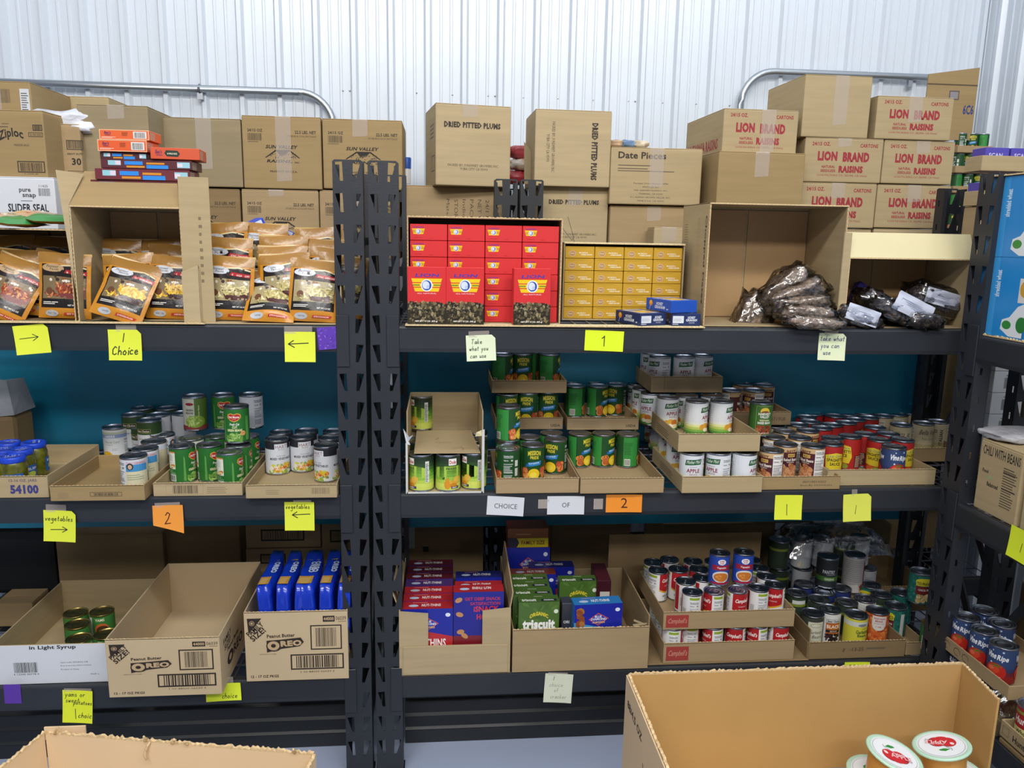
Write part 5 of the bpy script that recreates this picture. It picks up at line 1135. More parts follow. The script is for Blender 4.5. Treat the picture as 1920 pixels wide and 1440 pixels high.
can('delmonte', *SZ(442.5, 760, zt2+CANH).xy, zt2, 2, 'green cut beans can with red badge standing foremost on the others', 'stacked green bean cans')
cans([[('mixveg', 611, 833, -40)], [('mixveg', 515, 821, 28), ('mixveg', 565, 820, 22), ('mixveg', 619, 819, -95)], [('mixveg', 527, 809, 90), ('mixveg', 574, 807, 100), ('mixveg', 627, 807, -100)]], zc, 'in the mixed vegetable tray')
# pickle jars with blue lids
GL1 = mat('jar_glass_relish', '5a5c14', .18, noise_amt=.55, nscale=45, coat=.6); BLID = mat('blue_jar_lid', '1f46c8', .3)
JR = [lathe('jar', [(.030, 0), (.037, .004), (.038, .02), (.038, .082), (.034, .094), (.032, .10)], 26), lathe('lid', [(.0345, .097), (.036, .099), (.036, .112), (.034, .1145), (.026, .1145), (.025, .113), (0.001, .113)], 26)]
JR[0].materials.append(GL1); JR[1].materials.append(BLID)
a = Art(); W = 2*PI*.038; a.rect(-.028, .02, .056, .045, '1f5ca8'); a.text('RELISH', -.02, .05, .04, .008, 'dfe8f4', 1); a.ell(0, .036, .016, .010, 'b8c84a'); JA = a.mesh('paper_label', cyl(.0382), xc=[-.026+.008*i for i in range(8)]); JA.materials.append(PAPER)
a = Art(); [a.text('12 15 1', -.018+0*i, -.006+.0*i, .036, .008, 'cdd8f4', 1) for i in range(1)]; a.lines(-.02, -.018, .04, .008, 1, 'a8b8ec'); JT = a.mesh('lid_print', lambda x, y, o: Vector((x, y, .1145+o))); JT.materials.append(PAPER)
for i, (px, py, lb) in enumerate([(17, 857, 'front left'), (38, 841, 'second row centre'), (62.5, 828, 'rightmost at the back'), (15, 828, 'back left'), (2, 842, 'cut off by the left frame edge'), (-22, 860, 'outermost, beyond the frame edge')]):
    p = intray(SZ(px, py, zc+.1145), zc, .038); o = bpy.data.objects.new('pickle_jar', JR[0]); COL.objects.link(o); o.location = (p.x, p.y, zc); tag(o, 'relish jar with blue lid, '+lb+(' in the 54100 tray' if i < 4 else ''), 'jar', 'relish jars'); o.rotation_euler = (0, 0, .4+i*.8)
    l = bpy.data.objects.new('lid', JR[1]); COL.objects.link(l); l.parent = o
    q = bpy.data.objects.new('lid_print', JT); COL.objects.link(q); q.parent = l
    q = bpy.data.objects.new('paper_label', JA); COL.objects.link(q); q.parent = o
# bagged sack at far left
p = FY(5, 815, .38); o = link('paper_sack', bevelbox('paper_sack', -.14, .05, 0, .14, 0, .17, .02, 2), K[5]); o.location = (p.x, .36, Z2); tag(o, 'brown paper sack with grey plastic top at the left edge behind the jars', 'sack')
V = [(-.16, 0, .15), (.055, 0, .17), (.06, .13, .17), (-.16, .13, .15), (-.16, .03, .25), (.03, .02, .285), (.04, .11, .28), (-.16, .1, .26), (-.05, .03, .30), (-.05, .09, .27)]
link('plastic_top', mesh('plastic_top', V, [(0, 1, 5, 8, 4), (1, 2, 6, 5), (2, 3, 7, 9, 6), (4, 8, 9, 7), (5, 6, 9, 8), (0, 4, 7, 3)]), mat('grey_film', '8d9094', .25, bump=.5, bscale=18), o)

# pear box: open carton standing, torn front
a0, a1 = FY(763, 916, .0).x, FY(905, 916, .0).x; W = a1-a0; Hh = .262
R, P = panelbox('torn_carton', 'torn open carton of pear cans beside the post', 'carton', W, Hh, .30, ((a0+a1)/2, .0, Z2), walls='blr', mo=K[0])
ed = mat('white_torn_edge', 'c9c9c6', .8); bl = mat('blue_carton_print', '3f62a8', .7)
link('torn_edge', multi('torn_edge', [(-W/2-.003, -W/2+.003, -.003, .0, .0, Hh*.62)]), ed, R); link('torn_edge', multi('torn_edge', [(W/2-.004, W/2+.004, -.003, .0, 0, Hh*.78), (-W/2, W/2, -.003, .0, 0, .005)]), ed, R)
V, F = [(-W/2, 0, Hh*.60), (-W/2-.01, -.005, Hh*.80), (-W/2+.008, -.008, Hh*.70), (-W/2+.02, -.004, Hh*.72), (-W/2+.006, -.002, Hh*.64), (-W/2+.012, -.003, Hh*.60)], [(0, 5, 4, 2, 1), (4, 3, 2)]
link('torn_flap', mesh('torn_flap', V, F), KWHITE, R); V = [(W/2, 0, Hh*.70), (W/2-.025, -.004, Hh*.70), (W/2-.022, -.006, Hh*.75), (W/2, .01, Hh*.77)]; link('torn_flap', mesh('torn_flap', V, [(0, 1, 2, 3)]), KCREAM, R)
cans([[('pear', 790, 848, -58), ('pear', 840, 848, 18), ('pear', 889, 845, -62)]], zc, 'in the torn carton', CANH)
cans([[('pear', 786, 824, 100), ('pear', 836, 824, 60), ('pear', 893, 822, 10)], [('pear', 832, 805, 100), ('pear', 893, 808, 60)]], zc, 'under the torn divider')
V, F = boxgeo(-W/2+.022, W/2-.028, .0, .26, 0, .003); V = [(x+(.02 if x > 0 and y < .1 else 0), y, z+.0*x+(0 if y > .1 else -.006)) for x, y, z in V]
dv = link('divider', mesh('divider', V, F), K[0], R); dv.location = (0, .015, CANH+.012); link('divider_print', Art().text('apply', -.03, .10, .05, .006, '5a4a38').stroke([(-.03, .14), (-.02, .155)], .002, '6a5a44').stroke([(.02, .03), (.05, .05), (.06, .02)], .002, '8a765a').mesh('divider_print', lambda x, y, o: Vector((x, y, .003+o))), INK, dv)
can('pear', *SZ(790, 737, zc+.135+CANH).xy, zc+.129, -60, 'pear can standing alone upper left on the torn divider', 'cans in the torn carton')

# mission trays
zc2 = zc+CANH+.002
tray('kraft tray of peach cans, bottom of the left stack', 930, 896, 1085, 925, .32, Z2, 1)
tray('kraft tray of apricot cans, bottom of the right stack', 1088, 896, 1244, 925, .34, Z2, 1)
ub = lambda W, H: Art(W, H).text('USDA', .82*W, .22*H, .14*W, .22*H, '4a4036', 1).lines(.08*W, .2*H, .5*W, .6*H, 5, '8a7658', 4, .3)
_, _, Y2, _, _, _ = tray('kraft tray of peach cans with small print, middle of the left stack', 928, 783, 1055, 805, .25, zc2, 1, art=ub)
tray('kraft tray of apricot cans with small print, upper of the right stack', 1063, 783, 1197, 806, .25, zc2, 1, art=ub)
zc3 = zc2+.0045+CANH+.002
tray('kraft tray of peach cans topmost of the left stack', 922, 713, 1062, 737, .25, zc3, 1)
cans([[('peach', 951, 838, -105), ('peach', 999, 832, 2), ('peach', 1041.7, 821.5, -32)], [('peach', 951, 825, 80), ('peach', 992, 818, 50), ('peach', 1034, 810, 30)]], zc, 'in the bottom peach tray')
can('peach', *SZ(953.5, 759.5, zc2+CANH).xy, zc2-.001, 65, 'peach can with bright green panel standing on the nutrition-side can', 'stacked peach cans')
cans([[('peach', 950, 745, 20), ('peach', 993, 741, -12), ('peach', 1034, 741, 0)], [('peach', 960, 731, 20), ('peach', 1000, 731, 100)]], zc2+.0045, 'in the middle peach tray')
cans([[('peach', 934, 663, 80), ('peach', 975, 664, 0), ('peach', 1033, 662, 80)], [('peach', 1004, 655, 60)]], zc3+.0045, 'in the top peach tray')
cans([[('apricot', 1087, 811, 42), ('apricot', 1132, 811, 48), ('apricot', 1178, 812, 112)], [('apricot', 1096, 799, 20), ('apricot', 1138, 799, 80), ('apricot', 1177, 799, 60)]], zc, 'in the bottom apricot tray')
cans([[('apricot', 1078, 722, 105), ('apricot', 1121, 722, 50), ('apricot', 1162, 722, -42)], [('apricot', 1070, 713, 90), ('apricot', 1112, 713, 40), ('apricot', 1155, 713, 100)], [('apricot', 1066, 706, 90), ('apricot', 1108, 706, 40), ('apricot', 1151, 706, 100)]], zc2+.0045, 'in the upper apricot tray')
# applesauce trays
fl = lambda W, H: Art(W, H).rect(.18*W, 0, .003, H, '8a7658', 0)
stp = lambda D, H: Art(D, H).lines(.3*D, .2*H, .5*D, .5*H, 4, '5a4c3a', 4, .3)
tray('kraft tray of applesauce cans, bottom of its stack', 1278, 893, 1428, 924, .36, Z2, 0, lart=stp)
_, _, Ya, _, _, _ = tray('kraft tray of applesauce cans, middle of its stack and half emptied', 1271, 813, 1424, 847, .36, zc2, 0, lart=stp)
tray('kraft tray of applesauce cans, topmost of its stack under the beam', 1220, 706, 1354, 736, .24, zc3, 1, art=fl)
cans([[('apple', 1297, 846, -8), ('apple', 1348, 846, -52), ('apple', 1397, 846, 40)], [('apple', 1272, 823, -10), ('apple', 1318, 822, 30), ('apple', 1366, 822, 30)], [('apple', 1255, 802, -10), ('apple', 1300, 802, 60)], [('apple', 1238, 786, 70)], [('apple', 1224, 772, 120)]], zc, 'in the bottom applesauce tray')
cans([[('apple', 1307, 750, 45), ('apple', 1353.5, 750, 45)], [('apple', 1246, 743, 10), ('apple', 1288, 740, 100), ('apple', 1335, 740, 140)], [('apple', 1222, 735, -45)], [('apple', 1206, 727, 100)], [('apple', 1196, 718, 90)]], zc2+.0045, 'in the middle applesauce tray')
cans([[('apple', 1238, 667, -58), ('apple', 1283.5, 667, -6), ('apple', 1328, 667, 30)], [('apple', 1215, 660, 100)], [('apple', 1203, 655, 60)]], zc3+.0045, 'in the top applesauce tray')
# beans
bp = lambda W, H: Art(W, H).text('00719014302', .52*W, .50*H, .30*W, .16*H, '4a4036', 0).text('Best By 03/30/2026', .50*W, .22*H, .40*W, .16*H, '4a4036', 0)
tray('kraft tray of baked bean cans, printed with a best-by date', 1426, 893, 1574, 918, .34, Z2, 4, art=bp)
tray('kraft tray of baked bean cans standing on the lower bean cans', 1345, 772, 1482, 797, .22, zc2, 1, art=lambda W, H: Art(W, H).text('071908', .72*W, .3*H, .2*W, .3*H, '5a4c3a'))
cans([[('beans', 1447, 842, -58), ('beans', 1473, 831, 8), ('beans', 1525, 834, 122-180)], [('beans', 1451, 818, 60), ('beans', 1500, 819, 80)], [('beans', 1471, 807, 20), ('beans', 1515, 806, 20)], [('beans', 1452, 797, 100), ('beans', 1496, 795, 20)]], zc, 'in the lower baked bean tray')
can('harvest', *SZ(1428, 752, zc2+CANH).xy, zc2-.001, 0, 'green vegetarian baked beans can standing alone on a bean can', None)
cans([[('beans', 1370, 730, 60), ('beans', 1414, 730, -60), ('beans', 1443, 721, 0)], [('beans', 1395, 720, 100), ('beans', 1428, 713, 30)], [('beans', 1376, 713, 100), ('beans', 1412, 706, 30), ('beans', 1368, 704, 10)]], zc2+.0045, 'in the upper baked bean tray')
# spaghetti and tomato
tray('wide kraft tray of red spaghetti sauce cans and one tomato can', 1550, 880, 1752, 910, .40, Z2, 0)
cans([[('spag', 1578, 841, 0), ('vine', 1680, 838, -2)], [('spag', 1560, 826, 100), ('spag', 1602, 824, -60), ('spag', 1650, 823, -55), ('spag', 1693, 823, 32)], [('spag', 1536, 815, 90), ('spag', 1578, 813, 90), ('spag', 1622, 813, 60), ('spag', 1665, 812, 90)],
      [('spag', 1556, 801, 90), ('spag', 1600, 801, 60), ('spag', 1641, 800, 90)], [('spag', 1532, 791, 10), ('spag', 1577, 791, 70), ('spag', 1619, 790, 90)], [('spag', 1512, 781, 10), ('spag', 1554, 780, 70), ('spag', 1594, 780, 90)]], zc, 'in the wide red sauce tray')
tray('kraft tray of cream pasta sauce cans in the dark right corner', 1640, 840, 1800, 866, .30, Z2, 5)
cans([[('bella', 1690, 795, -62), ('bella', 1732, 792, 0), ('bella', 1766, 792, -85)], [('bella', 1658, 787, 60), ('bella', 1699, 784, 80), ('bella', 1742, 783, 20)], [('bella', 1633, 777, 60), ('bella', 1673, 774, 80), ('bella', 1712, 773, 20)], [('bella', 1610, 769, 60), ('bella', 1648, 766, 80), ('bella', 1684, 765, 20)]], zc, 'in the dark corner tray')
# ================================================================== BOTTOM SHELF
zb3 = Z3+.0045
# syrup box (white outside) with yam cans
def syr(W, H): return Art(W, H).text('in Light Syrup', .30*W, .86*H, .44*W, .12*H, '2a2a2c', 1).bars(.14*W, .30*H, .22*W, .26*H, '222222', 4).text('4 12345 00778 0', .13*W, .24*H, .24*W, .04*H, '333333').text('Case code: 25024302 078', .58*W, .52*H, .26*W, .035*H, '44444a').text('Best if used by: MAY/13/2026', .58*W, .43*H, .29*W, .035*H, '44444a').text('Product of China', .58*W, .34*H, .17*W, .035*H, '44444a').text('POP L', .86*W, .20*H, .08*W, .035*H, '44444a')
cx, Yq, zq, W, H = pxbox(5, 1208, 203, 1281, z=Z3)
R, P = panelbox('open_carton', 'white-fronted open carton with five yam cans, marked light syrup', 'carton', W+.04, H, .46, (cx-.005, max(Yq, -.02), Z3), mo=K[0], hb=H*1.04)
link('white_cover', bevelbox('white_cover', -W/2-.02, W/2+.02, -.0012, .0, .001, H-.001, .0004, 1), KWHITE, P['f']); link('front_print', syr(W, H).mesh('front_print', lambda x, y, o: Vector((x-W/2, -.0013-o, y))), INK, P['f'])
link('white_cover', bevelbox('white_cover', W/2+.02, W/2+.0212, .0, .46, .001, H-.001, .0004, 1), KWHITE, P['r']); link('side_print', Art(.46, H).text('Deerfield', .14, .45*H, .13, .09*H, '222226', 1).mesh('side_print', lambda x, y, o: Vector((W/2+.0213+o, x, y))), INK, P['r'])
cans([[('yam', 147.6, 1196, 100), ('yam', 195, 1195, 40)], [('yam', 145, 1169, 160), ('yam', 191, 1145, 8)], [('yam', 141.7, 1148, 160)]], zb3, 'in the light syrup carton')
# cookie cartons
KLT = mat('kraft_light', 'c6b18f', .85, noise_amt=.06, nscale=3, spec=.2)
cx, Yq, zq, W, H = pxbox(203, 1196, 420, 1309, z=Z3)
Yq = -.075; x0, x1 = FY(205, 1306, Yq).x, FY(417, 1309, Yq).x; W = x1-x0; H = FY(305, 1197, Yq).z-Z3
R, P = panelbox('cookie_carton', 'empty open cookie carton jutting over the shelf edge', 'carton', W, H, .56, ((x0+x1)/2, Yq, Z3+.001), .0, mo=KLT)
link('front_print', oreo_art(W, H).mesh('front_print', front_of(W)), INK, P['f']); flutes(P['f'], W, (-W/2, 0, H-.001), t=.004, ragged=.0015)
def oside(D, H): a = oreo_art(D, H); b = Art(D, H); b.sh = [s for s in a.sh[:14]]; return b
link('side_print', Art(.56, H).text('FAMILY', .04, .72*H, .09, .10*H, '2c211c', 1).text('SIZE!', .05, .60*H, .07, .10*H, '2c211c', 1).ell(.11, .34*H, .035, .11*H, '2c211c').ell(.11, .34*H, .016, .05*H, 'bfa47f').text('REO', .15, .26*H, .11, .17*H, '2c211c', 1).text('Peanut Butter', .08, .50*H, .14, .08*H, '2c211c', 1).mesh('side_print', side_right(W, .56)), INK, P['r'])
x0, x1 = FY(463, 1256, -.008).x, FY(655, 1252, -.008).x; W = x1-x0; H = FY(560, 1146, -.008).z-Z3
R, P = panelbox('cookie_carton', 'open cookie carton full of blue cookie packs beside the post', 'carton', W, H, .36, ((x0+x1)/2-.002, -.01, Z3+.001), -.0, mo=KLT)
link('front_print', oreo_art(W, H).mesh('front_print', front_of(W)), INK, P['f']); flutes(P['f'], W, (-W/2, 0, H-.001), t=.004, ragged=.0015)
BLUE = mat('blue_cookie_film', '1437b8', .2, noise_amt=.12, nscale=9, bump=.55, bscale=16, coat=.3)
pk = {}
def packmesh(s, w, d, h):
    bm = bmesh.new(); v, f = boxgeo(-w/2, w/2, 0, d, 0, h); vs = [bm.verts.new(c) for c in v]; [bm.faces.new([vs[i] for i in q]) for q in f]
    bmesh.ops.subdivide_edges(bm, edges=bm.edges[:], cuts=6, use_grid_fill=True)
    for v in bm.verts:
        q = v.co; n = noise.noise(Vector((q.x*40+s*3, q.y*22, q.z*22)))
        k = max(abs(q.x)/(w/2), 0); zt = q.z/h; v.co.x *= 1-.25*max(0, zt-.8)*2-.12*(1 if abs(q.y-d/2) > d*.42 else 0); v.co.x += n*.004*(1 if k > .9 else .4); v.co.y += n*.005; v.co.z += noise.noise(Vector((q.x*30, q.y*30, s)))*.006*zt+(.012*zt if q.y > d*.85 else 0)
    me = bpy.data.meshes.new('pack'); bm.to_mesh(me); bm.free(); me.shade_smooth(); me.materials.append(BLUE)
    a = Art(); a.rect(-w*.38, .012, w*.76, .055, 'b5883a'); a.lines(-w*.3, .020, w*.6, .04, 5, 'd8b878', 3, .4); a.poly([(-w*.3, d*.76), (w*.36, d*.74), (w*.40, d*.92), (-w*.1, d*.88)], 'c9a83a'); a.text('OREO', w*.10, d*.70, .085, w*.46, 'b8c8e8', 2, rot=-PI/2)
    return me, a.mesh('top_print', lambda x, y, o: Vector((x, y, h+.004+o)))
for r_ in range(1):
    for i in range(6):
        s = (i+r_*3) % 3; w, d, h = .0430, .26, FY(560, 1097, .01).z-zb3
        if s not in pk: pk[s] = packmesh(s, w, d, h); pk[s][1].materials.append(FOIL)
        o = bpy.data.objects.new('cookie_pack', pk[s][0]); COL.objects.link(o); o.location = (x0+.072+i*.0445, .001+r_*.168, zb3+.022*r_); o.rotation_euler = (0, .05*(((i*7) % 3)-1), 0)
        tag(o, 'blue cookie pack, %s from left in the open cookie carton' % ORD[i], 'cookie pack', 'blue cookie packs'); c = bpy.data.objects.new('top_print', pk[s][1]); COL.objects.link(c); c.parent = o
# cracker boxes: carton A
x0, x1 = FY(749, 1256, -.004).x, FY(956, 1250, -.004).x; W = x1-x0; H = FY(850, 1142, -.004).z-Z3; hA = FY(855, 1210, -.004).z-Z3
R, P = panelbox('cracker_carton', 'open carton with notched front holding red nut cracker boxes', 'carton', W, H, .42, ((x0+x1)/2, -.006, Z3+.001), walls='blr', mo=K[2], hb=H*.7)
lw, rw = FY(803, 1200, 0).x-x0, x1-FY(904, 1200, 0).x
V = [(-W/2, .0, 0), (W/2, 0, 0), (W/2, 0, H), (W/2-rw, 0, H*.96), (W/2-rw, 0, hA), (-W/2+lw, 0, hA), (-W/2+lw, 0, H*.94), (-W/2, 0, H*.98)]
n = len(V); V2 = V+[(x, .004, z) for x, y, z in V]; F = [tuple(range(n)), tuple(range(2*n-1, n-1, -1))]+[(i, n+i, n+(i+1) % n, (i+1) % n) for i in range(n)]
link('front_panel', mesh('front_panel', V2, F), K[2], R)
link('front_flap', bevelbox('front_flap', -W/2+.012, W/2-.008, -.003, -.0004, .004, hA, .001, 1), K[2], R)
V, F = boxgeo(-.004, 0, 0, .36, 0, .06); V = [(x-z*.35, y, z*(1-.5*(y > .3))) for x, y, z in V]; q = link('side_flap', mesh('side_flap', V, F), K[2], R); q.location = (-W/2+.002, .01, H-.001)
V, F = boxgeo(0, .004, 0, .36, 0, .05); V = [(x+z*.15, y, z*(1.0+.6*(y > .3))) for x, y, z in V]; q = link('side_flap', mesh('side_flap', V, F), K[0], R); q.location = (W/2-.003, .01, H-.001)
def nutbox(kind):
    W, H, D = NW, NH, ND; red = {'red': 'a8262c', 'purple': '4a2f6a', 'navy': '22246a', 'maroon': '5a1620', 'orange': '8a3a1c', 'blue': '2f78b8'}[kind]
    t = Art(W, D); t.rect(0, 0, W, D, red); t.ell(.22*W, .42*D, .10*W, .16*D, 'b8c4dc', 12); t.text('NUT-THINS', .38*W, .30*D, .38*W, .34*D, 'ece6e2', 1); t.lines(.2*W, .80*D, .4*W, .1*D, 1, 'd88a8a')
    f = Art(W, H); f.rect(0, 0, W, H, '1f2a9c'); f.poly([(0, 0), (W, 0), (W, .56*H), (0, .72*H)], {'blue': '3f9ad0'}.get(kind, 'b82a2c')); f.ell(.90*W, .90*H, .05*W, .03*H, 'dfe6f2'); f.poly([(.30*W, .76*H), (.5*W, .86*H), (.72*W, .77*H), (.5*W, .66*H)], 'c85a4a'); f.poly([(.33*W, .76*H), (.5*W, .845*H), (.69*W, .77*H), (.5*W, .675*H)], '2a3aa8')
    f.text('BLUE', .43*W, .785*H, .14*W, .035*H, 'f0f0f4', 1); f.text('DIAMOND', .35*W, .745*H, .32*W, .035*H, 'f0f0f4', 1); f.text('ALMONDS', .38*W, .695*H, .26*W, .035*H, 'e8b878', 1)
    f.text('NUT-THINS', .12*W, .40*H, .74*W, .13*H, 'f2eeea', 1); f.blobs(.05*W, .02*H, .5*W, .2*H, 8, ['c89a5a', 'a8703a', 'd8b078'], .08*W, .04*H, 3)
    if kind == 'blue': f.blobs(.0*W, .62*H, .24*W, .34*H, 10, ['c89a5a', 'a8703a', '8a4a28'], .07*W, .04*H, 3); f.text('PECAN PECANS', .30*W, .60*H, .42*W, .035*H, '1a3a7a', 1)
    return {'top': t, 'front': f}
NW, NH, ND = FY(849, 1150, .01).x-FY(754, 1150, .01).x, FY(800, 1141, .01).z-zb3, .053
def snackback():
    f = Art(NW, NH); f.rect(0, 0, NW, NH, '22248c'); f.rect(0, 0, NW, .45*NH, '7a1c24')
    for t, x, y, w, c in (('GET DEEP SNACK', .22, .92, .72, 'b8324a'), ('SATISFACTION', .33, .86, .60, 'b8324a')): f.text(t, x*NW, y*NH-.006, w*NW, .04*NH, c, 1)
    f.text('iSNACK', .40*NW, .75*NH, .5*NW, .07*NH, 'd83a3c', 1); f.text('HOME', .46*NW, .65*NH, .36*NW, .07*NH, 'd83a3c', 1)
    for x, y, r in ((.10, .90, .3), (.12, .72, -.2), (.14, .50, .1), (.22, .45, -.5), (.18, .24, .6)): f.ell(x*NW, y*NH, .075*NW, .03*NH, 'c08a5a', rot=r)
    f.ell(.20*NW, .12*NH, .18*NW, .035*NH, 'd8c090'); return {'front': f, 'top': Art(NW, ND).rect(0, 0, NW, ND, 'a8262c').text('NUT-THINS', .75*NW, .70*ND, .38*NW, .34*ND, 'ece6e2', 1, rot=PI).ell(.22*NW, .42*ND, .10*NW, .16*ND, 'b8c4dc', 12)}
def nut(kind, px, py, Y, lb, zo=0, rz=0, tilt=0, sc=1):
    p = FY(px, py, Y); arts = {}
    k = 'nut'+kind
    if k not in SB: arts = snackback() if kind == 'back' else nutbox(kind)
    return smallbox(k, NW, NH, ND, {'red': 'a8262c', 'back': '7a1c24', 'purple': '4a2f6a', 'navy': '22246a', 'maroon': '5a1620', 'orange': '8a3a1c', 'blue': '2f78b8'}[kind], arts, (p.x, Y, zb3+zo), lb, 'nut cracker boxes', rz=rz, tilt=tilt, name='cracker_box')
rowsA = [('red', .008), ('red', .064), ('red', .120), ('purple', .176), ('maroon', .232), ('maroon', .288), ('maroon', .344)]
for i, (k, y) in enumerate(rowsA): nut(k, 802+i*1, 1200, y, '%s nut cracker box, %s from front in the left column' % ({'red': 'red', 'purple': 'purple', 'maroon': 'dark maroon'}[k], ORD[i]))
for i, (k, y) in enumerate([('back', .010), ('red', .085), ('red', .155), ('navy', .235)]): nut(k, 897, 1200, y, ['nut cracker box showing its blue back with falling almonds', 'red-topped nut cracker box second in the right column', 'red-topped nut cracker box third in the right column', 'navy nut cracker box with white nuts at the back right'][i]).scale = (1, 1, (1.24, 1.08, 1.0, 1.0)[i])
# carton B
x0, x1 = FY(960, 1254, -.004).x, FY(1214, 1250, -.004).x; W = x1-x0; H = FY(1085, 1178, -.004).z-Z3
R, P = panelbox('cracker_carton', 'open kraft carton of green woven-wheat cracker boxes', 'carton', W, H, .40, ((x0+x1)/2, -.006, Z3+.001), mo=K[1], hr=H*1.25, hl=H*1.0, hb=H*1.2)
flutes(P['f'], W, (-W/2, 0, H-.001), t=.004, ragged=.003)
for i in range(2): V, F = boxgeo(-.05, 0, 0, .003, 0, .006); q = link('torn_flap', mesh('torn_flap', [(x, y, z+(.008 if x < -.02 else 0)) for x, y, z in V], F), K[2], R); q.location = (W/2, .02+i*.014, H-.004-i*.014); q.rotation_euler = (0, .25*(i*2-1), .0)
TW, TH, TD = FY(1048, 1150, .01).x-FY(972, 1150, .01).x, FY(1010, 1129, .012).z-zb3, .05
def tri():
    f = Art(TW, TH); f.rect(0, 0, TW, TH, '4a6a2c'); f.blobs(0, .3*TH, TW, .7*TH, 30, ['52742f', '456329', '587a36'], .09*TW, .02*TH, 3, 8); f.text('ORGANIC', .27*TW, .75*TH, .46*TW, .06*TH, 'd8c83a', 2, arc=.05*TH, lay=8); f.text('triscuit', .10*TW, .59*TH, .80*TW, .15*TH, 'f2f2ee', 2, lay=8)
    f.ell(.92*TW, .86*TH, .055*TW, .032*TH, 'd8e0cc', lay=8); f.rect(.08*TW, .42*TH, .84*TW, .13*TH, '1c2430', lay=8); f.text('ORIGINAL', .14*TW, .46*TH, .6*TW, .05*TH, 'e8e8e8', 1, lay=9)
    t = Art(TW, TD); t.rect(0, 0, TW, TD, '45622a'); t.text('triscuit', .08*TW, .14*TD, .36*TW, .34*TD, 'eef0e8', 1); t.text('ORIGINAL', .62*TW, .2*TD, .26*TW, .16*TD, 'e6e8ea', 1, lay=5); t.rect(.56*TW, .13*TD, .38*TW, .30*TD, '1c2430', 2); t.lines(.4*TW, .8*TD, .3*TW, .08*TD, 1, 'c8d0b8'); return {'front': f, 'top': t}
TA = tri()
def trb(px, py, Y, lb, rz=0, zo=0): p = FY(px, py, Y); smallbox('tri', TW, TH, TD, '45622a', TA, (p.x, Y, zb3+zo), lb, 'green cracker boxes', rz=rz, name='cracker_box')
for i, (px, Y) in enumerate(((1010, .012), (998, .068), (993, .124), (990, .18))): trb(px, 1170, Y, 'green organic cracker box, %s from front in the left column' % ORD[i])
trb(1083, 1150, .16, 'green organic cracker box standing alone right of the column')
o = smallbox('tri2', .035, TH*.9, .05, '3a3d48', {'front': Art(.035, TH*.9).rect(.004, .02, .027, .08, '9a9ca4').text('ORI', .006, .14, .02, .01, 'e8e8e8', 1).lines(.006, .03, .022, .06, 8, '4a4c54')}, (FY(1064, 1170, .03).x, .045, zb3), 'narrow dark box end between the green and blue cracker boxes', None, name='cracker_box')
nut('blue', 1121, 1175, .012, 'blue nut cracker box tilted at the front of the green cracker carton', max(0, FY(1121, 1134, .012).z-NH-zb3), .06)
nut('orange', 1000, 1080, .25, 'dark brick nut cracker box behind the green column', .0)
nut('orange', 990, 1050, .37, 'dark brick nut cracker box carrying the yellow family size one', max(.0, zz0-NH-zb3) if False else .0).scale = (1, 1, (FY(990, 1026, .37).z-.001-zb3)/NH)
nut('navy', 1035, 1080, .31, 'blue and brick nut cracker box crosswise at the back', .0)
def famart(W, H): return Art(W, H).rect(0, 0, W, H, 'c8b41e').rect(0, 0, .22*W, H, '2a2440').poly([(.22*W, 0), (.28*W, .5*H), (.22*W, H)], '2a2440').text('FAMILY SIZE', .33*W, .28*H, .58*W, .44*H, '6a3a1c', 1)
zz0 = FY(990, 1026, .37).z
for i, (yt, yb) in enumerate(((1007, 1026), (984, 1006))):
    p = FY(990, yb, .37); w = .15; hh = .036
    smallbox('fam%d' % i, w, hh, .09, '8a3a1c', {'front': famart(w, hh) if i == 0 else Art(w, hh).rect(0, 0, w, hh, '8a4a1c').lines(.2*w, .3*hh, .5*w, .3*hh, 1, 'b07a4a'), 'top': Art(w, .09).rect(0, 0, w, .09, '9c4a20')}, (p.x, .37, zz0+i*(hh+.001)), ['yellow family size cracker box on the dark stack', 'brown cracker box on top of the yellow family size one'][i], None, name='cracker_box')
p = FY(1132, 1080, .16); f = Art(.05, .24); f.rect(.0, 0, .05, .24, '3f1620'); f.rect(.012, .01, .034, .19, 'c4c0b4'); f.lines(.015, .015, .026, .16, 14, '3a3a3a', 3, .35)
smallbox('maroonbox', .05, .24, .15, '471822', {'front': f}, (p.x, .15, zb3), 'tall maroon box with white nutrition panel in the green cracker carton', None, rz=-.05, name='food_box')
# soup trays
x0, x1 = FY(1187, 1255, .02).x, FY(1508, 1243, .02).x
o, P = panelbox('open_carton', 'flat open carton under the soup trays', 'carton', x1-x0+.01, .16, .46, ((x0+x1)/2+.006, .012, Z3+.0005), walls='blr', mo=K[5], hb=.285, hl=.05, hr=.115)
so = lambda W, H: Art(W, H).rect(.02*W, .12*H, .17*W, .70*H, 'a03a34').text("Campbell's", .032*W, .28*H, .14*W, .36*H, 'd09a84', 0, .2)
zs = Z3+.005
tray('kraft soup tray with red label, lower of the two', 1243, 1203, 1487, 1240, .33, zs, 1, art=so)
SH = .112; zs2 = zs+.0045+SH+.002
tray('kraft soup tray with red label, upper of the two', 1243, 1145, 1488, 1178, .33, zs2, 1, art=so)
cans([[('soup', 1257.5, 1172, 95), ('soup', 1297, 1172, 100), ('soup', 1338, 1171, -80), ('soup', 1380, 1170, -32), ('soup', 1421, 1169, -70), ('soup', 1461, 1168, 5)], [('soup', 1240, 1150, 30), ('soup', 1228, 1130, 60)]], zs+.0045, 'in the lower soup tray')
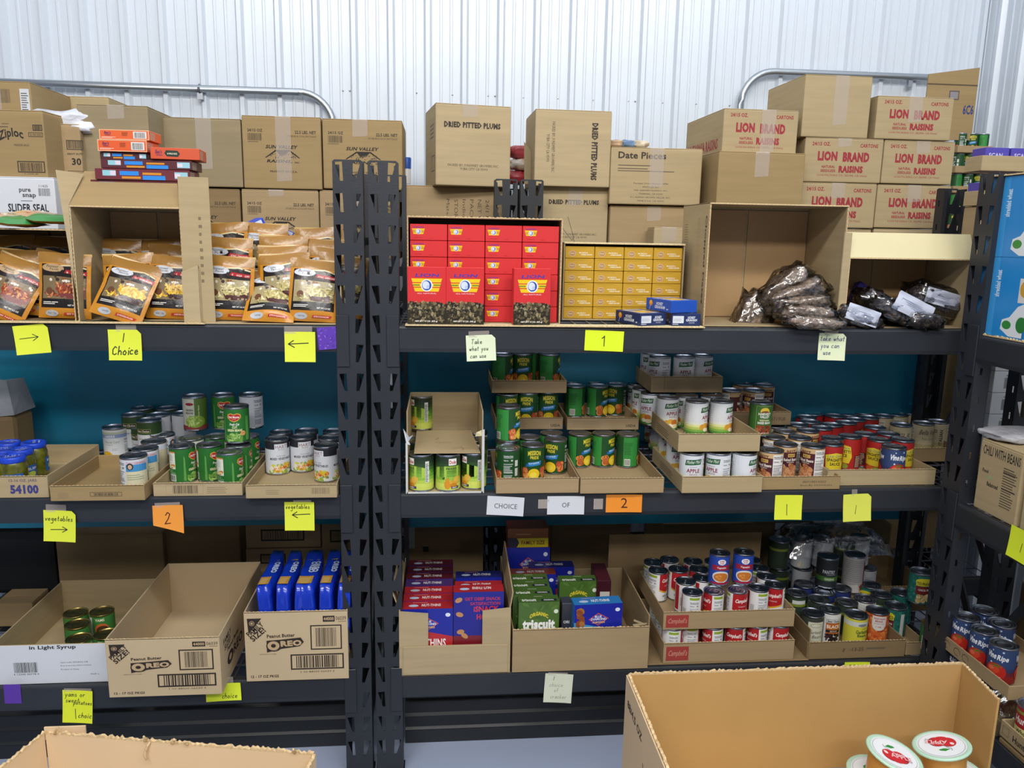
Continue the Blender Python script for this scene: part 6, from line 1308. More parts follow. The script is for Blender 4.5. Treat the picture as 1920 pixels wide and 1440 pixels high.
cans([[('soup', 1298.5, 1108, 100), ('soup', 1339, 1106, -85), ('soup', 1383, 1104, 12), ('soup', 1423, 1101, 108), ('soup', 1463, 1099, -30)], [('soup', 1286, 1088, 130), ('soup', 1324, 1089, 150), ('soup', 1447, 1081, 100)], [('soup', 1232, 1068, 52), ('soup', 1272, 1066, 0), ('soup', 1311, 1066, -80), ('soup', 1432, 1063, 70)],
      [('soup', 1219, 1051, 28), ('soup', 1258, 1050, 140), ('soup', 1298, 1049, 140), ('soup', 1338, 1050, 60), ('soup', 1421, 1051, 100)]], zs2+.0045, 'in the upper soup tray')
for i, px in enumerate((1350, 1395)):
    z = zs2+.0045+SH+.001; can('super', *SZ(px, 1035-i*1.5, z+SH).xy, z, -8 if i else -4, ['blue vegetable soup can standing on the soup cans, left one', 'blue vegetable soup can standing on the soup cans, right one'][i], 'blue vegetable soup cans')
# beans tray
tray('kraft tray of mixed bean cans with handwritten date', 1512, 1202, 1695, 1234, .36, Z3, 5, art=lambda W, H: Art(W, H).hand('11', .36*W, .4*H, .006, .0012, '2a2420').text('-13-25', .43*W, .42*H, .14*W, .2*H, '2a2420').lines(.6*W, .5*H, .26*W, .2*H, 1, '6a5a44'))
tray('short kraft tray with chick pea cans beside the corner post', 1697, 1204, 1735, 1228, .30, Z3, 1)
cans([[('garbwht', 1524, 1148, 0), ('black', 1569, 1157, 0), ('garbyel', 1606, 1150.6, 8), ('vegbean', 1646, 1143, -8), ('chick', 1684.6, 1134, -75)], [('dkgreen', 1547, 1132.5, 20), ('dkgreen', 1587.7, 1127.7, 200), ('black', 1624.5, 1121, 100), ('dkgreen', 1656, 1112.7, 40), ('chick', 1719, 1143, -45)], [('dkgreen', 1506, 1114, 0), ('navy', 1545, 1109, 170), ('navy', 1578, 1103, 0), ('chick', 1691, 1109, 80)], [('navy', 1514, 1094, 180), ('navy', 1533, 1088, 90)]], zb3, 'in the mixed bean tray')
z = zb3+CANH+.001; can('chick', *SZ(1728, 1070, z+CANH).xy, z, -10, 'teal chick pea can standing on another beside the corner post', None)
tray('dark kraft tray behind the mixed bean tray', 1560, 1100, 1745, 1130, .30, Z3+.002, 5, Y=.34)
cans([[('pantry', 1553, 1041, -10)]], zb3+.12, 'with green band behind the bean tray'); p = SZ(1603, 1038, zb3+.08+.15); can('tall', p.x, p.y, zb3+.08, 0, 'tall grey tomato can behind the mixed bean tray', None)
p1 = SZ(1578, 1060, zb3+.12); link('crate_insert', bevelbox('crate_insert', -.10, .09, -.045, .06, 0, .079, .002, 1), K[5]).location = (SZ(1580, 1100, zb3+.07).x, SZ(1603, 1038, zb3+.23).y, Z3+.0005)
tag(bpy.data.objects['crate_insert'], 'low dark carton under the two tall cans behind the bean tray', 'carton')
# ================================================================== DARK CARTONS ON THE REAR RACK, BOTTOM LEVEL
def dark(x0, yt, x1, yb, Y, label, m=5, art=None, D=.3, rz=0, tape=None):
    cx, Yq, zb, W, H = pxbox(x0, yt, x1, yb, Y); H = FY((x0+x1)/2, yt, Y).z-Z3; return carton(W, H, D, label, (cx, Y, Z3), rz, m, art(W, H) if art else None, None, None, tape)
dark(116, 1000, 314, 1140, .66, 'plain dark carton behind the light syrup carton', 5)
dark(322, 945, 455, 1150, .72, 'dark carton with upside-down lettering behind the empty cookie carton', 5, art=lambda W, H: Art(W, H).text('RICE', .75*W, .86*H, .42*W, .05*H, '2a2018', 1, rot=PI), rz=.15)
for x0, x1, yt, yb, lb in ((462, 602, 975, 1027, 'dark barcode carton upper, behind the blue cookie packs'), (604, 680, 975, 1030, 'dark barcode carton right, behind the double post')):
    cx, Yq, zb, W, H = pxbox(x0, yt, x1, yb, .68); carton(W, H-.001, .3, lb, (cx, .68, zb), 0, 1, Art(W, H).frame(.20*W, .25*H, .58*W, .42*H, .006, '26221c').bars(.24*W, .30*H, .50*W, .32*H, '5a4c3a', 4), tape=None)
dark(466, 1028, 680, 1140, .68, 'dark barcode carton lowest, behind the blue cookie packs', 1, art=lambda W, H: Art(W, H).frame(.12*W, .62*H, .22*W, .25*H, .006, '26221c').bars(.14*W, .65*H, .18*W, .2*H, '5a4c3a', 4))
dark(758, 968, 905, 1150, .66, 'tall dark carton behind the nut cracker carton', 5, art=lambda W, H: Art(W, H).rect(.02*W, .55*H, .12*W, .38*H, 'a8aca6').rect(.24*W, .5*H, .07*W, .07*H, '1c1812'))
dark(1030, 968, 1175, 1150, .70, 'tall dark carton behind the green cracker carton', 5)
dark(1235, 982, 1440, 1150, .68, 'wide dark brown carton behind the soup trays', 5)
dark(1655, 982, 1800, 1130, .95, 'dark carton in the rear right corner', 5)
for i, (x0, x1, yt, yb, k) in enumerate([(1440, 1478, 0, 0, 'w')]): pass
cans([[('dkgreen', 1462, 1010, 90), ('white', 1505, 1009, 0), ('white', 1545, 1009, 200), ('dkgreen', 1585, 1010, 100), ('white', 1622, 1011, 150)]], zb3+CANH+.002, 'in the wrapped dim group on the rear rack')
cans([[('dkgreen', 1462, 1063, 120), ('white', 1505, 1062, 0), ('white', 1545, 1062, 100), ('dkgreen', 1585, 1062, 80), ('white', 1625, 1062, 100)]], zb3, 'under the wrapped dim group on the rear rack')
p = SZ(1560, 1000, zb3+2*CANH+.01)
V, F = [], []; N = 16
for j in range(N+1):
    for i in range(N+1):
        u, v = i/N-.5, j/N-.5; x = u*.44; y = v*.2; e = max(abs(u), abs(v))*2; V.append((x, y, .012+.03*(1-e)+.012*noise.noise(Vector((u*9, v*9, 2)))-max(0, e-.8)*.35))
F = [(j*(N+1)+i, j*(N+1)+i+1, (j+1)*(N+1)+i+1, (j+1)*(N+1)+i) for j in range(N) for i in range(N)]
o = link('shrink_wrap', mesh('shrink_wrap', V, F, True), film('wrap_film', .16, .15, 14)); o.location = (p.x, p.y, zb3+2*CANH+.006); tag(o, 'crumpled clear film over the dim cans on the rear rack', 'plastic wrap')
p = FY(1478, 1000, .62); carton(.26, .075, .1, 'low dark carton lying on the dim cans at their left', (p.x, p.y+.05, zb3+2*CANH+.003), 0, 5, None, tape=None, flaps=False)
p = SZ(-8, 1060, zb3+CANH); can('corn', p.x, .30, zb3, 20, 'dim can cut off at the left frame edge of the bottom shelf', None)
tt = link('storage_tote', bevelbox('storage_tote', -.34, .16, 0, .3, 0, .28, .02, 2), mat('black_tote_plastic', '0c0d0f', .6)); tt.location = (-1.44, .66, Z3+.001); tag(tt, 'black plastic tote in the dark at the bottom left of the rear rack', 'tote')  # added block: its black colour stands in for shade and hides the wall
link('lid', bevelbox('lid', -.35, .17, -.01, .31, .281, .295, .006, 2), MATS['black_tote_plastic'], tt)  # top slab of the same added black block
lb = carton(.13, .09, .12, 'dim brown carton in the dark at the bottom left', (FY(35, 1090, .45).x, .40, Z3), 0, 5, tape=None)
# ================================================================== NOTES ON THE BEAMS
YEL = 'dfe83e'
def note(label, x0, yt, x1, yb, rot, col, draw=None, tape=None, curl=.006, Y=-.004, dog=True, cut=None, name='sticky_note', X=None, tapelab=True):
    """paper between pixels; rot tilts it in its own plane; tape=(u0,u1) strip above it"""
    if X is None: p0, p1, pt, pb = FY(x0, (yt+yb)/2, Y), FY(x1, (yt+yb)/2, Y), FY((x0+x1)/2, yt, Y), FY((x0+x1)/2, yb, Y); W = p1.x-p0.x; H = pt.z-pb.z; loc = ((p0.x+p1.x)/2, Y, pt.z); rz = 0
    else: p0, p1, pt, pb = FX(x0, (yt+yb)/2, X), FX(x1, (yt+yb)/2, X), FX((x0+x1)/2, yt, X), FX((x0+x1)/2, yb, X); W = abs(p1.y-p0.y); H = pt.z-pb.z; loc = (X-.003, (p0.y+p1.y)/2, pt.z); rz = -PI/2
    fn = lambda x, y, o: Vector((x-W/2, -o-curl*(1-y/H)**2*1.0-(.004*(x/W)**3 if curl else 0), y-H))
    a = Art(W, H); c = .12*W if dog else 0
    pts = cut(W, H) if cut else [(0, 0), (W, 0), (W, H-c), (W-c, H), (0, H)]
    a.poly(pts, col); R = empty(name, loc, rz); R.rotation_euler = (0, -rot if X is None else 0, rz); tag(R, label, 'note', 'paper notes taped to the beams')
    if draw: draw(a, W, H)
    o = link('paper', a.mesh('paper', fn, xc=[W*i/8 for i in range(1, 8)], yc=[H*i/10 for i in range(1, 10)]), PAPER, R); 
    if tape:
        t0, t1, hh = tape; V = [(t0*W-W/2, -.0006, -.006), (t1*W-W/2, -.0006, -.006), (t1*W-W/2, .0, hh), (t0*W-W/2, .0, hh)]
        link('tape_strip', mesh('tape_strip', V, [(0, 1, 2, 3)]), TAPE, R)
    return R
ink = '26301c'
note('yellow note with right arrow on the upper left beam', 25, 609, 92, 663, .10, YEL, lambda a, W, H: a.hand('>', .14*W, .45*H, .20*W/.75*.75, .0016, ink, 0), dog=True)
note('yellow note reading 1 Choice on the upper left beam', 204, 618, 267, 675, 0, YEL, lambda a, W, H: (a.hand('1', .42*W, .60*H, .14*H, .002, ink), a.hand('Choi', .10*W, .18*H, .14*H, .0022, ink), a.hand('ce', .62*W, .20*H, .14*H, .0022, ink)), tape=(.25, .85, .014))
note('yellow note with left arrow at the right end of the upper left beam', 534, 622, 592, 678, .0, YEL, lambda a, W, H: a.hand('<', .12*W, .48*H, .24*W, .0022, ink, 0), tape=(0, .9, .016), dog=False)
note('small purple sparkly tape patch on the upper left beam beside the post', 594, 613, 635, 655, .08, '5a34a8', lambda a, W, H: a.blobs(0, 0, W, H, 60, ['6a44b8', '4c2a94', '8a5cc8', '5a3a9c'], .003, .003, 4, 6), dog=False, name='tape_patch', curl=0)
note('pale note reading Take what you can use on the upper middle beam', 873, 628, 928, 676, .05, 'dde6c4', lambda a, W, H: (a.hand('Take', .18*W, .66*H, .09*H, .0013, ink, rot=.0), a.hand('what you', .10*W, .40*H, .085*H, .0012, ink), a.hand('can use', .12*W, .12*H, .085*H, .0012, ink)), tape=(.1, .8, .012))
note('bright yellow printed card with a large 1', 1097, 620, 1169, 658, -.03, 'dcf01e', lambda a, W, H: a.stroke([(.44*W, .62*H), (.475*W, .66*H), (.505*W, .74*H), (.505*W, .24*H)], .0030, '3a3c12'), dog=False, curl=.001, name='number_card')
note('pale note reading take what you can use at the right of the upper beam', 1534, 625, 1584, 675, -.02, 'dfe8c0', lambda a, W, H: (a.hand('take what', .06*W, .72*H, .095*H, .0013, '1f2a6a'), a.hand('you can', .10*W, .46*H, .095*H, .0013, '1f2a6a'), a.hand('use', .20*W, .20*H, .095*H, .0013, '1f2a6a')), tape=(.2, .7, .010))
note('yellow note reading vegetables with right arrow on the middle left beam', 84, 957, 145, 1014, -.05, YEL, lambda a, W, H: (a.hand('vegetables', .05*W, .66*H, .080*H, .0014, '1c1c1c'), a.hand('>', .22*W, .30*H, .19*W, .0018, '1c1c1c', 0)), tape=(.08, .7, .018))
note('orange note with a handwritten 2, its corner torn off', 286, 947, 345, 999, .03, 'f09a3a', lambda a, W, H: a.hand('2', .38*W, .34*H, .20*H, .0024, '5a2414'), cut=lambda W, H: [(0, .30*H), (.98*W, 0), (W, H), (.02*W, H)], tape=(.1, .9, .008))
note('yellow note reading vegetables with left arrow on the middle left beam', 534, 941, 590, 993, 0, YEL, lambda a, W, H: (a.hand('vegetables', .04*W, .76*H, .078*H, .0013, '1c1c1c'), a.hand('<', .25*W, .44*H, .22*W, .002, '1c1c1c', .05)), dog=False, tape=(.3, .9, .006))
note('white printed card reading CHOICE on the middle beam', 914, 931, 983, 966, -.055, 'd4d6dc', lambda a, W, H: a.text('CHOICE', .20*W, .36*H, .62*W, .26*H, '3a3a40', 0), dog=False, curl=.001, name='word_card', tape=None)
note('white printed card reading OF on the middle beam', 1026, 930, 1095, 964, .0, 'd4d6dc', lambda a, W, H: a.text('OF', .40*W, .38*H, .21*W, .26*H, '3a3a40', 0), dog=False, curl=.001, name='word_card')
note('orange printed card with a 2 on the middle beam', 1136, 927, 1203, 960, 0, 'f0922a', lambda a, W, H: a.text('2', .42*W, .24*H, .18*W, .56*H, '4a1c1c', 0), dog=False, curl=.001, name='number_card')
note('yellow note with a single stroke 1, left of two on the middle beam', 1452, 928, 1502, 973, 0, 'e2ec3c', lambda a, W, H: a.stroke([(.45*W, .62*H), (.46*W, .18*H)], .0022, '1c1c1c'), dog=False)
note('pale yellow note with a single stroke 1, right of two on the middle beam', 1579, 926, 1630, 976, .05, 'dfe458', lambda a, W, H: a.stroke([(.48*W, .58*H), (.44*W, .26*H)], .0016, '1c1c1c'), tape=(.30, .50, .016))
note('small purple shiny tape patch on the bottom left beam', 8, 1283, 40, 1319, -.02, '5a34a0', None, dog=False, name='tape_patch', curl=0)
note('yellow note reading yams or sweet potatoes 1 choice', 120, 1294, 177, 1353, -.06, 'e6f02e', lambda a, W, H: (a.hand('yams or', .08*W, .80*H, .075*H, .0013, '1c1c1c'), a.hand('sweet', .10*W, .62*H, .07*H, .0012, '1c1c1c'), a.hand('potatoes', .36*W, .56*H, .06*H, .0012, '1c1c1c'), a.stroke([(.42*W, .42*H), (.44*W, .12*H)], .002, '1c1c1c'), a.hand('choice', .52*W, .16*H, .08*H, .0013, '1c1c1c')), dog=False, tape=(.05, .95, .006), Y=-.004)
note('yellow note mostly hidden behind the empty cookie carton', 385, 1281, 452, 1312, .05, 'dff032', lambda a, W, H: a.hand('choice', .45*W, .14*H, .14*H, .0013, '1c1c1c'), dog=False, tape=(.6, .8, .02), Y=-.0035)
note('pale note reading 1 choice of cracker on the bottom beam', 1022, 1263, 1074, 1315, -.06, 'd6dcc4', lambda a, W, H: (a.hand('1', .30*W, .76*H, .07*H, .0012, '3a3a3a'), a.hand('choice', .18*W, .54*H, .075*H, .0008, '8a8e84'), a.hand('of', .36*W, .36*H, .07*H, .0008, '8a8e84'), a.hand('cracker', .24*W, .14*H, .07*H, .0008, '8a8e84')), dog=False, tape=(.1, .8, .004))
note('yellow note peeking over the foreground box on the bottom beam', 1583, 1241, 1629, 1262, 0, 'dff032', lambda a, W, H: a.lines(.1*W, .7*H, .6*W, .1*H, 1, '2a2a2a'), dog=False, curl=.001)
note('yellow note on the sideways rack at the right frame edge', 1893, 993, 1945, 1055, 0, 'dff032', lambda a, W, H: a.stroke([(.52*W, .58*H), (.50*W, .30*H)], .0022, '1c1c1c'), dog=False, X=XR-.004)
for i, (px, py, w, h_) in enumerate([(1009, 945, .035, .03), (1113, 945, .03, .035)]):
    p = FY(px, py, -.004); o = link('tape_piece', boxmesh('tape_piece', 0, w, -.0004, 0, -h_/2, h_/2), TAPE); o.location = p; tag(o, ['clear tape piece right of the CHOICE card', 'clear tape piece right of the OF card'][i], 'tape')

# ================================================================== SIDEWAYS RACK CONTENTS
# shredded wheat case
def wheat_art(W, H):
    a = Art(W, H); a.rect(0, 0, W, H, '1f86cc')
    for r_ in range(2):
        for c_ in range(3):
            X, Yy = c_*W/3*1.0, r_*H/2; w, h = W/3, H/2
            a.rect(X, Yy, .10*w if c_ else 0.001, h, '1a78bc'); a.rect(X+.42*w, Yy, .58*w, h, 'cfd4d6'); a.rect(X+.0*w, Yy+.0, .003, h, '1668a8')
            a.text('shredded wheat', X+.28*w, Yy+.55*h, .40*h, .07*w, 'c8e0f4', 1, rot=PI/2); a.text('bite size', X+.16*w, Yy+.30*h, .2*h, .04*w, 'a8ccec', rot=PI/2)
            a.ell(X+.62*w, Yy+.22*h, .22*w, .16*h, 'e8eaec', lay=5); a.ell(X+.46*w, Yy+.20*h, .09*w, .075*h, '2f8a3a', lay=6); a.ell(X+.86*w, Yy+.20*h, .16*w, .12*h, '2a7a34', lay=6); a.text('food', X+.76*w, Yy+.18*h, .2*w, .05*h, 'e8f0e0', 1, lay=7)
            a.ell(X+.86*w, Yy+.62*h, .22*w, .16*h, 'c89a3a', lay=5); a.ell(X+.9*w, Yy+.78*h, .18*w, .08*h, '2a2440', lay=6)
    return a
pA, pT = FX(1843, 612, XR+.02), FX(1872, 327, XR+.02); Wc = .42; Hc = pT.z-Z1-.004
R = empty('cereal_case', (XR+.012, -.075-Wc/2-.015, Z1+.001), -PI/2); tag(R, 'open case packed with blue shredded wheat boxes on the sideways rack', 'carton')
for nm, b in (('bottom_panel', (-Wc/2, Wc/2, 0, .28, 0, .004)), ('side_panel', (-Wc/2, -Wc/2+.005, 0, .28, .004, Hc)), ('side_panel', (Wc/2-.005, Wc/2, 0, .28, .004, Hc)), ('top_panel', (-Wc/2, Wc/2, 0, .28, Hc-.004, Hc)), ('back_panel', (-Wc/2, Wc/2, .276, .28, .004, Hc))):
    link(nm, bevelbox(nm, *b, r=.001, seg=1), K[0], R)
flutes(R, Hc, (-Wc/2+.001, -.001, 0), rot=(0, -PI/2, 0), t=.004, seed=3, ragged=.002); flutes(R, Wc, (-Wc/2, -.002, Hc-.002), t=.004, ragged=.002); flutes(R, Wc, (-Wc/2, -.003, .003), t=.005, ragged=.004)
bw, bh = (Wc-.012)/2, (Hc-.010)/2
def one(w, h):
    a = Art(w, h); a.rect(0, 0, w, h, '1f86cc'); a.rect(0, 0, .03*w, h, '1a74b8'); a.rect(.24*w, 0, .16*w, h, '3a98d8'); a.text('shredded wheat', .46*w, .50*h, .34*h, .10*w, 'cfe4f6', 1, rot=PI/2); a.text('100% whole grain wheat', .22*w, .25*h, .4*h, .05*w, '9ccaee', rot=PI/2)
    a.poly([(.56*w, .10*h), (.74*w, .02*h), (w, .02*h), (w, .45*h), (.86*w, .40*h), (.72*w, .26*h), (.58*w, .22*h)], 'dfe3e6'); a.ell(.68*w, .16*h, .09*w, .055*h, '2f8a3a'); a.ell(.96*w, .18*h, .10*w, .10*h, '2a7a34', 16); a.rect(.84*w, .45*h, .16*w, .30*h, 'd8d4cc'); a.ell(.95*w, .62*h, .09*w, .10*h, 'c89a3a'); a.ell(.97*w, .82*h, .06*w, .08*h, '2a2440')
    return a
AA = one(bw-.001, bh-.001)
for r_ in range(2):
    for c_ in range(2):
        o = smallbox('wheat', bw-.001, bh-.001, .2, '1f7ec4', {'front': AA}, (0, 0, 0), 'blue shredded wheat box, %s row, %s from the rack post' % (['lower', 'upper'][r_], ORD[c_]), 'blue shredded wheat boxes', name='cereal_box', rz=-PI/2)
        yy = -.075-.015-.006-bw*(c_+.5); o.location = (XR+.016, yy, Z1+.006+r_*bh)
# purple packs on top behind, shrink-wrapped cans stack
YK = 1.10; tz0 = FY(1800, 436, YK).z; dzk = (FY(1800, 398, YK).z-FY(1800, 435, YK).z)
for lvl in range(5):
    z_ = tz0+lvl*dzk; xa = FY(1786+lvl*0, 380, YK).x
    for j in range(3):
        c = can('peach', xa+.026+.053*j, YK+.035, z_+.003, (j*100+lvl*60) % 360, 'small shrink-wrapped peach can, tier %s from bottom, %s from left' % (ORD[lvl], ORD[j]), 'shrink-wrapped peach cans'); c.scale = (.63, .63, (dzk-.005)/CANH)
    R_, P_ = panelbox('cardboard_tray', 'kraft tray of shrink-wrapped peach cans, tier %s from bottom' % ORD[lvl], 'tray', .168, .030, .12, (xa+.078, YK, z_), mo=K[1], t=.002)
carton(.22, tz0-Z1-.002, .2, 'plain carton under the shrink-wrapped can trays by the wall corner', (xa+.08, YK-.01, Z1+.001), 0, 1, tape=None, flaps=False)
# purple-packed tray on the sideways rack
cx, Y, zb, W, H = pxbox(1845, 300, 1925, 318, .20)
W = .32; R_, P_ = panelbox('cardboard_tray', 'shrink-wrapped kraft tray with purple packs above the wheat case', 'tray', W, .05, .09, (FY(1840, 316, .24).x+W/2, .24, FY(1850, 320, .24).z), mo=K[0])
R_, P2 = panelbox('cardboard_tray', 'second tray of purple packs directly below the top one', 'tray', W, .05, .09, (FY(1846, 316, .24).x+W/2, .24, FY(1850, 320, .24).z-.115), mo=K[0])
zt_ = FY(1850, 320, .24).z
for k in range(2):
    for j in range(3):
        a = Art(.085, .055); a.text('SCAN', .012, .028, .05, .014, 'c8c4ec', 1); a.rect(0, 0, .085, .018, 'a8c0d8')
        smallbox('purp', .085, .06, .07, '5046a8', {'front': a}, (FY(1846, 316, .24).x+.05+.092*j, .255, zt_+.006-k*.115+.012), 'purple pack in the %s wrapped tray, %s from left' % (['top', 'second'][k], ORD[j]), 'purple packs', name='wipes_pack')
carton(.36, zt_-.115-Z1-.003, .09, 'plain carton under the wrapped purple trays on the sideways rack', (FY(1846, 316, .24).x+.185, .24, Z1+.001), 0, 1, tape=None)
# chili carton
p0, p1, pt = SZ(1815, 918, Z2), SZ(1893, 968, Z2), FX(1832, 813, XR+.02); Lc = .178; Hc = FX(1832, 815, XR+.01).z-Z2-.01
def chili(W, H): a = Art(W, H); a.text('CHILI WITH BEANS', .07*W, .80*H, .88*W, .13*H, '2a2420', .4); a.text('Food', .12*W, .55*H, .14*W, .05*H, '2a2420', 1); a.text('Balanced', .26*W, .38*H, .26*W, .06*H, '2a2420', 1); a.rect(.26*W, .48*H, .12*W, .05*H, '9aa47a'); a.lines(.60*W, .18*H, .32*W, .56*H, 16, '4a4034', 3, .35); a.rect(.60*W, .42*H, .32*W, .01*H, '2a2420'); a.rect(.60*W, .65*H, .32*W, .01*H, '2a2420'); return a
o = carton(Lc, Hc, .30, 'kraft carton labelled chili with beans on the sideways rack', (XR+.025, -.185-Lc/2, Z2+.001), -PI/2, 0, chili(Lc, Hc), tape=None)
lumpy('snack_bag', .20, .03, .16, mat('white_red_bag', 'c4c4c8', .25, noise_amt=.3, nscale=14, bump=.3), 'white glossy bag lying on the chili carton', 'bag', (XR+.13, -.20, Z2+Hc-.001), 3, .15)
lumpy('snack_bag', .12, .03, .16, mat('red_bag', '9a3a2c', .25, noise_amt=.3, nscale=14, bump=.3), 'red bag lying on the chili carton behind the white one', 'bag', (XR+.22, -.26, Z2+Hc-.001), 6, .15)
carton(.22, Hc*.98, .26, 'second kraft carton next to the chili carton, cut off by the frame', (XR+.03, -.185-Lc-.012-.11, Z2+.001), -PI/2, 2, Art(.22, Hc).lines(.02, .02, .1, .06, 4, '4a4034', 3, .3), tape=None)
# stack of white boxes behind, big kraft board
for i in range(6):
    a = Art(.12, .078); a.bars(.04, .015, .03, .04, '44484c', 4); a.rect(.085, .015, .018, .03, '8a4a3a'); a.lines(.045, .062, .02, .004, 1, '222222')
    x = FY(1862, 760, .30).x; smallbox('wb', .12, .078, .12, 'b8bcc0', {'front': a}, (x+.02-i*.000, .26, Z2+.03+i*.0795), 'white box with barcode, %s from bottom behind the corner post' % ORD[i], 'stacked white boxes', name='white_box')
x = FY(1862, 760, .30).x; carton(.14, .03, .2, 'flat carton under the stacked white boxes', (x+.02, .25, Z2), 0, 5, tape=None, flaps=False)
carton(.30, .45, .2, 'tall dim kraft carton to the right of the stacked white boxes', (x+.02+.24, .22, Z2), 0, 5, tape=None)
carton(.07, .43, .10, 'narrow upright kraft carton seen behind the corner post', (FY(1782, 740, .60).x, .50, Z2), 0, 4, tape=None, flaps=False)
# tomato cans on the bottom level
zr = Z3+.0045; zr2 = zr+CANH+.002
VW = [(1856, 1158), (1895, 1187), (1867, 1134), (1908, 1154)]
pts = [SZ(px, py, zr2+CANH) for px, py in VW]
R_, P_ = panelbox('cardboard_tray', 'kraft tray of blue tomato cans, upper of two, marked with pen loops', 'tray', .36, .045, .24, (XR+.022, -.075-.18, zr2-.003), -PI/2, mo=K[1])
a = Art(.36, .045)
for k, x in enumerate((.08, .13, .17)): a.stroke([(x+.015*math.cos(t*.63), .022+.012*math.sin(t*.63)) for t in range(9)], .0016, '2a2420')
link('front_print', a.mesh('front_print', front_of(.36)), INK, P_['f'])
R_, P_ = panelbox('cardboard_tray', 'kraft tray of blue tomato cans, lower of two on the sideways rack', 'tray', .36, .045, .24, (XR+.022, -.075-.18, Z3), -PI/2, mo=K[1])
pos = [(XR+.07, -.165), (XR+.07, -.25), (XR+.07, -.335), (XR+.16, -.125), (XR+.155, -.21), (XR+.155, -.295)]
for i, (x, y) in enumerate(pos[:5]): can('vine', x, y, zr2+.002, -60, 'blue tomato can in the upper sideways tray, '+['nearest the corner post', 'second from the post', 'third from the post', 'rear, next to the post', 'rear, second from the post'][i], 'blue tomato cans')
for i, (x, y) in enumerate([(XR+.07, -.125), (XR+.07, -.21), (XR+.07, -.295), (XR+.155, -.13)]): can('vine', x, y, zr, -55, 'blue tomato can in the lower sideways tray, '+['nearest the corner post', 'second from the post', 'third from the post', 'in the rear row'][i], 'blue tomato cans')
R_, P_ = panelbox('cardboard_tray', 'kraft tray of whole tomato cans at the right frame edge', 'tray', .30, .05, .24, (XR+.0, -.60, zr+.02), -PI/2, mo=K[0])
link('front_print', Art(.30, .05).frame(.01, .012, .025, .026, .001, '6a5a44').text("Hunt's", .05, .012, .06, .02, '3a3028', 1).mesh('front_print', front_of(.30)), INK, P_['f'])
for i in range(3): can('hunts', XR+.05, -.50-.085*i, zr+.026, -70, 'red whole tomato can at the right frame edge, %s from the post' % ORD[i], 'whole tomato cans')
carton(.30, .0195, .24, 'flat carton under the whole tomato tray', (XR+.0, -.60, zr-.003), -PI/2, 5, tape=None, flaps=False)
lumpy('plastic_wrap', .18, .12, .10, film('wrap_film2', .2, .15, 14), 'loose shrink film hanging at the lower tomato tray', 'plastic wrap', (XR+.03, -.40, Z3+.0), 5, .4)
for i, (px, py) in enumerate(((1803, 1115), (1822, 1128), (1800, 1136))):
    p = SZ(px, py, zr+.12); can('yam', XR+.10+.085*i, .03, zr, 60, 'green-lidded can behind the corner post, %s from left' % ORD[i], 'green-lidded cans')
R_, P_ = panelbox('cardboard_tray', 'lowest kraft tray at the right frame edge, near the floor', 'tray', .36, .05, .24, (XR-.02, -.62, .12), -PI/2, mo=K[0])
link('front_print', Art(.36, .05).frame(.01, .012, .025, .026, .001, '6a5a44').text("Hunt's", .05, .012, .06, .02, '3a3028', 1).mesh('front_print', front_of(.36)), INK, P_['f'])
carton(.5, .118, .3, 'dark carton supporting the lowest tray on the floor', (XR-.015, -.62, 0), -PI/2, 5, tape=None)
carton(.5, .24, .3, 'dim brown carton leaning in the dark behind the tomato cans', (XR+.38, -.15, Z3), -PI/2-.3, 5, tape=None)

# ================================================================== FOREGROUND CARTONS
def wallp(parent, nm, A, B, z0, z1, t, m, edge=True, seed=1, ragged=.004):
    d = Vector((B[0]-A[0], B[1]-A[1], 0)); L = d.length; an = math.atan2(d.y, d.x)
    o = link(nm, bevelbox(nm, 0, L, 0, t, z0, z1, .0015, 1), m, parent); o.location = (A[0], A[1], 0); o.rotation_euler = (0, 0, an)
    if edge: flutes(o, L, (0, -.0003, z1-.001), t=t+.0006, seed=seed, ragged=ragged)
    return o, L
YB = -.5; zT = FY(1494, 1254, YB).z
bl_ = FY(1180, 1262, YB); br_ = FY(1808, 1247, YB); r2 = SZ(1876, 1312, zT); l2 = SZ(1262, 1470, zT)
FG = empty('open_carton', (0, 0, 0)); tag(FG, 'large open kraft carton in the foreground right with applesauce cups', 'carton')
KF = mat('kraft_foreground', 'bd9860', .85, noise_amt=.06, nscale=3, bump=.1, bscale=14, spec=.2); KF2 = mat('kraft_foreground_outside', 'dcc09a', .85, noise_amt=.05, nscale=3, spec=.2)
ZB = zT-.306
rx, ry = r2.x+(r2.x-br_.x)*1.2, r2.y+(r2.y-br_.y)*1.2
wallp(FG, 'back_panel', (bl_.x, YB), (br_.x, YB), ZB, zT, .006, KF, seed=4)
wallp(FG, 'side_panel', (r2.x, r2.y), (br_.x, YB), ZB, zT, .006, KF, seed=6, ragged=.003)
lx, ly = l2.x, l2.y
o, L = wallp(FG, 'side_panel', (bl_.x-.004, YB), (lx, ly), ZB, zT, .006, KF, seed=8, ragged=.006)
V, F = boxgeo(0, L, -.004, -.001, ZB, zT-.002); q = link('outer_face', mesh('outer_face', V, F), KF2, o)
a = Art(L, .34); a.text('88/4.5 OZ', .03, .232, .15, .022, '3a3028', 1, rot=-.0); a.stroke([(.20, .19), (.24, .05)], .004, '3a3028')
link('side_print', a.mesh('side_print', lambda x, y, of: Vector((x, -.0042-of, ZB+y))), INK, o)
link('bottom_panel', mesh('bottom_panel', [(bl_.x, YB, ZB), (br_.x, YB, ZB), (r2.x, r2.y, ZB), (lx, ly, ZB)], [(0, 3, 2, 1)]), KF, FG)
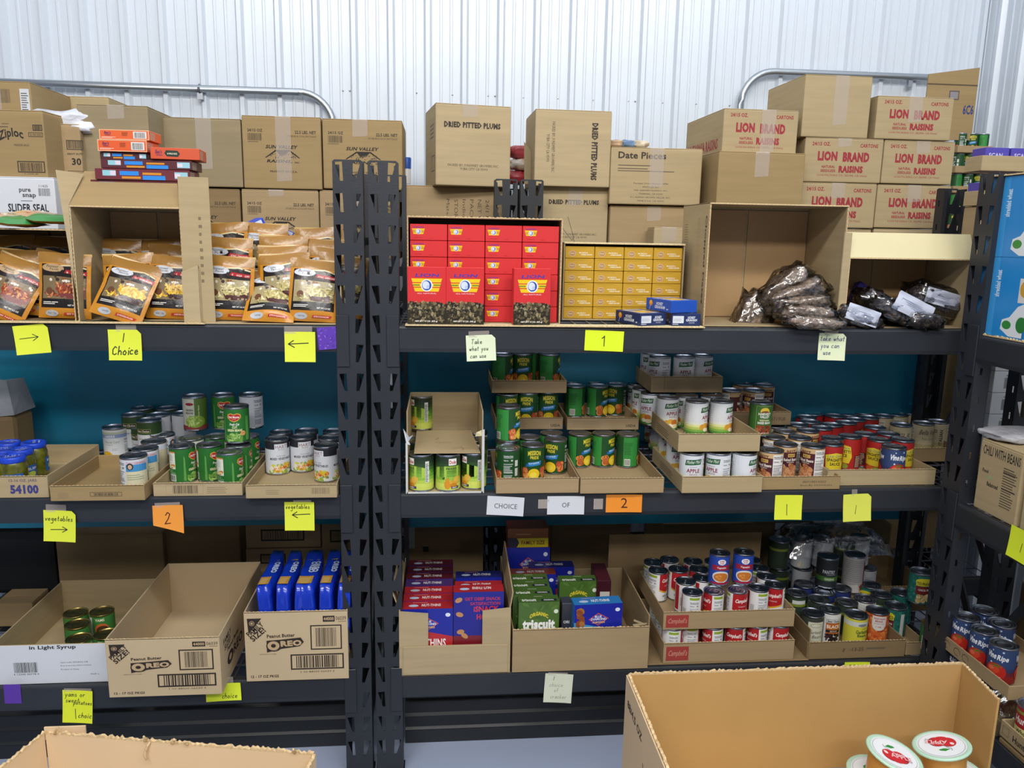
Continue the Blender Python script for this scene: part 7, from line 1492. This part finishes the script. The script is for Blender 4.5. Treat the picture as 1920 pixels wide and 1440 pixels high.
tag(link('plain_carton', bevelbox('plain_carton', .70, 1.60, -1.25, -.52, .001, ZB-.003, .004, 2), KF2), 'plain carton standing on the floor under the right foreground carton', 'carton')
# applesauce cups
MINT = mat('mint_cup_plastic', 'b5d8c0', .35); AMB = mat('applesauce_cup', 'c8924a', .3, alpha=1)
cupm = lathe('cup', [(.028, 0), (.0285, .002), (.037, .052)], 28, cap=False); cupm.materials.append(AMB)
rimm = lathe('rim', [(.037, .050), (.044, .052), (.0445, .054), (.043, .056), (.038, .0555), (.0365, .0545)], 36, cap=False); rimm.materials.append(MINT)
a = Art(); a.ell(0, 0, .0375, .0375, 'd9e0e2', 36); a.ell(0, 0, .0345, .0345, '8a6a70', 36); a.ell(0, 0, .034, .034, 'e4e7ea', 36)
a.ell(-.010, -.008, .013, .014, '8a2a34'); a.ell(.006, -.008, .013, .014, '8a2a34'); a.ell(-.0105, -.008, .0122, .0132, 'c8242e'); a.ell(.0055, -.008, .0122, .0132, 'c8242e'); a.ell(-.002, -.014, .012, .010, 'c8242e'); a.ell(-.016, -.003, .003, .004, 'f0d0d0', rot=.5)
a.put([(-.012, .012), (-.004, .019), (.004, .018), (.006, .015), (-.002, .011)], [(4, 3, 2, 1, 0)], '2f8a3a'); a.stroke([(-.014, .016), (-.013, .010), (-.006, .007)], .0009, '3a5a3a')
a.text('Mother Maid', -.004, -.003, .022, .004, 'f0f0f0', 0, .2, lay=8); a.text('APPLE', -.010, -.012, .034, .009, 'd8404a', 1, lay=8); a.text('APPLE', -.0095, -.0116, .034, .009, 'f0e0e0', 0, lay=9); a.text('SAUCE', .010, -.016, .013, .003, '8a2a3a', lay=8)
lidm = a.mesh('foil_lid', lambda x, y, o: Vector((x, y, .055+o))); lidm.materials.append(PAPER)
for i, (px, py, z, tx, ty, rz, s, lb) in enumerate([(1660, 1414, zT-.13, .05, .24, -.15, 1, 'applesauce cup with upright apple print, left of the two'), (1782, 1406, zT-.13, .05, .24, 2.7, 1, 'applesauce cup with inverted apple print, right of the two'), (1640, 1452, zT-.216, 0, 0, .5, 1, 'applesauce cup directly beneath the left one'), (1790, 1450, zT-.216, 0, 0, .9, 1, 'applesauce cup directly beneath the right one'), (1880, 1560, zT-.216, 0, 0, .9, 1, 'applesauce cup low in the right corner of the carton')]):
    p = SZ(px, py, z); o = bpy.data.objects.new('applesauce_cup', cupm); COL.objects.link(o); o.location = (p.x, p.y, z-.055*1.4); o.rotation_euler = (tx, ty, rz); o.scale = (1.55,)*3; tag(o, lb, 'cup', 'applesauce cups')
    for nm, me in (('rim', rimm), ('foil_lid', lidm)): c = bpy.data.objects.new(nm, me); COL.objects.link(c); c.parent = o
# left foreground carton
zL = .62; A = SZ(84, 1374, zL); B = SZ(588, 1414, zL); YL = (A.y+B.y)/2
FL = empty('open_carton', (0, 0, 0)); tag(FL, 'large open carton with torn ragged rim in the foreground left', 'carton')
o, L = wallp(FL, 'back_panel', (A.x, A.y), (B.x, B.y), ZB, zL, .006, KF2, seed=11, ragged=.006)
C_ = SZ(-10, 1450, zL); D_ = SZ(560, 1470, zL)
wallp(FL, 'side_panel', (C_.x, C_.y), (A.x, A.y), ZB, zL, .006, KF2, seed=12, ragged=.005); wallp(FL, 'side_panel', (B.x, B.y), (D_.x, D_.y), ZB, zL, .006, KF2, seed=13, ragged=.006)
link('bottom_panel', mesh('bottom_panel', [(A.x, A.y, ZB), (B.x, B.y, ZB), (D_.x, D_.y, ZB), (C_.x, C_.y, ZB)], [(0, 3, 2, 1)]), KF2, FL)
r = random.Random(5)
for u, hh in ((.04, .022), (.38, .018), (.48, .016), (.54, .014), (.40, -.04), (.93, .016)):   # paper shreds on the rim
    x = A.x+(B.x-A.x)*u; V = [Vector((x, A.y+(B.y-A.y)*u-.002, zL))]
    for k in range(4): V.append(V[-1]+Vector((r.uniform(-.006, .006), -.002, hh/4)))
    link('paper_shred', tube('paper_shred', V, .0028, 5), KEDGE, FL)
V, F = boxgeo(A.x-.002, A.x+.09, A.y+.002, A.y+.006, zL-.02, zL+.012); link('folded_strip', mesh('folded_strip', V, F), KF2, FL)

tag(link('plain_carton', bevelbox('plain_carton', -.70, -.08, -1.35, -.78, .001, ZB-.003, .004, 2), KF2), 'plain carton standing on the floor under the left foreground carton', 'carton')
